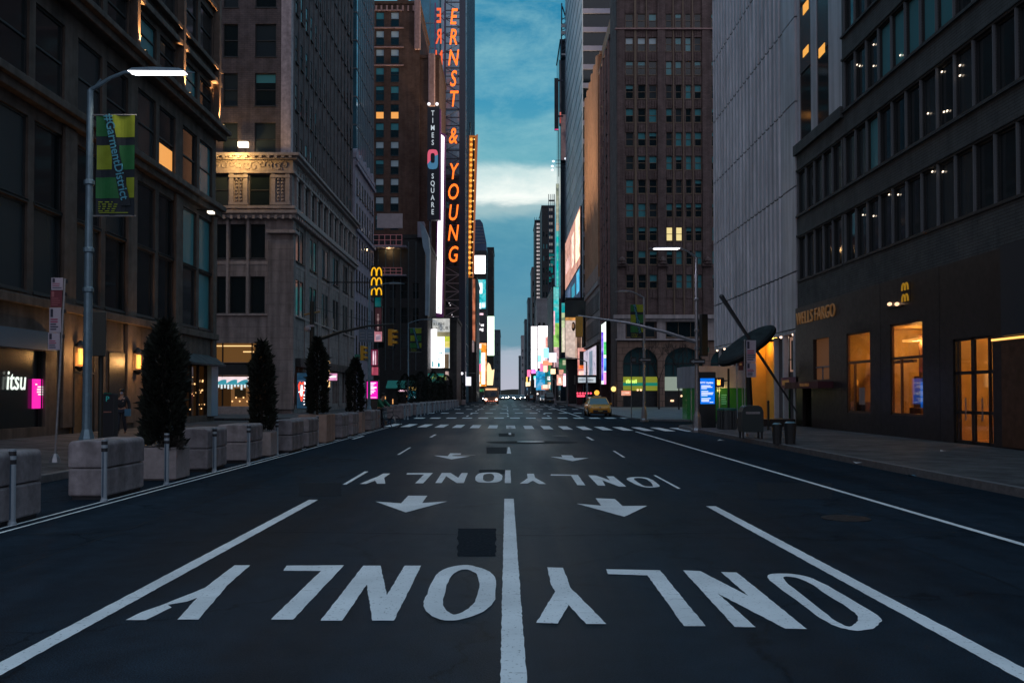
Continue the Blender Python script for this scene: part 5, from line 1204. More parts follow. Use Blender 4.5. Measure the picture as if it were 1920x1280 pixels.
for i, (a, b_) in enumerate(arch):
    B.part('arch_glass', MB().box(a, b_, Y3 + .6, Y3 + .65, z3(706), z3(650)), mat('arch_glass_teal', (.04, .09, .10), .1, spec=.8))
    m = MB(); m.box(a, b_, Y3 + .5, Y3 + .58, z3(681) - .08, z3(681) + .08)
    for k in range(1, 4): xx = a + (b_ - a) * k / 4; m.box(xx - .06, xx + .06, Y3 + .5, Y3 + .58, z3(704), z3(655))
    B.part('arch_frame', m, M_fr)
    B.part('shop_front', MB().box(a, b_, Y3 + .5, Y3 + .6, .12, z3(732)), W_blk)
    cols_ = [((.28, .30, .03), .55), ((.35, .42, .34), .5), ((.3, .3, .3), .2)][i]
    B.part('lit_shop_window', MB().box(a, b_, Y3 + .45, Y3 + .5, z3(732), z3(706)), mat('shop_lit_%d' % i, cols_[0], .5, emit=cols_[0], es=cols_[1]))
m = MB(); m.box(arch[0][0], arch[0][1], Y3 + .35, Y3 + .44, z3(723), z3(717)); B.part('green_fascia', m, em('fascia_green', (.01, .3, .2), .5))
m = MB(); rn = random.Random(8)
for k in range(7): xx = f3(1174 + k * 3); m.box(xx, xx + .15, Y3 + .3, Y3 + .34, z3(718), z3(713 - rn.random() * 2))
B.part('lit_lettering', m, em('lime_letters', (.7, 1, .2), 1.1))
m = MB()
for px, py in ((1278, 742), (1290, 741), (1196, 731), (1202, 731), (1259, 751), (1262, 751)): m.ball((f3(px), Y3 + .3, z3(py)), .14, 6)
B.part('small_lamp', m, em('bulb_peach', (1, .6, .35), 1.5))
q = screen('shop_sign', 'small orange lit sign on a dark stall under the first stone arch', 'shop sign', 1165, 732, 1184, 741, 112, (1, .35, .2), .6, ((.1, .3, .8, .6, (1, .6, .45), .8),))
# brick side wing along the avenue
B = Bld('brick_side_wing', 'long brick side wing with pale vertical lines behind the corner of the brick block', 'building', X3, 44, 122.02, 136, 50, W_r3)
B.facade('Rt', [(cols(122.4, 135.6, 6, .5), rowsz(14, 3, 1.9, 11), rk(95, dark=4, top=1), dict(out=.1))], zr=(12, 50), depth=.3)
B.finish(); m = MB()
for k in range(4): y_ = 123 + k * 3.4; m.box(X3 - .25, X3 - .001, y_ - .12, y_ + .12, 12, 50)
B.part('pale_rib', m, W_pink)
q_ = MB(); q_.box(X3 + .001, X3 + .6, 115.7, 121.98, 11, 75.9)
# ================================================================== RIGHT: tan ribbed tower + podium
B = Bld('tan_terracotta_tower', 'orange tan tower of tight vertical ribs with a stepped crown over a pale stone podium', 'building', 14.2, 44, 136.1, 160, 53, W_tan, z0=19)
B.finish(); m = MB(); m2 = MB()
for k in range(12):
    y_ = 136.4 + k * 2.0; B.part('rib', MB().box(13.75, 14.2, y_, y_ + 1.2, 19, 53 + (.8 if k % 2 else .2)), W_tan, bevel=.05)
    m2.box(13.7, 14.2, y_ + .1, y_ + 1.0, 19.01, 21.3)
B.part('white_finial', m2, W_podium)
for k, y_ in enumerate((138, 144, 150, 156)):
    lamp_light('facade_floodlight', 'SPOT', (9.5, y_, 19.5), 24000, (1, .78, .5), .4, (R(180), R(-14), 0), R(75), parent=B.root)  # spots added to brighten the tan facade, in place of screen glow
B.part('crown', MB().box(14.4, 30, 122.5, 136, 50.6, 54), W_tan)
B = Bld('stone_podium', 'pale pinkish stone podium with rows of windows under the tan tower', 'building', 14.0, 44, 136.1, 160.2, 18.9, W_podium)
B.facade('Rt', [(cols(136.5, 160, 12, .55), [(5.5, 8.3), (11, 13.6), (14.6, 17.4)], rk(97, dark=4, dim=2), dict(hung=False, out=.1))], zr=(4, 18.9), depth=.3)
B.finish(); m = MB(); m.box(13.6, 14.0, 136.1, 160.2, 9.6, 10.0); m.box(13.7, 14.0, 136.1, 160.2, 18.2, 18.9); B.part('cornice', m, W_podium)
def side_screen(name, label, cat, X, ya, yb, za, zb, col, s, shapes=(), th=.4):
    q = thing(name, label, cat, (X, (ya + yb) / 2, za)); MB().box(X + .06, X + th, ya, yb, za, zb).build('housing', M_blackm, q)
    MB().box(X, X + .05, ya + .1, yb - .1, za + .1, zb - .1).build('display', em_img('side_' + '_'.join('%d' % (v * 99) for v in col) + '_%d' % (s * 100), col, s), q)
    for k, (u0, v0, u1, v1, cc, ss) in enumerate(shapes):
        MB().box(X - .02 - k * .004, X, ya + u0 * (yb - ya), ya + u1 * (yb - ya), za + v0 * (zb - za), za + v1 * (zb - za)).build('picture_patch', em_img('glow_%s' % '_'.join('%d' % (v * 99) for v in cc) + '_%d' % (ss * 100), cc, ss), q)
    return q
side_screen('led_screen', 'wide pale lilac screen along the stone podium wall', 'billboard', 13.5, 137, 159, 3.6, 9.2, (.55, .5, .62), .8, ((.25, .2, .5, .9, (.2, .3, .42), .6), (.6, .1, .8, .5, (.8, .55, .55), .9), (.05, 0, .3, .2, (.9, .45, .3), .8)))
screen('led_strip_sign', 'upright blue violet and white LED strip on the corner of the stone podium', 'sign', 1127.5, 598, 1136.5, 720, 134, (.85, .95, .9), 1.0, ((0, .2, .45, .95, (.12, .05, .6), 1.2), (.5, .35, 1, .55, (.1, .75, .2), .9), (.5, .6, 1, .8, (.1, .35, .9), 1), (.5, .82, 1, 1, (.9, .2, .6), 1)), group=None)
# ================================================================== RIGHT: banded office tower
Y6 = 168; q = thing('banded_office_tower', 'office tower with alternating white bands and dark window strips and a striped blue glass side', 'building', (28, 190, 0))
x0 = sx(1093.5, Y6)
MB().box(x0, 46, Y6, 215, 0, 108).build('glass_wall', G_dark, q)
m = MB(); k = 0
while True:
    zt = P(1100, 18 + 34.8 * 15 - k * 34.8, Y6).z
    if zt > 108: break
    m.box(x0 - .02, 46, Y6 - .3, Y6 - .001, zt - .85, zt + .05); k += 1
m.build('white_band', mat('lilac_white_band', (.42, .40, .50), .6, var=.1, vs=.5), q)
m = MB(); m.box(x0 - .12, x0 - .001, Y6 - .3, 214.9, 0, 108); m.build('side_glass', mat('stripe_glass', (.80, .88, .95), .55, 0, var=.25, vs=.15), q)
m = MB(); z = 20
while z < 108:
    m.box(x0 - .17, x0 - .12, Y6, 215, z, z + .5); z += 3.4
m.build('side_bands', mat('stripe_bands', (.20, .27, .36), .4), q)
m = MB(); m.box(x0 - .2, x0 - .1, 214, 216.0, 18, 108); m.build('corner_edge', mat('pale_edge', (.5, .6, .68), .4), q)
# warm / blue reflections painted as glowing panels on its lower part, and black band
side_screen('led_screen', 'glowing orange and white panel painted as a reflection low on the striped glass side', 'billboard', x0 - .5, 169, 212, 26, 37, (.75, .32, .22), .7, ((.02, .15, .25, .95, (1, .75, .45), 1.3), (.35, .2, .5, .8, (1, .65, .5), 1.1), (.65, .3, .95, .55, (.8, .4, .35), .9)))
side_screen('led_screen', 'dark panel with bright blue streaks under the orange reflection panel', 'billboard', x0 - .5, 169, 212, 17.5, 25.8, (.03, .05, .12), .5, ((.04, .45, .2, .95, (.02, .4, .65), .9), (.3, .5, .5, .8, (.02, .35, .5), .7), (.6, .6, .8, .9, (.1, .15, .3), .6)))
screen('billboard', 'dark canopy band above the tan portrait billboard', 'billboard', 1060, 563, 1102, 594, 163, (.008, .012, .015), .4)
q = screen('billboard', 'tan portrait billboard of a person with dark hair in a pale robe', 'billboard', 1060, 594, 1091, 672, 164, (.55, .36, .27), .7, ((0, 0, 1, .08, (.75, .33, .08), .8), (.0, .1, .6, 1, (.62, .47, .4), .75), (.7, .45, .95, .8, (.25, .13, .08), .5), (.76, 0, 1, .45, (.55, .28, .03), .7)))
MB().ball((sx(1075, 164), 163.9, sz(612, 164)), .5, 10, (.7, .2, 1.7)).build('portrait_hair', M_blackm, q); MB().ball((sx(1074, 164), 163.75, sz(611, 164)), .3, 10, (.8, .2, 1.5)).build('portrait_face', em('portrait_skin', (.4, .22, .13), .5), q)
q = screen('led_screen', 'reddish screen with a black square and flames beside the tan portrait', 'billboard', 1083, 652, 1101, 706, 160, (.75, .25, .2), .75, ((.2, .12, .95, .6, (.012, .012, .012), .3), (.1, .6, 1, .72, (.9, .15, .02), .9), (.1, .8, 1, .95, (.95, .5, .42), .9)))
q = screen('theatre_marquee', 'pale lit theatre marquee over dark doors on the right of the avenue', 'marquee', 1084, 707, 1117, 717, 132, (.55, .62, .68), .7)
m = MB(); rn = random.Random(6); xx = sx(1086, 132)
while xx < sx(1112, 132): ww = rn.uniform(.06, .16); m.box(xx, xx + ww, 131.9, 131.95, sz(712.5, 132), sz(711, 132) + rn.uniform(-.03, .03)); xx += ww + .05
m.build('small_lettering', MAT['ink_dark'], q)
MB().box(sx(1078, 133), sx(1118, 133), 132.6, 135, sz(720, 133), sz(703, 133)).build('canopy', W_blk, q)
MB().box(sx(1082, 133), sx(1092, 133), 133.6, 134.6, .12, sz(720, 133)).build('side_wall', W_blk, q)
m = MB()
for k in range(6): m.ball((sx(1083 + k * 5, 131), 131.5, sz(737, 131)), .16, 6)
m.box(sx(1082, 131), sx(1097, 131), 131.6, 131.8, sz(744, 131), sz(740, 131)); m.build('red_lights', em('marquee_red', (1, .08, .15), 1.4), q)
B = Bld('theatre_block', 'black street level block behind the theatre marquee', 'building', sx(1062, 165), 13.9, 165, 167, sz(563, 165), W_blk); B.finish()
# dark signs and glass left of the banded tower
Y = 216
B = Bld('dark_glass_slab', 'very dark narrow glass slab between the striped glass tower and the hanging signs', 'building', sx(1051, Y), sx(1072, Y), Y + .01, Y + 16, sz(78, Y), mat('slab_dark_glass', (.02, .045, .07), .12, .3, var=.3, vs=.2)); B.finish()
B = Bld('pale_glass_slab', 'thin pale blue glass slab left of the striped glass tower', 'building', sx(1064.5, 213), x0 - .25, 213, 215.95, sz(-10, 213), mat('slab_pale_glass', (.35, .5, .6), .2, .3, var=.1, vs=.3), z0=sz(462, 213)); B.finish()
q = thing('roof_sign_mast', 'steel lattice mast with two white boxes high above the hanging signs', 'mast', (sx(1056, Y - 1), Y - 1, sz(110, Y)))
m = MB()
xa, xb = sx(1053, Y - 1), sx(1063, Y - 1); z = sz(112, Y)
m.tube([(xa, Y - 1, z), (sx(1053.5, Y), Y - 1, sz(10, Y))], .16, 5); m.tube([(xb, Y - 1, z), (sx(1062, Y), Y - 1, sz(40, Y)), (sx(1054.5, Y), Y - 1, sz(16, Y))], .16, 5)
for k in range(8): m.tube([(xa, Y - 1, z + k * 1.3), (xb, Y - 1, z + (k + 1) * 1.25)], .09, 4); m.tube([(xa, Y - 1, z + (k + .5) * 1.3), (xb, Y - 1, z + k * 1.3)], .07, 4)
m.build('lattice', M_lat, q)
m = MB(); m.box(xa, xb, Y - 1.5, Y - 1.2, sz(56, Y), sz(50, Y)); m.box(xa, xb, Y - 1.5, Y - 1.2, sz(69, Y), sz(63, Y)); m.box(xa, sx(1061, Y), Y - 1.5, Y - 1.2, sz(108, Y), sz(105, Y)); m.build('white_box', mat('white_box', (.6, .62, .65), .5), q)
q = screen('hanging_banner', 'black hanging banner with a glowing pink lower edge high over the avenue', 'banner', 1040, 147, 1047, 244, Y - 3, (.01, .012, .02), .3, ((0, .98, 1, 1, (.7, .03, .2), .9),), th=.4)
MB().box(sx(1047, Y - 3), sx(1055, Y), Y - 2.8, Y - 2.6, sz(160, Y), sz(157, Y)).build('bracket', M_lat, q); MB().box(sx(1047, Y - 3), sx(1055, Y), Y - 2.8, Y - 2.6, sz(226, Y), sz(223, Y)).build('bracket', M_lat, q)
q = screen('hanging_banner', 'second dark banner with a thin red mark, right beside the pink edged one', 'banner', 1049, 113, 1052, 235, Y - 2, (.03, .035, .05), .4, ((0, .8, 1, .97, (.6, .1, .08), .7),))
q = screen('hanging_banner', 'muted purple brown banner panel under the lattice mast', 'banner', 1052, 215, 1062.5, 300, Y - 2, (.12, .08, .09), .6)
q = thing('floodlight_boom', 'horizontal boom with white floodlights reaching over the avenue', 'floodlight', (sx(1050, Y - 2), Y - 2, sz(320, Y)))
m = MB(); 
for py in (305, 311, 318): m.box(sx(1041, Y), sx(1064, Y), Y - 2, Y - 1.9, sz(py, Y), sz(py - .8, Y))
m.tube([(sx(1047, Y), Y - 2, sz(335, Y)), (sx(1047, Y), Y - 2, sz(250, Y))], .08, 5); m.build('boom', M_lat, q)
m = MB()
for px, py in ((1037, 307), (1035, 316), (1035, 323), (1066, 318), (1076, 318), (1082, 307), (1068, 307), (1060, 302)): m.ball((sx(px, Y), Y - 2.2, sz(py, Y)), .36, 6, (1.1, .8, .8))
m.build('flood_lamp', em('lamp_cold', (.85, .92, 1), 1.2), q)
side = [('vertical_strip_screen', 'tall narrow peach to teal strip screen on the right of the avenue', 1043, 345, 1050, 555, 228, (.62, .45, .32), .7, ((0, .42, .55, 1, (.0, .55, .5), .8), (.0, 0, .4, .35, (.5, .55, .4), .6))),
        ('vertical_strip_screen', 'broad teal to lime strip screen beside the dark glass slab', 1038, 538, 1048, 688, 200, (.02, .5, .5), .8, ((0, .45, 1, .75, (.30, .62, .12), .8), (0, .75, 1, 1, (.75, .45, .45), .9), (0, .3, .25, .6, (.8, .4, .5), 1))),
        ('vertical_strip_screen', 'slim pale green strip screen with a pointed teal top', 1053, 568, 1059, 660, 190, (.55, .65, .35), .75, ((0, 0, 1, .2, (.0, .4, .42), .6), (.2, .5, 1, 1, (.75, .65, .5), .8))),
        ('led_screen', 'dark panel between the two strip screens on the right', 1048, 560, 1053, 700, 201, (.012, .015, .02), .3, ()),
        ('led_screen', 'large blank white screen with a pink lower corner on the right of the avenue', 996, 612, 1007, 700, 290, (1, .92, .96), 2.4, ((0, .48, 1, .49, (.1, .1, .1), .3), (0, .9, .8, 1, (.9, .2, .7), 1.1))),
        ('led_screen', 'second blank white screen beside the first, slightly wider', 1009, 611, 1029, 690, 280, (1, .94, .97), 2.4, ((.65, .25, .9, .5, (.95, .35, .3), 1), (.6, .5, .95, 1, (1, .6, .6), 1.1), (.5, .4, .58, .95, (.15, .05, .05), .4))),
        ('led_screen', 'bright azure screen low on the right of the avenue', 1005, 695, 1022, 731, 250, (.01, .32, .62), .85, ((.0, .4, 1, .43, (.0, .15, .3), .5),)),
        ('led_screen', 'teal screen with a white emblem right of the azure screen', 1023, 695, 1035, 730, 245, (.0, .28, .3), .7, ((.2, .3, .7, .5, (.8, .9, .9), 1), (.3, .6, .8, .75, (.9, .4, .2), .9))),
        ('led_screen', 'small white and green mixed screen above the azure screen', 1022, 683, 1034, 694, 246, (.6, .7, .6), .8, ((.5, 0, 1, 1, (.1, .35, .1), .6),)),
        ('led_screen', 'magenta and teal mixed screen right of the white screens', 1030, 612, 1037, 682, 262, (.01, .22, .24), .6, ((.0, .05, .8, .15, (.8, .1, .4), 1), (.1, .7, 1, .95, (.8, .1, .6), 1), (0, .2, .5, .25, (.7, .3, .4), .9))),
        ('led_screen', 'green and orange shop display low beside the magenta dotted signs', 1048, 672, 1062, 702, 185, (.02, .14, .05), .6, ((.5, .1, .9, .4, (.5, .5, .3), .7), (0, .7, .6, 1, (.8, .3, .2), .8))),
        ('led_screen', 'white and green double sign under the tan portrait billboard', 1064, 672, 1082, 683, 166, (.3, .3, .3), .5, ((.0, .1, .35, .95, (.7, .8, .7), .9), (.5, .1, 1, .95, (.15, .4, .1), .7))),
        ('led_screen', 'bright white and magenta sign cluster near the far right kerb', 1056, 700, 1070, 724, 175, (.9, .5, .65), 1.1, ((0, .2, .3, .9, (1, .95, 1), 1.4), (.5, 0, 1, .3, (.9, .1, .2), 1.1), (.5, .5, 1, .7, (.9, .2, .5), 1.1))),
        ('led_screen', 'warm orange glowing shop front near the far right kerb', 1044, 702, 1055, 722, 205, (.9, .4, .3), .9, ((.3, .3, .7, .8, (1, .8, .6), 1.2),)),
        ]
for nm, lb, a, b_, c, d, Y, col, s_, shp in side: screen(nm, lb, 'billboard', a, b_, c, d, Y, col, s_, shp)
# distant right-hand buildings
def simple_tower(label, px0, px1, py, Y, m, seed, kinds, ncol, step, h, dep=20, group=None, name='distant_building'):
    B = Bld(name, label, 'building', sx(px0, Y), sx(px1, Y), Y, Y + dep, sz(py, Y), m, group)
    nr = int((B.h - 12) / step); B.facade('F', [(cols(B.x0 + .1, B.x1 - .1, ncol, .5), rowsz(10, step, h, nr), rk(seed, **kinds), {})], depth=.2); B.finish(); return B
G_st = mat('grey_far_stone', (.28, .27, .29), .8, var=.2, vs=.5)
simple_tower('dark tower behind the teal scaffold, tallest of the far right cluster', 1016, 1040, 388, 300, W_blk, 1, dict(dark=5, teal=1), 4, 4, 1.6)
B = simple_tower('far tower with stacked white lit balconies beside the sky gap', 1003.5, 1015.5, 415, 320, W_blk, 2, dict(dark=1), 2, 4, 1.6)
m = MB()
for k in range(22): z_ = sz(420 + k * 7.2, 320); m.box(B.x0 + .4, B.x1 - .2, 319.2, 319.9, z_ - .45, z_ + .15)
B.part('lit_balcony', m, mat('balcony_pale', (.6, .55, .55), .6, emit=(.9, .8, .8), es=.4))
m = MB()
for px in (1002, 1006, 1010): m.box(sx(px, 319), sx(px + .6, 319), 319, 319.3, sz(600, 319), sz(407, 319))
B.part('hoist_mast', m, M_lat)
simple_tower('slim grey building left of the balcony tower', 997.5, 1003, 503, 335, G_st, 3, dict(dark=1), 1, 4, 1.6)
simple_tower('stepped dark building against the far sky, behind the slim grey one', 990, 998, 560, 380, W_dkb, 4, dict(dark=2, dim=1), 2, 4, 1.5)
simple_tower('low dark purple building near the horizon on the right of the sky gap', 984, 991, 600, 430, W_dkb, 5, dict(dark=2, dim=1), 2, 4, 1.5)
simple_tower('small far brick building just left of the low purple one', 977.5, 984.5, 630, 520, G_st, 6, dict(dark=2, dim=1), 2, 4, 1.5)
simple_tower('farthest dark blue building at the right edge of the sky gap', 973, 978, 668, 600, W_dkb, 7, dict(dark=2, dim=1), 2, 4, 1.5)
simple_tower('grey stone building with small lit windows above the white screens', 1006.5, 1033, 562, 292, G_st, 8, dict(dark=3, yellow=1, pale=1), 3, 4.2, 2.2)
q = thing('construction_scaffold', 'teal netted construction scaffold in front of the tallest far right tower', 'scaffold', (sx(1034, 285), 285, 0))
m = MB()
for k in range(40):
    z_ = 4 + k * 2.1
    if z_ < sz(372, 285): m.box(sx(1028.5, 285), sx(1040, 285), 285, 286.2, z_, z_ + .25)
for px in (1029, 1033, 1037, 1040): m.box(sx(px, 285) - .1, sx(px, 285) + .1, 285, 285.3, 0, sz(364, 285))
m.build('frame', M_lat, q)
m = MB(); rn = random.Random(5)
for k in range(34): x_ = sx(rn.uniform(1029, 1036), 285); z_ = sz(rn.uniform(470, 640), 285); m.box(x_, x_ + rn.uniform(.4, 1), 285.3, 285.5, z_, z_ + rn.uniform(.8, 1.6))
m.build('netting', em('net_teal', (.0, .22, .22), .5), q)
m = MB()
for k in range(9): z_ = sz(395 + k * 13, 285); m.box(sx(1030, 285), sx(1036, 285), 285.3, 285.4, z_, z_ + .8)
m.build('work_light', em('work_grey', (.4, .38, .38), .4), q)
simple_tower('dark filler block behind the strip screens on the right', 1036, 1062, 540, 236, W_blk, 11, dict(dark=1), 3, 4, 1.5, dep=30)
simple_tower('dark street block behind the azure screen', 996, 1042, 700, 300, W_blk, 12, dict(dark=1), 3, 4, 1.5, dep=6)
# left distant continuation
simple_tower('dark low block behind the glowing gold sign on the left', 880, 926, 690, 345, W_blk, 13, dict(dark=1, dim=1), 5, 4, 1.5)
# far wooded hill
hl = MB(); rn = random.Random(2)
pts = [(-90 + k * 6, 4 + 3 * math.exp(-((k - 19) / 6) ** 2) + rn.uniform(-.5, .5)) for k in range(33)]
hl.prism([(-90, -1)] + pts + [(102, -1)], 900, 960, lambda u, v, w_: (u, w_, v)); tag(hl.build('hill', mat('hill_dusk', (.05, .06, .05), .9, var=.4, vs=.05), org=(0, 0, 0)), kind='structure')
# ================================================================== street furniture
M_gran2 = mat('barrier_granite', (.25, .23, .25), .75, var=.3, vs=5, bump=.3, bs=60, streak=.5)
M_pole = mat('painted_pole', (.16, .25, .32), .4, .4, var=.2, vs=5)
M_dpole = mat('dark_pole', (.03, .035, .035), .45, .4)
M_gpole = mat('galvanised_pole', (.28, .29, .32), .4, .6, var=.2, vs=10)
M_refl = mat('reflector_white', (.30, .36, .42), .35, var=.12, vs=6)
M_rub = mat('rubber_dark', (.02, .022, .03), .6)
M_yel = mat('signal_yellow', (.62, .33, .03), .45, var=.12, vs=4)
M_soil = mat('soil', (.03, .022, .016), .9)
def barrier(x0, x1, y0, y1, h, label):
    q = thing('barrier_block', label, 'barrier', ((x0 + x1) / 2, (y0 + y1) / 2, 0), 'granite barrier blocks along the left kerb')
    hm = h * .54
    MB().box(x0, x1, y0, y1, .06, hm - .006).build('lower_block', M_gran2, q, bevel=.035)
    r = .085; m = MB(); pr = [(x0, hm + .006)] + [(x0 + r - r * math.cos(a), h - r + r * math.sin(a)) for a in [R(k * 15) for k in range(7)]] + [(x1 - r + r * math.sin(a), h - r + r * math.cos(a)) for a in [R(k * 15) for k in range(7)]] + [(x1, hm + .006)]
    m.prism(pr, y0, y1, lambda u, v, w_: (u, w_, v)); m.build('upper_block', M_gran2, q, bevel=.02)
    MB().box(x0 + .05, x1 - .05, y0 + .05, y1 - .05, 0, h * .9).build('core', M_rub, q); return q
def post(x, y, h, label):
    q = thing('delineator_post', label, 'bollard', (x, y, 0), 'white reflective posts along the left kerb')
    m = MB(); m.lathe((x, y, 0), [(.06, 0), (.058, .03), (.046, .05), (.045, h * .8)], 10); m.m = 0; m.build('post_tube', M_refl, q)
    m = MB(); m.box(x - .008, x + .008, y - .054, y - .043, .08, h * .8); m.build('groove', mat('groove_blue', (.05, .1, .16), .4), q)
    for z0, z1, mt in ((.8, .86, M_rub), (.86, .91, M_refl), (.91, .97, M_rub), (.97, 1.0, M_refl)):
        MB().cyl((x, y, h * z0), (x, y, h * z1), .048, n=10).build('band', mt, q)
    return q
NB = [(-7.15, -6.52, 11.5, 12.75, 'barrier block cut off by the left edge of the photo'),
      (-7.15, -6.52, 14.8, 16.35, 'large granite barrier block in full view nearest the camera'),
      (-7.35, -6.62, 20.1, 21.5, 'granite barrier block just behind the first tall hedge planter'),
      (-7.25, -6.5, 22.7, 24.2, 'granite barrier block just in front of the second tall hedge planter'),
      (-6.95, -6.3, 26.6, 28.2, 'granite barrier block just beyond the second tall hedge planter'),
      (-6.95, -6.3, 28.9, 30.4, 'granite barrier block touching the big tan planter on its near side'),
      (-6.95, -6.3, 34.8, 36.3, 'granite barrier block right after the big tan planter'),
      (-6.95, -6.3, 37.2, 38.7, 'granite barrier block beside the fourth tall hedge'),
      (-6.95, -6.3, 42.2, 43.6, 'granite barrier block second from the cyclist'),
      (-6.95, -6.3, 44.2, 45.4, 'granite barrier block closest to the standing cyclist')]
for x0, x1, y0, y1, lb in NB: barrier(x0, x1, y0, y1, .96, lb)
for i, px, py in ((0, 22, 984), (1, 195, 940), (2, 312, 909), (3, 402, 884), (4, 466, 871), (5, 519, 852), (6, 561, 842), (7, 595, 833), (8, 624, 824), (9, 650, 818), (10, 670, 812), (11, 689, 808), (12, 706, 804)):
    g = G(px, py); post(max(g.x, -6.75), g.y, .98 if i > 1 else 1.0, ('white reflective post at the near left corner, cut by no other post, %s' % ORD[i]).replace(', cut by no other post, nearest', ', nearest the camera').replace('at the near left corner, cut by no other post, ', 'along the left kerb before the crossing, ') + ('' if i == 0 else ' from the camera'))
# far barrier group
for k in range(13):
    y = 62.5 + k * 5.0 if k > 1 else (62.5, 69)[k]
    x = -8.25 + (.06 * k if k else 0)
    barrier(x, x + 1.15 if k == 0 else x + .9, y, y + (1.5 if k < 2 else 3.4), .97, 'far granite barrier block beyond the crossing, %s from the crossing' % ORD[k])
for k in range(20):
    y = (62.2, 61.9)[k] if k < 2 else 69.6 + (k - 2) * 2.9; x = (-7.0, -6.75)[k] if k < 2 else -6.95 + .03 * k
    post(x, y, .98, 'white reflective post beyond the crossing, %s after the cyclist' % ORD[k])
# planters with clipped conifers
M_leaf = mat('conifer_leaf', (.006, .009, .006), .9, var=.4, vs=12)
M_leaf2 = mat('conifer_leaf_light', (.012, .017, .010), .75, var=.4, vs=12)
M_bark = mat('bark_dark', (.04, .03, .025), .9, var=.3, vs=20)
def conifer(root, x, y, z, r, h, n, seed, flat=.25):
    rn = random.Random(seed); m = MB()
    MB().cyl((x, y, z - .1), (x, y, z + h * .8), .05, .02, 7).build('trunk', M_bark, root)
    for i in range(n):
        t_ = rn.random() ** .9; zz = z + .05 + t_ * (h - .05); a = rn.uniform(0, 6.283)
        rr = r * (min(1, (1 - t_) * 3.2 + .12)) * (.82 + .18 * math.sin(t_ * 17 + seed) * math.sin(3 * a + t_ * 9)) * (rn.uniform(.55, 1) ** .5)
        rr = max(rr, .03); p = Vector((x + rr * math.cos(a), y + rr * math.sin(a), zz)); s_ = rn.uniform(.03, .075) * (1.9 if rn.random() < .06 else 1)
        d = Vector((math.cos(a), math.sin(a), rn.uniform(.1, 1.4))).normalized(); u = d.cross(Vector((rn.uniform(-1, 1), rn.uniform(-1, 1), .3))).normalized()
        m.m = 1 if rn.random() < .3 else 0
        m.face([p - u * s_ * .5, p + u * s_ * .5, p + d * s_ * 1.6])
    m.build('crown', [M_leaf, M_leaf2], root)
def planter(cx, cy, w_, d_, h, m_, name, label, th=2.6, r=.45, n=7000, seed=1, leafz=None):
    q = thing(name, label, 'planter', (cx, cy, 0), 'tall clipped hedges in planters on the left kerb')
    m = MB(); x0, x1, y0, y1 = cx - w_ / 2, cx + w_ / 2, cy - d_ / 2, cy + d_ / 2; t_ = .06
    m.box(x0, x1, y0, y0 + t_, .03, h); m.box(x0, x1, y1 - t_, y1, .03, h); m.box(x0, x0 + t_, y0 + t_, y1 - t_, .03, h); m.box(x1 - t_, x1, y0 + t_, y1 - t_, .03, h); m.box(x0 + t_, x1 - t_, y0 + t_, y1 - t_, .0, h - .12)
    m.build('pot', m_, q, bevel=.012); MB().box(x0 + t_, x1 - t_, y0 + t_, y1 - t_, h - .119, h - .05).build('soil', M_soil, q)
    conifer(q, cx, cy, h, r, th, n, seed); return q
M_pl = mat('planter_concrete', (.30, .27, .28), .75, var=.15, vs=8); M_plt = mat('planter_tan', (.34, .24, .20), .7, var=.15, vs=5, streak=.3)
planter(-6.98, 18.5, .78, .78, .66, M_pl, 'planter_with_conifer', 'pale planter with the widest tall hedge, nearest the camera', 2.55, .46, 11000, 3)
planter(-6.85, 25.4, .68, .68, .68, M_pl, 'planter_with_conifer', 'small pale planter with a narrow tall hedge in front of the lit corner shop', 2.5, .37, 8000, 5)
planter(-6.85, 32.8, 1.0, 1.6, 1.0, M_plt, 'planter_with_conifer', 'big tan planter with the third tall hedge near the mast arm pole', 2.75, .42, 8000, 8)
planter(-6.75, 40.4, .75, .9, .9, M_plt, 'planter_with_conifer', 'low tan planter with the fourth tall hedge, left of the magenta kiosk', 2.4, .42, 6000, 11)
fp = planter(-10.3, 92, 1.2, 1.2, .8, M_pl, 'planter_with_conifer', 'far planter hedge beyond the crossing, left end of the row', 3.0, .95, 4500, 13)
for k, (x, y, s_, lb) in enumerate(((-10.2, 98, 1.0, 'second in the row'), (-9.6, 101, 1.12, 'third in the row'), (-9.4, 108, 1.0, 'fourth in the row'), (-8.9, 110, 1.18, 'fifth in the row'), (-8.6, 117, 1.05, 'sixth in the row'), (-8.3, 124, 1.15, 'seventh in the row'), (-7.6, 150, 1.0, 'right end of the row'))):
    copy_tree(fp, (x, y, 0), k * .7, 'far planter hedge beyond the crossing, %s from the left' % lb, s_)
# shrubs under first hedge (small plants in pot)
def shrub(cx, cy, z, r, n, seed, label):
    rn = random.Random(seed); m = MB()
    for i in range(n):
        d = Vector((rn.gauss(0, 1), rn.gauss(0, 1), abs(rn.gauss(0, 1)))).normalized() * r * rn.uniform(.4, 1); p = Vector((cx, cy, z)) + d
        u = Vector((rn.uniform(-1, 1), rn.uniform(-1, 1), rn.uniform(-1, 1))).normalized() * .035; v = d.normalized() * .08
        m.face([p - u, p + v, p + u])
    return tag(m.build('shrub', mat('shrub_leaf', (.045, .04, .035), .8, var=.4, vs=10)), label, 'shrub')
shrub(-6.75, 18.3, .62, .26, 500, 4, 'small ragged shrub at the right foot of the first hedge')

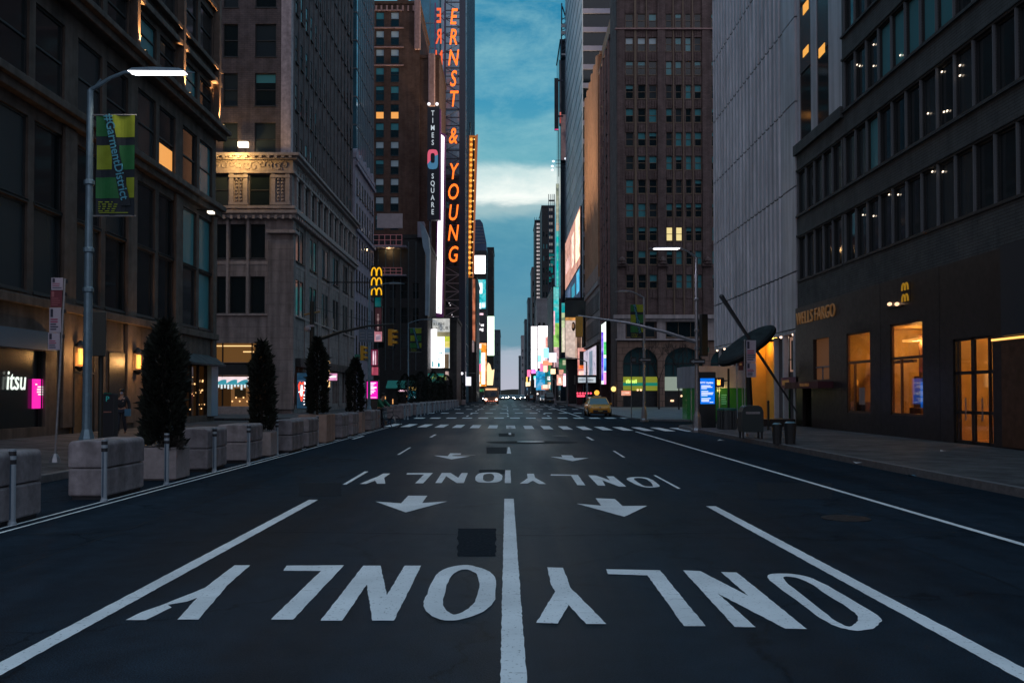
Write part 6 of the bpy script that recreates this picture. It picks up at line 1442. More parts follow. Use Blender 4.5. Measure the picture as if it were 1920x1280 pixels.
# ------------------------------------------------------------------ street lamps
def street_lamp(x, y, h, side, arm, label, lit=True, mt=M_pole, scale=1.0, headlen=.95, banner=None):
    """side +1: arm to the right"""
    q = thing('street_lamp', label, 'street lamp', (x, y, 0))
    m = MB(); m.lathe((x, y, 0), [(.27, 0), (.27, .12), (.2, .2), (.17, .75), (.11, .95)], 8); m.build('base', mt, q)
    m = MB(); m.lathe((x, y, .95), [(.105, 0), (.065, h - 1.3)], 12)
    for z_ in (h * .45, h * .72, h * .55): m.lathe((x, y, z_), [(.09, 0), (.115, .02), (.115, .1), (.09, .12)], 10)
    m.build('pole', mt, q)
    m = MB(); ha = h - .35; pts = [(x, y, ha), (x + side * arm * .18, y, ha + .1), (x + side * arm * .45, y, ha + .27), (x + side * arm * .78, y, ha + .4), (x + side * (arm + .1), y, ha + .42)]
    m.tube(pts, [.05, .045, .04, .035, .03], 8); m.tube([(x, y, ha - .05), (x + side * arm * .25, y, ha + .25)], .02, 6); m.build('arm', mt, q)
    xs_, xe_ = x + side * (arm - .12), x + side * (arm + headlen); za = ha + .42
    m = MB(); hp = [(xs_, za - .02), (xs_ + side * headlen * .1, za + .04), (xs_ + side * headlen * .5, za + .06), (xe_ - side * headlen * .1, za + .035), (xe_ + side * .05, za - .03)]
    m.prism(hp, y - .13, y + .13, lambda u, v, w_: (u, w_, v)); m.tube([(xe_, y, za - .01), (xe_ + side * .2, y, za - .03)], .015, 6); hd = m.build('lamp_head', mt, q, bevel=.02)
    m = MB(); m.prism([(xs_ + side * .02, za - .021), (xs_ + side * .12, za - .05), (xe_ - side * .1, za - .05), (xe_, za - .031)], y - .12, y + .12, lambda u, v, w_: (u, w_, v))
    m.build('lens', em('led_lens', (.95, .93, 1), 4.0) if lit else mat('lens_off', (.25, .3, .33), .3), q)
    return q, za, xs_, xe_
def banner(x, y, px0, px1, py0, py1, label, txt=True):
    a, c = P(px0, py0, y), P(px1, py1, y); q = thing('street_banner', label, 'banner', ((a.x + c.x) / 2, y, c.z)); W_, H_ = c.x - a.x, a.z - c.z
    def U(u, v): return (a.x + u * W_, a.z - v * H_)
    gr, lm, nv = mat('banner_green', (.015, .16, .045), .7, var=.15, vs=3), mat('banner_lime', (.26, .34, .02), .7, var=.15, vs=3), mat('banner_navy', (.008, .018, .03), .7)
    def wav(m, u0, v0, u1, v1, d=0):
        n = 8
        for k in range(n):
            ua, ub = u0 + (u1 - u0) * k / n, u0 + (u1 - u0) * (k + 1) / n; f = lambda u: y + .018 * math.sin(u * 11) - d
            p, r_ = U(ua, v0), U(ub, v1); m.face([(p[0], f(ua), p[1]), (r_[0], f(ub), p[1]), (r_[0], f(ub), r_[1]), (p[0], f(ua), r_[1])])
    m = MB(); wav(m, 0, 0, 1, 1); wav(m, 0, 0, 1, 1, -.012); m.build('cloth', nv, q)
    for (u0, v0, u1, v1, mm) in ((0, 0, .3, .21, gr), (.4, 0, 1, .22, lm), (.02, .30, .42, .54, lm), (.6, .30, 1, .54, gr), (0, .62, .62, .825, gr), (.78, .62, 1, .82, lm)):
        m = MB(); wav(m, u0, v0, u1, v1, .006); m.build('colour_field', mm, q)
    m = MB(); e0, e1, e2, e3 = U(.22, 0), U(.40, 0), U(.92, .9), U(.66, .9)
    m.face([(e0[0], y - .03, e0[1]), (e1[0], y - .03, e1[1]), (e2[0], y - .03, e2[1]), (e3[0], y - .03, e3[1])]); m.build('diagonal_band', nv, q)
    c_ = U(.54, .42); ang = math.atan2(-(e2[1] - e1[1]) , (e2[0] - e1[0])); roll = -math.atan2(H_ * .9, W_ * .48)
    text('#GarmentDistrict', H_ * .118, (c_[0], y - .045, c_[1]), 'F', mat('banner_text', (.08, .36, .50), .6), q, 'lettering', .004, bold=.003, roll=roll)
    m = MB(); rn = random.Random(2)
    for r_ in range(5):
        uu = .08
        while uu < .5: w_ = rn.uniform(.04, .12); p0, p1 = U(uu, .86 + r_ * .022), U(uu + w_, .87 + r_ * .022); m.face([(p0[0], y - .03, p0[1]), (p1[0], y - .03, p0[1]), (p1[0], y - .03, p1[1]), (p0[0], y - .03, p1[1])]); uu += w_ + .05
    p0, p1 = U(.1, .965), U(.85, .973); m.face([(p0[0], y - .03, p0[1]), (p1[0], y - .03, p0[1]), (p1[0], y - .03, p1[1]), (p0[0], y - .03, p1[1])]); m.build('small_print', lm, q)
    m = MB(); m.cyl((x, y, a.z), (c.x + .03, y, a.z), .018, n=6); m.cyl((x, y, c.z), (c.x + .03, y, c.z), .018, n=6); m.build('rod', M_gpole, q)
    return q
lx = P(163, 800, 20).x; q, za, a_, e_ = street_lamp(lx, 20, P(175, 140, 20).z + .0, 1, .97, 'tall blue grey street lamp with a lit LED head and green banner, left foreground', headlen=1.15)
lamp_light('street_light', 'SPOT', ((a_ + e_) / 2, 20, za - .25), 170, (1, .82, .62), .35, (0, 0, 0), R(150), parent=q)
banner(lx, 20, 181, 252, 216, 405, 'large green and navy banner with slanted lettering on the left foreground lamp')
rx = P(1307, 800, 41).x; q, za, a_, e_ = street_lamp(rx, 41, P(1307, 468, 41).z, -1, .85, 'street lamp with a lit LED head carrying the traffic signal arm, right side', mt=M_gpole, headlen=1.1)
lamp_light('street_light', 'SPOT', ((a_ + e_) / 2, 41, za - .25), 200, (.85, .8, 1), .35, (0, 0, 0), R(150), parent=q)
cx_ = P(1208, 780, 57.5).x; q, *_ = street_lamp(cx_, 57.5, P(1208, 548, 57.5).z, -1, 1.05, 'unlit street lamp with a flared base and green banner in front of the stone arches', False, M_gpole, headlen=.6)
banner(cx_, 57.45, 1182, 1206, 571, 634, 'green banner on the unlit lamp in front of the stone arches')
m1 = P(692, 750, 62).x; q, *_ = street_lamp(m1, 62, P(692, 533, 62).z, 1, 1.4, 'unlit street lamp just behind the golden arches sign, left of the cyclist', False, M_pole, headlen=.8)
m2_ = P(765, 750, 96).x; q, *_ = street_lamp(m2_, 96, P(765, 600, 96).z, 1, 1.7, 'unlit street lamp with a small green banner over the far planters', False, M_pole, headlen=.9)
banner(m2_, 95.9, 769, 790, 615, 660, 'small green banner on the lamp over the far planters')
for k, (px, py, Y, sd) in enumerate(((1100, 672, 92, -1), (1041, 708, 150, -1), (1064, 690, 128, -1), (868, 700, 170, 1))):
    x = P(px, py, Y).x; street_lamp(x, Y, P(px, py, Y).z, sd, 1.5, 'thin distant unlit street lamp %s' % ('left of the yellow taxi', 'third to the left of the yellow taxi', 'second to the left of the yellow taxi', 'beside the far left barrier row')[k], False, M_gpole, headlen=.8)

# ------------------------------------------------------------------ traffic signals
def signal_head(q, x, y, z, ang, h=.95, mt=None, lens=None):
    """three lamp housing; ang = direction the lenses face in degrees (0 = towards -Y)"""
    M_ = Matrix.Translation((x, y, z)) @ Matrix.Rotation(R(ang), 4, 'Z'); T = lambda a, b, c: M_ @ Vector((a, b, c)); mt = mt or M_yel
    m = MB(); m.box(-.16, .16, 0, .22, 0, h, T); m.build('signal_housing', mt, q, bevel=.015)
    for k in range(3):
        zc = h * (k + .5) / 3; m = MB()
        for j in range(9):
            a0, a1 = R(-20 + j * 220 / 9), R(-20 + (j + 1) * 220 / 9)
            m.face([T(.12 * math.cos(a0), 0, zc + .12 * math.sin(a0)), T(.12 * math.cos(a1), 0, zc + .12 * math.sin(a1)), T(.11 * math.cos(a1), -.24, zc + .10 * math.sin(a1)), T(.11 * math.cos(a0), -.24, zc + .10 * math.sin(a0))])
        m.build('visor', mt, q)
        m = MB(); m.prism([(.11 * math.cos(R(30 * j)), zc + .11 * math.sin(R(30 * j))) for j in range(12)], -.012, -.002, lambda u, v, w_: T(u, w_, v)); m.build('lens', (lens or {}).get(k, M_rub), q)
# left mast arm
ax = P(585, 700, 47).x; q = thing('traffic_signal_mast', 'dark traffic signal pole with a long curved arm over the left kerb', 'traffic signal', (ax, 47, 0))
m = MB(); m.lathe((ax, 47, 0), [(.25, 0), (.22, .5), (.14, .7), (.12, P(585, 565, 47).z)], 10); m.build('pole', M_dpole, q)
m = MB(); m.tube([P(588, 640, 47), P(640, 622, 47), P(690, 611, 47), P(738, 608, 47)], [.09, .07, .055, .05], 8); m.tube([P(588, 575, 47), P(640, 590, 47), P(690, 602, 47), P(738, 606, 47)], .012, 5); m.build('arm', M_dpole, q)
m = MB(); m.cyl(P(570, 590, 47), P(600, 584, 47), .05, n=8); m.build('crossbar', mat('brass_bar', (.25, .18, .08), .5), q)
c = P(577, 616, 46.8); m = MB(); m.ball((c.x, 46.8, c.z), .17, 10); m.box(c.x, c.x + .3, 46.8, 47, c.z + .1, c.z + .2); m.build('camera_dome', mat('dome_pale', (.3, .3, .36), .25), q)
c = P(737, 648, 47); signal_head(q, c.x, 47, c.z, 75, .85)
MB().cyl((c.x, 47, c.z + .85), (c.x, 47, P(737, 608, 47).z), .04, n=6).build('hanger', M_dpole, q)
a = P(684, 676, 62); q = thing('traffic_signal', 'smaller yellow traffic signal mounted on the lamp pole left of the cyclist', 'traffic signal', (a.x, 61.7, a.z)); signal_head(q, a.x, 61.7, a.z, 75, 1.0)
for px0, px1, lb in ((673, 687, 'square blue grey street sign left of the lamp pole behind the hedges'), (688, 702, 'square blue grey street sign right of the lamp pole behind the hedges')):
    a, c = P(px0, 617, 61.8), P(px1, 641, 61.8); q = thing('street_sign', lb, 'sign', ((a.x + c.x) / 2, 61.8, c.z)); MB().box(a.x, c.x, 61.76, 61.8, c.z, a.z).build('plate', mat('sign_slate', (.10, .15, .22), .5), q)
    m = MB()
    for k in range(3): m.box(a.x + .1, c.x - .12, 61.75, 61.758, c.z + .2 + k * .2, c.z + .24 + k * .2)
    m.build('sign_text', mat('sign_grey', (.25, .3, .36), .5), q)
# right mast arm
q = thing('traffic_signal', 'long traffic signal arm reaching left from the right street lamp', 'traffic signal', (rx, 41, P(1305, 640, 41).z))
m = MB(); m.tube([P(1304, 641, 40.9), P(1250, 623, 40.9), P(1180, 606, 40.9), P(1120, 597, 40.9), P(1084, 592, 40.9)], [.085, .07, .06, .045, .035], 8); m.build('arm', M_gpole, q)
c = P(1085.5, 632, 40.9); signal_head(q, c.x, 40.9, c.z, 180, .92)
c = P(1317, 668, 40.9); q = thing('traffic_signal', 'dark traffic signal fixed to the right street lamp pole', 'traffic signal', (c.x, 40.9, c.z)); signal_head(q, c.x, 40.9, c.z, 200, 2.0 * .95, M_dpole)
c = P(186, 668, 22.5); q = thing('traffic_signal', 'dark unlit traffic signal just right of the left foreground lamp', 'traffic signal', (c.x, 22.5, 0)); signal_head(q, c.x, 22.5, c.z, 200, 1.1, M_dpole)
MB().cyl((c.x, 22.6, 0), (c.x, 22.6, c.z + .2), .06, n=8).build('pole', M_dpole, q)
# pedestrian signal with orange light
c = P(1349, 717, 47); q = thing('pedestrian_signal', 'pedestrian signal showing a glowing orange hand by the blue kiosk', 'traffic signal', (P(1362, 717, 47).x, 47, .15))
MB().box(c.x - .22, c.x + .2, 46.8, 47.1, c.z - .25, c.z + .25).build('signal_housing', M_rub, q, bevel=.02)
m = MB(); m.box(c.x - .17, c.x - .01, 46.77, 46.79, c.z - .13, c.z + .03)
for k in range(4): m.box(c.x - .17 + k * .045, c.x - .14 + k * .045, 46.77, 46.79, c.z + .04, c.z + .15 - .02 * (k % 3))
m.build('hand_light', em('hand_orange', (1, .38, .05), 2.5), q)
xx = P(1366, 700, 47).x; m = MB(); m.lathe((xx, 47, .15), [(.16, 0), (.12, .4), (.06, .6), (.055, 2.9)], 10); m.tube([(xx, 47, c.z + .1), (c.x + .2, 47, c.z + .1)], .03, 6); m.build('pole', M_dpole, q)
# green street name plate + one way signs on right pole
def plate(px0, px1, py0, py1, Y, m_, nm, lb, arrow=False):
    a, c = P(px0, py0, Y), P(px1, py1, Y); q = thing(nm, lb, 'sign', ((a.x + c.x) / 2, Y, c.z)); MB().box(a.x, c.x, Y - .02, Y + .02, c.z, a.z).build('plate', m_, q)
    if arrow:
        H_ = a.z - c.z; zc = (a.z + c.z) / 2; m = MB(); W_ = c.x - a.x
        m.prism([(a.x + .06 * W_, zc), (a.x + .28 * W_, zc + H_ * .36), (a.x + .28 * W_, zc + H_ * .16), (c.x - .06 * W_, zc + H_ * .16), (c.x - .06 * W_, zc - H_ * .16), (a.x + .28 * W_, zc - H_ * .16), (a.x + .28 * W_, zc - H_ * .36)], Y - .03, Y - .021, lambda u, v, w_: (u, w_, v)); m.build('arrow', mat('sign_grey', (.25, .3, .36), .5), q)
    return q
plate(1312, 1329, 651, 660, 40.8, mat('sign_green', (.01, .16, .12), .5), 'street_sign', 'green street name plate on the right street lamp pole')
plate(1293, 1322, 673, 682, 40.7, W_blk, 'one_way_sign', 'black one way sign with an arrow on the right street lamp pole', True)
plate(1197, 1221, 671, 678, 57.3, W_blk, 'one_way_sign', 'black one way sign with an arrow on the banner lamp before the arches', True)
q = plate(1183, 1193, 669, 680, 60, W_blk, 'street_sign', 'small square dark sign with pale lines under the left stone arch')
a = P(1188, 674.5, 60); m = MB(); [m.box(a.x - .12, a.x + .12, 59.95, 59.978, a.z - .1 + k * .08, a.z - .07 + k * .08) for k in range(3)]; m.build('sign_text', mat('sign_grey', (.25, .3, .36), .5), q)
MB().cyl((P(1182, 0, 60).x, 60.1, .12), (P(1182, 0, 60).x, 60.1, P(1182, 668, 60).z), .035, n=6).build('pole', M_gpole, q)
plate(665, 676, 664, 671, 61.6, mat('sign_green', (.01, .16, .12), .5), 'street_sign', 'small green street name plate above the far shops on the left')

# parking sign poles
M_sgw = mat('sign_lilac', (.46, .42, .52), .5); M_sgr = mat('sign_maroon', (.16, .03, .05), .5); M_sgt = mat('sign_ink', (.03, .03, .06), .5); M_sgm = mat('sign_ink_red', (.35, .03, .10), .5)
def parking_pole(x, y, z0, top, label, panels, dx, w_, tilt=0):
    q = thing('parking_sign', label, 'sign', (x, y, z0)); lean = lambda z: x + tilt * (z - z0)
    m = MB(); m.lathe((x, y, z0), [(.14, 0), (.10, .12), (.04, .2)], 8); m.cyl((x, y, z0 + .1), (lean(top), y, top), .028, n=8); m.build('pole', M_gpole, q)
    for (za, zb, mt, lines) in panels:
        xa = lean((za + zb) / 2) + dx; pl_ = MB().box(xa, xa + w_, y - .03, y - .015, za, zb).build('sign_panel', mt, q, bevel=.004)
        m = MB(); m2 = MB(); rn = random.Random(int(za * 100))
        H_ = zb - za
        m.box(xa + .03, xa + w_ * .32, y - .036, y - .031, zb - H_ * .38, zb - H_ * .05)
        for k in range(lines):
            zz = zb - H_ * (.45 + k * .5 / lines); (m2 if k < 2 and mt is M_sgw else m).box(xa + .03, xa + w_ * rn.uniform(.6, .92), y - .036, y - .031, zz - H_ * .05, zz)
        m.build('sign_text', M_sgt if mt is M_sgw else mat('sign_pinkish', (.35, .12, .14), .5), q)
        if m2.v: m2.build('sign_text', M_sgm, q)
        MB().box(lean(zb) - .05, lean(zb) + .05, y - .015, y + .05, zb - .12, zb - .04).build('clamp', M_rub, q)
    return q
g = G(103, 866, .15); yy = g.y
def zz_(py): return P(100, py, yy).z
parking_pole(g.x, yy, .15, zz_(522), 'leaning parking sign post with four stacked panels by the left shop', [(zz_(544), zz_(521), M_sgw, 3), (zz_(576), zz_(545), M_sgr, 4), (zz_(623), zz_(577), M_sgw, 5), (zz_(656), zz_(624), M_sgw, 4)], -.30, .27, .045)
g = G(1397, 818, .15); yy = g.y
parking_pole(g.x, yy, .15, P(0, 636, yy).z, 'parking sign post with two pale panels before the yellow entrance', [(P(0, 679, yy).z, P(0, 638, yy).z, M_sgw, 5), (P(0, 707, yy).z, P(0, 680, yy).z, M_sgw, 5)], .06, .36)
# white slim pole with a red sign
x = P(1379, 0, 50).x; q = thing('slim_pole_sign', 'slim white pole with a small red and black sign by the kiosk hut', 'sign', (x, 50, .15)); MB().cyl((x, 50, .15), (x - .05, 50, P(0, 675, 50).z), .035, n=6).build('pole', M_refl, q); MB().box(x + .05, x + .32, 49.95, 50, P(0, 694, 50).z, P(0, 678, 50).z).build('plate', mat('sign_darkred', (.12, .03, .03), .5), q); MB().box(x + .1, x + .22, 49.93, 49.949, P(0, 685, 50).z, P(0, 681, 50).z).build('sign_text', M_goldl, q)
# blue information kiosk
def kiosk(px0, px1, py0, Y, z0, scr, col, label, lines, nm='information_kiosk'):
    a = P(px0, py0, Y); c = P(px1, py0, Y); q = thing(nm, label, 'kiosk', ((a.x + c.x) / 2, Y + .1, z0))
    MB().box(a.x, c.x, Y, Y + .28, z0, a.z).build('cabinet', mat('kiosk_black', (.03, .035, .04), .35, .3), q, bevel=.02)
    s0, s1 = P(scr[0], scr[1], Y), P(scr[2], scr[3], Y); MB().box(s0.x, s1.x, Y - .012, Y - .001, s1.z, s0.z).build('screen', em('kiosk_' + label.split()[0], *col), q)
    m = MB(); W_, H_ = s1.x - s0.x, s0.z - s1.z
    for (v, u0, u1, h) in lines: m.box(s0.x + u0 * W_, s0.x + u1 * W_, Y - .018, Y - .013, s0.z - (v + h) * H_, s0.z - v * H_)
    m.build('screen_text', em('kiosk_text', (.85, .9, 1), 1.0), q); return q, s0, s1
ln = [(.22 + .055 * k, .07, u, .03) for k, u in enumerate((0, .72, .84, .45, 0, .55, .9, .86, .5, 0, .72, .6, .6)) if u] + [(.92, .65, .9, .025)]
q, s0, s1 = kiosk(1310, 1342, 697, 43, .15, (1313, 709, 1340, 757), ((.0, .16, .80), .95), 'blue screened information kiosk at the right kerb', ln)
text('NYC Update', .115, ((s0.x * .55 + s1.x * .45), 42.98, s0.z - .17 * (s0.z - s1.z)), 'F', MAT['kiosk_text'], q, 'lettering', .002, bold=.003)
kiosk(686, 710, 712, 66, .15, (688, 715, 708, 747), ((1, .01, .5), 1.0), 'magenta screened information kiosk beside the cyclist', [(.06, .1, .85, .05), (.14, .1, .7, .05), (.22, .1, .6, .05), (.3, .1, .9, .1), (.42, .1, .7, .06), (.52, .1, .8, .05), (.6, .1, .65, .07), (.7, .1, .45, .05), (.92, .05, .9, .03)])
q, s0, s1 = kiosk(766, 781, 723, 108, .15, (767, 725, 780, 747), ((.03, .35, .45), .8), 'teal and yellow screened kiosk beside the far planters', [(.8, .6, .85, .12)])
MB().box(s0.x, s1.x, 107.97, 107.985, s0.z - .3 * (s0.z - s1.z), s0.z).build('picture_patch', em('kiosk_yellow', (1, .65, .2), .9), q)
# payphone / meter "P"
c = P(202, 735, 31); q = thing('parking_meter', 'dark parking meter cabinet marked with a teal letter P', 'parking meter', (c.x, 31, .15))
MB().box(c.x - .22, c.x + .22, 31, 31.35, .15, c.z - .05).build('cabinet', M_rub, q, bevel=.03); z_ = P(0, 748, 31).z
text('P', .26, (c.x, 30.98, z_), 'F', em('teal_letter', (.02, .25, .27), .35), q, 'lettering', .003); MB().box(c.x - .13, c.x + .13, 30.985, 30.999, P(0, 773, 31).z, P(0, 771, 31).z).build('slot', mat('slot_pink', (.35, .15, .12), .5), q); MB().box(c.x - .13, c.x + .13, 30.985, 30.999, P(0, 738.5, 31).z, P(0, 736, 31).z).build('top_strip', mat('strip_green', (.01, .12, .09), .5), q)
# litter bin, mailbox, small bins
c0, c1 = P(1346, 790, 41), P(1380, 790, 41); q = thing('litter_bin', 'dark ribbed litter bin with a green rim beside the blue kiosk', 'bin', ((c0.x + c1.x) / 2, 41, .15)); cx_ = (c0.x + c1.x) / 2; r = (c1.x - c0.x) / 2
m = MB()
for k in range(18): a = k * math.pi / 9; m.box(cx_ + r * math.cos(a) - .03, cx_ + r * math.cos(a) + .03, 41 + r * math.sin(a) - .03, 41 + r * math.sin(a) + .03, .17, 1.0)
m.lathe((cx_, 41, .15), [(r * .93, 0), (r * .93, .82)], 18); m.build('basket', mat('bin_grey', (.07, .08, .09), .35, .5), q); MB().lathe((cx_, 41, 1.0), [(r + .03, 0), (r + .03, .08), (r - .05, .1)], 18).build('rim', mat('bin_rim', (.02, .15, .13), .4), q)
g = G(1412, 822, .15); q = thing('mailbox', 'dark mailbox with a rounded top standing on the right pavement', 'mailbox', (g.x, g.y + .3, .15)); hw = .41; zt = P(0, 760, g.y).z
m = MB(); pr = [(-hw + .03, .38), (-hw + .03, zt - .22), (-hw + .09, zt - .06), (-hw + .2, zt), (hw - .2, zt), (hw - .09, zt - .06), (hw - .03, zt - .22), (hw - .03, .38)]
m.prism(pr, g.y, g.y + .6, lambda u, v, w_: (g.x + u, w_, v)); m.build('box', mat('mailbox_dark', (.02, .035, .04), .45), q, bevel=.01)
m = MB()
for sx_ in (-hw + .08, hw - .08):
    for yy_ in (.06, .52): MB().box(g.x + sx_ - .03, g.x + sx_ + .03, g.y + yy_ - .03, g.y + yy_ + .03, .15, .379).build('leg', M_rub, q)
MB().box(g.x - .25, g.x + .25, g.y - .02, g.y - .001, zt - .3, zt - .22).build('slot', M_gpole, q)
g = G(1457, 832, .15)
for dx_, w_, h_, lb in ((0, .16, .62, 'slim dark bin on the right pavement past the mailbox, left of the pair'), (.42, .19, .66, 'wider dark bin on the right pavement past the mailbox, right of the pair')):
    q = thing('small_bin', lb, 'bin', (g.x + dx_, g.y, .15)); m = MB(); m.lathe((g.x + dx_, g.y, .15), [(w_ * .8, 0), (w_, h_ * .9), (w_, h_)], 14); m.build('bin_body', W_blk, q); MB().lathe((g.x + dx_, g.y, .15 + h_), [(w_ * .95, 0.002), (w_ * .6, .05)], 14).build('lid', mat('lid_blue', (.1, .2, .25), .35), q)
q = thing('bollard', 'thin dark bollard in front of the yellow entrance', 'bollard', (P(1436, 0, 40).x, 40, .15)); xx = P(1436, 0, 40).x; MB().lathe((xx, 40, .15), [(.07, 0), (.05, .1), (.05, 1.2), (.06, 1.25), (.02, 1.3)], 10).build('post', M_dpole, q)
# information hut with green glass
a, c = P(1289, 0, 56), P(1421, 0, 56); z0_, z1_ = P(0, 727, 56).z, P(0, 686, 56).z
q = thing('kiosk_hut', 'information hut with a pale canopy band over lit green glass walls', 'kiosk', ((a.x + c.x) / 2, 58, .12))
pl_ = [(a.x, 58.2), (a.x + .35, 56), (c.x, 56), (c.x, 60), (a.x, 60)]
MB().prism(pl_, z0_, z1_).build('canopy', mat('canopy_pale', (.40, .38, .44), .6, var=.12, vs=1, streak=.2), q)
pi_ = [(a.x + .3, 58.2), (a.x + .6, 56.35), (c.x - .3, 56.35), (c.x - .3, 59.7), (a.x + .3, 59.7)]
MB().prism(pi_, .12, z0_ - .001).build('glass_wall', mat('green_glass', (.02, .09, .025), .12, emit=(.03, .35, .05), es=.05), q)
m = MB()
for px in (1293, 1300, 1345, 1388, 1418): xx = P(px, 0, 56.3).x; m.box(xx - .03, xx + .03, 56.27, 56.33, .12, z0_ - .001)
m.build('mullion', M_refl, q); m = MB()
for k in range(5): m.box(P(1349, 0, 56.3).x, P(1349 + 10 - k % 3, 0, 56.3).x, 56.3, 56.34, P(0, 741 + k * 4, 56.3).z, P(0, 740 + k * 4, 56.3).z)
m.build('small_print', em('print_green', (.2, .6, .3), .4), q)
lamp_light('hut_light', 'POINT', (P(1350, 0, 56).x, 55.8, z0_ - .15), 12, (1, .75, .2), .1, parent=q)
# needle and disc sculpture
n0, n1 = P(1353, 556, 44), P(1496, 775, 44); q = thing('needle_sculpture', 'giant steel needle leaning through a dark round button disc', 'sculpture', (n1.x - .3, 44, .15))
m = MB(); m.cyl(n1, n0, .035, .11, 10); m.ball(n0, .12, 8); m.build('needle', mat('steel_dark', (.10, .10, .11), .3, .8), q)
d0, d1 = P(1349, 684, 44), P(1452, 612, 44); cc = (d0 + d1) / 2; u = (d1 - d0).normalized(); rr = (d1 - d0).length / 2
v = Vector((u.z * .32, -.93, -.25)).normalized(); v = (v - u * v.dot(u)).normalized(); nn = u.cross(v).normalized(); m = MB()
nseg = 28; prof = [(1.0, .0), (.99, .08), (.9, .16), (.7, .19), (0.02, .2)]
def disc(sg):
    b0 = len(m.v)
    for (k, h_) in prof:
        for i in range(nseg): aa = 2 * math.pi * i / nseg; m.v.append(cc + (u * math.cos(aa) + v * math.sin(aa)) * rr * k + nn * (h_ + .0) * sg)
    for k in range(len(prof) - 1):
        for i in range(nseg): j = (i + 1) % nseg; m.f.append([b0 + k * nseg + i, b0 + k * nseg + j, b0 + (k + 1) * nseg + j, b0 + (k + 1) * nseg + i]); m.mi.append(0)
v = v * .62
disc(1); disc(-1); m.build('button', mat('button_dark', (.006, .010, .012), .75, 0, spec=.25, var=.2, vs=2), q)
m = MB(); m.cyl(cc, (cc.x + .3, 44.5, .15), .12, .16, 10); m.build('stand', M_dpole, q)
# steps / dark plinth at entrance
tag(MB().box(11.6, 14.2, 44.6, 46.6, .15, .5).build('plinth', W_gran, bevel=.02), 'low dark stone plinth under the needle sculpture', 'plinth')

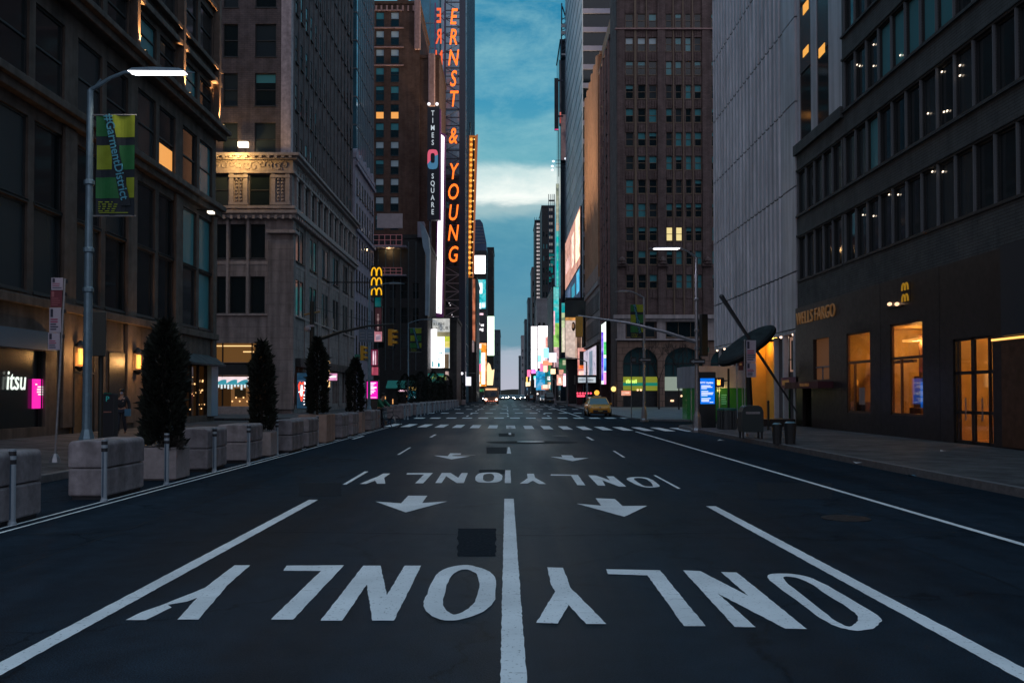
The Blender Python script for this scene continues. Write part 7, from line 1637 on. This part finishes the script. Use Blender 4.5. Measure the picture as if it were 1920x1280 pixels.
# ================================================================== vehicles
def car(x, y, rz, body, label, name='parked_car', taxi=False, lit=False, tail=False, van=False, cat='car', z=0):
    q = thing(name, label, cat, (0, 0, 0)); Lc, Wc = 4.6, 1.8
    hs = .92 if not van else 1.15; ht = 1.48 if not van else 2.0
    # sections: y, half width, z bottom, z shoulder
    S_ = [(-2.30, .62, .42, .62), (-2.22, .78, .30, .74), (-1.9, .87, .24, .86), (-1.2, .91, .22, .95 if not van else 1.1), (0, .92, .22, hs + .04), (1.3, .92, .22, hs + .06), (1.95, .88, .26, hs + .04), (2.22, .80, .34, hs - .02), (2.30, .68, .45, hs - .12)]
    m = MB()
    rings = []
    for (yy, hw, zb, zs) in S_: rings.append([(-hw * .92, yy, zb), (-hw, yy, (zb + zs) * .45), (-hw * .98, yy, zs - .08), (-hw * .86, yy, zs), (hw * .86, yy, zs), (hw * .98, yy, zs - .08), (hw, yy, (zb + zs) * .45), (hw * .92, yy, zb)])
    b0 = 0
    for r_ in rings: m.v += [Vector(p) for p in r_]
    for k in range(len(rings) - 1):
        for i in range(8): j = (i + 1) % 8; m.f.append([k * 8 + i, k * 8 + j, (k + 1) * 8 + j, (k + 1) * 8 + i]); m.mi.append(0)
    m.f.append(list(range(8))); m.mi.append(0); m.f.append([(len(rings) - 1) * 8 + i for i in range(8)][::-1]); m.mi.append(0)
    m.build('body', body, q, smooth=False, bevel=.02)
    # greenhouse
    yf, yr = (-1.25, 1.75) if not van else (-1.6, 2.15); yrf, yrr = (-.45, 1.2) if not van else (-1.1, 2.0)
    zb_, zt_ = hs + .02, ht
    bs_ = [(-.80, yf, zb_), (.80, yf, zb_), (.80, yr, zb_), (-.80, yr, zb_)]; ts_ = [(-.62, yrf, zt_ - .04), (.62, yrf, zt_ - .04), (.62, yrr, zt_ - .04), (-.62, yrr, zt_ - .04)]
    MB().raw(bs_ + ts_, [(0, 1, 5, 4), (1, 2, 6, 5), (2, 3, 7, 6), (3, 0, 4, 7), (4, 5, 6, 7)]).build('windows', mat('car_glass', (.015, .045, .05), .06, spec=.8), q)
    m = MB(); m.raw([(-.64, yrf - .04, zt_ - .05), (.64, yrf - .04, zt_ - .05), (.64, yrr + .04, zt_ - .05), (-.64, yrr + .04, zt_ - .05), (-.56, yrf + .1, zt_ + .01), (.56, yrf + .1, zt_ + .01), (.56, yrr - .1, zt_ + .01), (-.56, yrr - .1, zt_ + .01)], [(0, 1, 2, 3), (4, 5, 6, 7), (0, 1, 5, 4), (1, 2, 6, 5), (2, 3, 7, 6), (3, 0, 4, 7)])
    for i in range(4): m.cyl(Vector(bs_[i]) * 1.005, Vector(ts_[i]) * 1.0, .045, n=5)
    for sg in (-1, 1): m.cyl((sg * .81, .35, zb_), (sg * .63, .35, zt_ - .04), .035, n=5)
    m.build('roof', body, q)
    for sg in (-1, 1):
        for yy in (-1.42, 1.38):
            w_ = thing('wheel', None, None, (0, 0, 0)); del w_['_org']; w_['_org'] = [0, 0, 0]; w_.parent = q
            a0, a1 = sg * .93, sg * .72
            MB().cyl((a1, yy, .33), (a0, yy, .33), .33, n=20).build('tyre', M_rub, w_); MB().cyl((a0, yy, .33), (a0 + sg * .012, yy, .33), .2, n=14).build('rim', M_steel, w_)
        m = MB(); m.raw([(sg * .45, -2.295, .60), (sg * .84, -2.08, .62), (sg * .86, -1.95, .80), (sg * .5, -2.26, .72)], [(0, 1, 2, 3)]); 
        m = MB(); m.prism([(sg * .45, .60), (sg * .80, .62), (sg * .82, .77), (sg * .5, .71)], -2.27, -2.02, lambda u, v, w2: (u, w2 + (abs(u) - .45) * .3, v)); m.build('headlight', em('headlight_on', (1, .88, .75), 90) if lit else mat('headlight_off', (.45, .5, .55), .1, spec=.9), q)
        m = MB(); m.box(sg * .55, sg * .84, 2.2, 2.28, hs - .28, hs - .1); m.build('tail_light', em('tail_red', (1, .05, .02), 1.5) if tail else mat('tail_off', (.2, .01, .01), .3), q)
        m = MB(); m.box(sg * .9, sg * 1.05, -.95, -.83, hs + .0, hs + .15); m.build('mirror', body, q, bevel=.02)
    m = MB(); m.box(-.55, .55, -2.315, -2.25, .34, .52); m.box(-.8, .8, -2.2, -2.1, .22, .3); m.build('grille', M_rub, q)
    m = MB(); m.box(-.17, .17, -2.335, -2.316, .40, .50); m.build('number_plate', mat('plate_amber', (.5, .35, .1), .5), q)
    m = MB(); m.cyl((0, -2.24, .70), (0, -2.27, .70), .07, n=12); m.build('badge', M_steel, q)
    if taxi:
        m = MB(); m.box(-.32, .32, .15, .4, ht + .02, ht + .14); m.build('roof_light', mat('roof_light_off', (.5, .45, .35), .4), q, bevel=.03)
    q.location = (x, y, z); q.rotation_euler = (0, 0, rz); return q
M_taxi = mat('taxi_yellow', (.85, .35, .025), .3, var=.05, vs=2, coat=.6)
g = G(1127, 781); car(g.x - .05, g.y + 2.3, R(0), M_taxi, 'yellow taxi parked facing the camera at the right kerb', 'taxi', taxi=True, cat='taxi')
cars = [(-.9, 265, 0, 'car_white', (.5, .5, .52), 'oncoming car with dazzling headlights in the middle of the far avenue', True),
        (-4.2, 215, 0, 'car_grey', (.25, .25, .27), 'oncoming grey car behind the bus on the far left lane', True),
        (3.4, 300, 0, 'car_dark', (.05, .05, .06), 'dark car with headlights on the far right lane', True),
        (7.9, 190, 0, 'car_white', (.5, .5, .52), 'white car parked at the far right kerb behind the dark van', False),
        (6.6, 235, 0, 'car_red', (.35, .06, .05), 'red car parked at the far right kerb, left of the white cars', False),
        (8.1, 172, 0, 'car_dark', (.05, .05, .06), 'dark van parked at the far right kerb', False),
        (8.4, 210, 0, 'car_grey', (.25, .25, .27), 'pale grey car parked at the far right kerb beyond the van', False)]
for i, (x, y, rz, mn, c_, lb, lit) in enumerate(cars): car(x, y, rz, mat(mn, c_, .3, coat=.5), lb, 'car', lit=lit, van=(i == 5), tail=False)
for k in range(18):
    x_ = (-5.2, 2.9, -1.8, 4.8, -3.9, 1.4, -.2)[k % 7]; y_ = 228 + k * 17
    car(x_, y_, 0, mat(('car_white', 'car_dark', 'car_grey')[k % 3], (.1, .1, .1), .3), 'small distant car with bright lights near the vanishing point, %s in depth' % ORD[k], 'car', lit=True)
# city bus
q = thing('city_bus', 'oncoming city bus with glowing headlights on the far left of the avenue', 'bus', (-4.6, 160, 0)); bx, by = -2.9, 158
bx = P(921, 750, 158).x; m = MB(); m.box(bx - 1.25, bx + 1.25, by, by + 11, .35, 2.95); m.build('body', mat('bus_amber', (.45, .28, .2), .4, var=.15, vs=1), q, bevel=.08)
MB().box(bx - 1.1, bx + 1.1, by - .02, by - .001, 1.25, 2.3).build('windscreen', mat('car_glass', (.015, .045, .05), .06, spec=.8), q); MB().box(bx - 1.0, bx + 1.0, by - .03, by - .001, 2.45, 2.75).build('destination_board', em('board_amber', (1, .55, .25), .9), q)
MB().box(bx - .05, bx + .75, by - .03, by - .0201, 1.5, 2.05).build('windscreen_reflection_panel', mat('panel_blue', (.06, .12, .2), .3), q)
for sg in (-1, 1): MB().ball((bx + sg * .92, by - .05, .82), .2, 10, (1, .3, .8)).build('headlight', em('bus_head', (1, .75, .6), 8), q); MB().cyl((bx + sg * 1.26, by + 2, .48), (bx + sg * .95, by + 2, .48), .48, n=16).build('wheel', M_rub, q); m = MB(); m.tube([(bx + sg * 1.25, by, 2.4), (bx + sg * 1.5, by - .2, 2.4), (bx + sg * 1.5, by - .2, 1.9)], .05, 5); m.build('mirror', M_rub, q)
m = MB(); [m.box(bx - .9 + k * .4, bx - .75 + k * .4, by - .03, by - .001, .5, .62) for k in range(5)]; m.build('marker_light', em('marker_red', (1, .25, .15), 1.2), q)
# distant lights on lamp posts and lit globes
for k, (px, py, Y, c_, s_, lb) in enumerate(((1119, 736, 118, (1, .42, .05), 1.4, 'amber globe light above the yellow taxi'), (1150.5, 729, 116.5, (1, .65, .2), 1.5, 'yellow globe light on the arcade corner right of the taxi'), (866, 700, 160, (.95, .9, 1), 1.5, 'white globe light near the far left lamp'), (1008, 738, 240, (1, .8, .7), 1.5, 'small pale globe light at the far right kerb'))):
    c = P(px, py, Y); q = thing('globe_light', lb, 'lamp', (c.x, Y, 0)); MB().ball((c.x, Y, c.z), .34 if k < 2 else .25, 10).build('globe', em('globe_%d' % k, c_, s_), q); MB().cyl((c.x, Y, .1), (c.x, Y, c.z - .3), .05, n=6).build('post', M_dpole, q)
# lit street level clutter: small shop signs far down both sides
rn = random.Random(77)
cl = [(.95, .35, .2), (1, .7, .4), (.2, .5, .9), (.9, .9, 1), (.9, .15, .3), (.1, .6, .5), (1, .85, .7), (.9, .5, .1)]
wd_ = ['scarlet', 'peach', 'sky blue', 'cold white', 'crimson', 'sea green', 'cream', 'orange']
used = 0
for side_, xs, rng, n_ in ((-1, -8.9, (175, 420), 26), (1, 9.4, (175, 420), 26)):
    for k in range(n_):
        Y = rng[0] + (rng[1] - rng[0]) * (k + rn.random() * .6) / n_; x = xs * side_ * side_ + (rn.uniform(-.6, .6)); c_i = rn.randrange(8); z_ = rn.uniform(2.6, 9 if k % 3 else 14); w_, h_ = rn.uniform(.8, 2.2), rn.uniform(.7, 3)
        q = thing('projecting_sign', '%s lit sign on the %s side of the far avenue, %s row' % (wd_[c_i], 'left' if side_ < 0 else 'right', (ORD + ['twenty-first', 'twenty-second', 'twenty-third', 'twenty-fourth', 'twenty-fifth', 'twenty-sixth'])[k]), 'sign', (x, Y, 0), 'lit projecting signs far down the avenue')
        MB().box(x - w_ / 2, x + w_ / 2, Y, Y + .25, z_, z_ + h_).build('sign_box', em('clutter_%d' % c_i, cl[c_i], 1.0 + .6 * (c_i % 3)), q)
        MB().cyl((x + side_ * w_ * .4, Y + .12, 0), (x + side_ * w_ * .4, Y + .12, z_), .07, n=5).build('post', M_dpole, q)
for (px, py, w_, rz, lb) in ((1768, 846, .10, .4, 'crumpled pale paper scrap on the right pavement nearest the camera'), (1606, 868, .12, 1.1, 'white paper scrap lying by the right kerb'), (1352, 826, .14, .2, 'flattened white cup on the pavement before the litter bin'), (1709, 892, .12, 2.0, 'small blue wrapper at the foot of the right kerb')):
    g = G(px, py, .155 if py < 870 else .0); c_, s_ = math.cos(rz) * w_, math.sin(rz) * w_; m = MB()
    m.raw([(g.x - c_, g.y - s_, g.z + .005), (g.x + s_, g.y - c_, g.z + .03), (g.x + c_, g.y + s_, g.z + .006), (g.x - s_ * .7, g.y + c_, g.z + .045), (g.x, g.y, g.z + .02)], [(0, 1, 4), (1, 2, 4), (2, 3, 4), (3, 0, 4)])
    tag(m.build('litter', mat('litter_blue' if 'blue' in lb else 'litter_white', (.1, .35, .5) if 'blue' in lb else (.6, .6, .62), .7)), lb, 'litter')
# bare street trees before the arcade
def bare_tree(x, y, h, seed, label):
    rn = random.Random(seed); q = thing('bare_tree', label, 'tree', (x, y, .12), 'bare street trees before the stone arcade'); m = MB(); MB().cyl((x, y, .12), (x, y, h * .4), .09, .06, 8).build('trunk', M_bark, q)
    def br(p, d, l, r, k):
        e_ = p + d * l; m.cyl(p, e_, r, r * .6, 5)
        if k: 
            for _ in range(3): br(e_, (d + Vector((rn.uniform(-.8, .8), rn.uniform(-.8, .8), rn.uniform(.0, .6)))).normalized(), l * .68, r * .6, k - 1)
    for _ in range(4): br(Vector((x, y, h * .4)), Vector((rn.uniform(-.7, .7), rn.uniform(-.7, .7), 1)).normalized(), h * .22, .045, 4)
    m.build('branches', M_bark, q)
bare_tree(P(1233, 0, 98).x, 98, 8, 3, 'bare tree left of the pier between the two stone arches'); bare_tree(P(1270, 0, 95).x, 95, 7.5, 9, 'bare tree in front of the second stone arch')
# people far away (standing figures by the kerbs)
# ================================================================== people
def skinmesh(name, pts, edges, m_, parent, loc_org, sub=1):
    """pts: {key: (x, y, z, rx[, ry])} in metres relative to parent; the first key is the root"""
    keys = list(pts); me = bpy.data.meshes.new(name); me.from_pydata([pts[k][:3] for k in keys], [(keys.index(a), keys.index(b)) for a, b in edges], [])
    o = bpy.data.objects.new(name, me); COL.objects.link(o); o.parent = parent; me.materials.append(m_)
    md = o.modifiers.new('skin', 'SKIN'); me.skin_vertices.__len__()
    if not me.skin_vertices: 
        a = me.attributes
    for i, k in enumerate(keys):
        sv = me.skin_vertices[0].data[i]; r = pts[k][3]; r2 = pts[k][4] if len(pts[k]) > 4 else r; sv.radius = (r, r2); sv.use_root = (i == 0)
    sb = o.modifiers.new('sub', 'SUBSURF'); sb.levels = sub; sb.render_levels = sub; md.use_smooth_shade = True
    return o
SKIN = mat('skin', (.38, .22, .16), .55, var=.08, vs=20)
def person(x, y, z, rz, label, coat, trousers, hairm, pose, mask=None, h=1.75, props=()):
    q = thing('person', label, 'person', (0, 0, 0)); k = h / 1.75
    J = dict(pel=(0, 0, .95, .13, .10), spine=(0, -.01, 1.12, .13, .10), chest=(0, -.01, 1.33, .16, .11), neck=(0, 0, 1.50, .055), head0=(0, -.01, 1.57, .075, .085), head1=(0, -.012, 1.65, .082, .098), head2=(0, -.0, 1.72, .06, .07),
             shL=(-.18, 0, 1.42, .06), shR=(.18, 0, 1.42, .06), elL=(-.25, .02, 1.15, .045), elR=(.25, .02, 1.15, .045), wrL=(-.26, -.08, .92, .03), wrR=(.26, -.08, .92, .03), haL=(-.26, -.11, .84, .035, .018), haR=(.26, -.11, .84, .035, .018),
             hiL=(-.09, 0, .90, .09), hiR=(.09, 0, .90, .09), knL=(-.10, -.02, .5, .06), knR=(.10, -.02, .5, .06), anL=(-.10, .02, .09, .04), anR=(.10, .02, .09, .04), toL=(-.11, -.13, .035, .04, .028), toR=(.11, -.13, .035, .04, .028))
    for a, v in pose.items(): J[a] = tuple(v) + tuple(J[a][3:])
    for s_ in 'LR':
        a, b_ = Vector(J['wr' + s_][:3]), Vector(J['ha' + s_][:3]); d = (b_ - a).normalized(); sg = -1 if s_ == 'L' else 1; sidev = Vector((0, 1, 0)) if abs(d.y) < .7 else Vector((1, 0, 0))
        sidev = (sidev - d * sidev.dot(d)).normalized()
        for i, (off, ln_) in enumerate(((-.028, .07), (-.010, .08), (.009, .075), (.027, .06))):
            p = b_ + sidev * off; J['f%s%d' % (s_, i)] = tuple(p + d * .02) + (.0095,); J['g%s%d' % (s_, i)] = tuple(p + d * ln_ * .7) + (.0085,); J['h%s%d' % (s_, i)] = tuple(p + d * ln_ * .95 - Vector((sg * .02, 0, 0))) + (.007,)
        p = a.lerp(b_, .5) - sidev * .035; J['t%s0' % s_] = tuple(p) + (.011,); J['t%s1' % s_] = tuple(p - sidev * .025 + d * .045) + (.009,)
    E = [('pel', 'spine'), ('spine', 'chest'), ('chest', 'neck'), ('neck', 'head0'), ('head0', 'head1'), ('head1', 'head2'), ('chest', 'shL'), ('chest', 'shR'), ('shL', 'elL'), ('shR', 'elR'), ('elL', 'wrL'), ('elR', 'wrR'), ('wrL', 'haL'), ('wrR', 'haR'), ('pel', 'hiL'), ('pel', 'hiR'), ('hiL', 'knL'), ('hiR', 'knR'), ('knL', 'anL'), ('knR', 'anR'), ('anL', 'toL'), ('anR', 'toR')]
    for s_ in 'LR':
        for i in range(4): E += [('ha' + s_, 'f%s%d' % (s_, i)), ('f%s%d' % (s_, i), 'g%s%d' % (s_, i)), ('g%s%d' % (s_, i), 'h%s%d' % (s_, i))]
        E += [('wr' + s_, 't%s0' % s_), ('t%s0' % s_, 't%s1' % s_)]
    skinmesh('body', J, E, SKIN, q, None, 1)
    def infl(keys, ed, f, add, nm, m_): skinmesh(nm, {a: tuple(J[a][:3]) + tuple(v * f + add for v in J[a][3:]) for a in keys}, ed, m_, q, None, 1)
    infl(['chest', 'spine', 'pel', 'shL', 'shR', 'elL', 'elR', 'wrL', 'wrR'], [('spine', 'chest'), ('pel', 'spine'), ('chest', 'shL'), ('chest', 'shR'), ('shL', 'elL'), ('shR', 'elR'), ('elL', 'wrL'), ('elR', 'wrR')], 1.08, .022, 'jacket', coat)
    infl(['pel', 'hiL', 'hiR', 'knL', 'knR', 'anL', 'anR'], [('pel', 'hiL'), ('pel', 'hiR'), ('hiL', 'knL'), ('hiR', 'knR'), ('knL', 'anL'), ('knR', 'anR')], 1.05, .015, 'trousers', trousers)
    for s_ in 'LR': infl(['an' + s_, 'to' + s_], [('an' + s_, 'to' + s_)], 1.05, .012, 'shoe', M_rub)
    hd = Vector(J['head1'][:3]); ht = Vector(J['head2'][:3]); m = MB(); c = hd.lerp(ht, .55) + Vector((0, .025, 0)); m.ball(c, .105, 14, (.98, 1.05, 1.0)); m.build('hair', hairm, q, smooth=True)
    f = hd + Vector((0, -.088, 0)); m = MB(); m.prism([(f.x - .011, f.z + .015), (f.x + .011, f.z + .015), (f.x + .015, f.z - .03), (f.x - .015, f.z - .03)], f.y - .022, f.y + .01, lambda u, v, w_: (u, w_, v)); m.build('nose', SKIN, q, bevel=.005)
    for sg in (-1, 1): MB().ball((f.x + sg * .03, f.y + .006, f.z + .022), .011, 8).build('eye', mat('eye_dark', (.03, .03, .03), .2), q); MB().ball((hd.x + sg * .082, hd.y + .01, hd.z), .024, 8, (.35, .8, 1.2)).build('ear', SKIN, q)
    if mask: MB().ball((f.x, f.y + .018, f.z - .035), .055, 10, (1.0, .55, .8)).build('face_mask', mask, q, smooth=True)
    else: MB().box(f.x - .022, f.x + .022, f.y - .004, f.y + .01, f.z - .052, f.z - .042).build('mouth', mat('lips', (.3, .12, .1), .5), q)
    q.location = (x, y, z); q.rotation_euler = (0, 0, rz); q.scale = (k, k, k); q['_org'] = [0, 0, 0]; return q
M_dk = mat('cloth_dark', (.018, .022, .028), .85, var=.2, vs=20); M_dk2 = mat('cloth_navy', (.02, .028, .045), .85, var=.2, vs=20); M_hair = mat('hair_dark', (.012, .010, .009), .7)
M_grn = mat('cloth_green', (.01, .14, .08), .7, var=.2, vs=10); M_mask = mat('mask_pale_blue', (.30, .42, .62), .7)
g = P(228, 812, 36); hh = 1.76
person(g.x, 36, .15, R(5), 'person in dark clothes and a pale face mask walking on the left pavement', M_dk, M_dk2, M_hair, dict(knL=(-.10, -.12, .5), anL=(-.10, -.08, .09), toL=(-.11, -.24, .04), anR=(.10, .16, .11), toR=(.11, .03, .035), elL=(-.25, -.02, 1.16), wrL=(-.2, -.2, 1.02), haL=(-.17, -.27, 1.0), elR=(.27, .06, 1.16), wrR=(.28, .0, .93)), M_mask, hh)
c = P(238, 752, 36); q = thing('shopping_bag', 'small blue bag held by the masked person on the left pavement', 'bag', (c.x + .05, 35.9, .85)); MB().box(c.x - .02, c.x + .2, 35.8, 35.95, .86, 1.14).build('bag_body', mat('bag_blue', (.06, .2, .32), .5), q, bevel=.02); m = MB(); m.tube([(c.x + .03, 35.87, 1.14), (c.x + .06, 35.87, 1.24), (c.x + .12, 35.87, 1.24), (c.x + .15, 35.87, 1.14)], .008, 5); m.build('handle', M_rub, q)
# cyclist standing astride the bicycle
g = G(722, 803); bx, by = g.x + .1, g.y
person(bx - .42, by + .1, 0, R(60), 'cyclist in a green jacket standing astride a bicycle at the kerb', M_grn, M_dk, M_hair, dict(spine=(0, -.07, 1.13), chest=(0, -.16, 1.31), neck=(0, -.22, 1.46), head0=(0, -.26, 1.53), head1=(0, -.28, 1.61), head2=(0, -.27, 1.68), shL=(-.18, -.17, 1.38), shR=(.18, -.17, 1.38), elL=(-.26, -.34, 1.18), elR=(.26, -.34, 1.18), wrL=(-.24, -.52, 1.06), wrR=(.24, -.52, 1.06), haL=(-.23, -.60, 1.05), haR=(.23, -.60, 1.05), knL=(-.14, -.05, .5), anL=(-.18, .02, .09), toL=(-.19, -.13, .04), knR=(.14, -.08, .5), anR=(.18, -.02, .09), toR=(.19, -.17, .04)), None, 1.8)
q = thing('bicycle', 'dark bicycle held by the cyclist at the left kerb', 'bicycle', (0, 0, 0)); zw = .34
def wheel(yc):
    w_ = thing('wheel', None, None, (0, 0, 0)); w_.parent = q; m = MB(); n = 28
    for k in range(n): a0, a1 = 2 * math.pi * k / n, 2 * math.pi * (k + 1) / n; m.cyl((0, yc + zw * .95 * math.cos(a0), zw + zw * .95 * math.sin(a0)), (0, yc + zw * .95 * math.cos(a1), zw + zw * .95 * math.sin(a1)), .021, n=6)
    m.build('tyre', M_rub, w_); m = MB()
    for k in range(14): a0 = 2 * math.pi * k / 14; m.cyl((0, yc, zw), (0, yc + zw * .9 * math.cos(a0), zw + zw * .9 * math.sin(a0)), .003, n=4)
    m.cyl((-.05, yc, zw), (.05, yc, zw), .025, n=8); m.build('spokes', M_steel, w_)
wheel(-.52); wheel(.52); M_bk = mat('bike_frame', (.05, .08, .09), .35, .4)
m = MB(); bb = (0, .08, .28); st = (0, .22, .78); hd = (0, -.36, .82); hb = (0, -.40, .66)
m.tube([bb, st], .018); m.tube([st, hd], .018); m.tube([bb, hb], .02); m.tube([hd, hb], .02); m.tube([bb, (0.03, .52, zw)], .011); m.tube([st, (0.03, .52, zw)], .009); m.build('frame', M_bk, q)
m = MB(); m.tube([hb, (.04, -.50, .45), (.04, -.52, zw)], .014); m.tube([hb, (-.04, -.50, .45), (-.04, -.52, zw)], .014); m.build('fork', mat('fork_pale', (.35, .37, .36), .3, .5), q)
m = MB(); m.tube([hd, (0, -.39, 1.0)], .014); m.tube([(-.30, -.33, 1.02), (-.12, -.40, 1.02), (.12, -.40, 1.02), (.30, -.33, 1.02)], .013); m.build('handlebar', M_rub, q)
m = MB(); m.tube([st, (0, .25, .92)], .013); m.prism([(-.07, .36), (.07, .36), (.03, .10), (-.03, .10)], .92, .97); m.build('saddle', M_rub, q)
m = MB(); m.cyl((-.02, .08, .28), (.02, .08, .28), .09, n=16); m.tube([(.05, .08, .28), (.05, .2, .17)], .01); m.tube([(-.05, .08, .28), (-.05, -.04, .39)], .01); m.box(.05, .14, .16, .24, .16, .18); m.box(-.14, -.05, -.08, 0, .38, .4); m.build('crank', M_steel, q)
q.location = (bx + .02, by - .1, .0); q.rotation_euler = (0, 0, R(58))
# distant pedestrians near the far kerbs (small upright figures)
for k, (px, Y, cm, lb) in enumerate(((987, 200, M_dk, 'left of a small group at the far right of the avenue'), (991, 205, M_dk2, 'middle of a small group at the far right of the avenue'), (1001, 180, M_dk, 'beside the parked red car far down the avenue'), (1022, 165, M_dk2, 'in front of the azure screen far down the avenue'))):
    x = P(px, 0, Y).x; person(x, Y, 0, R(20 * k), 'distant dark pedestrian %s' % lb, cm, M_dk, M_hair, dict(knL=(-.10, -.1, .5), anR=(.1, .15, .12)), None, 1.75)
# clean helper properties
for o in bpy.data.objects:
    if '_org' in o: del o['_org']
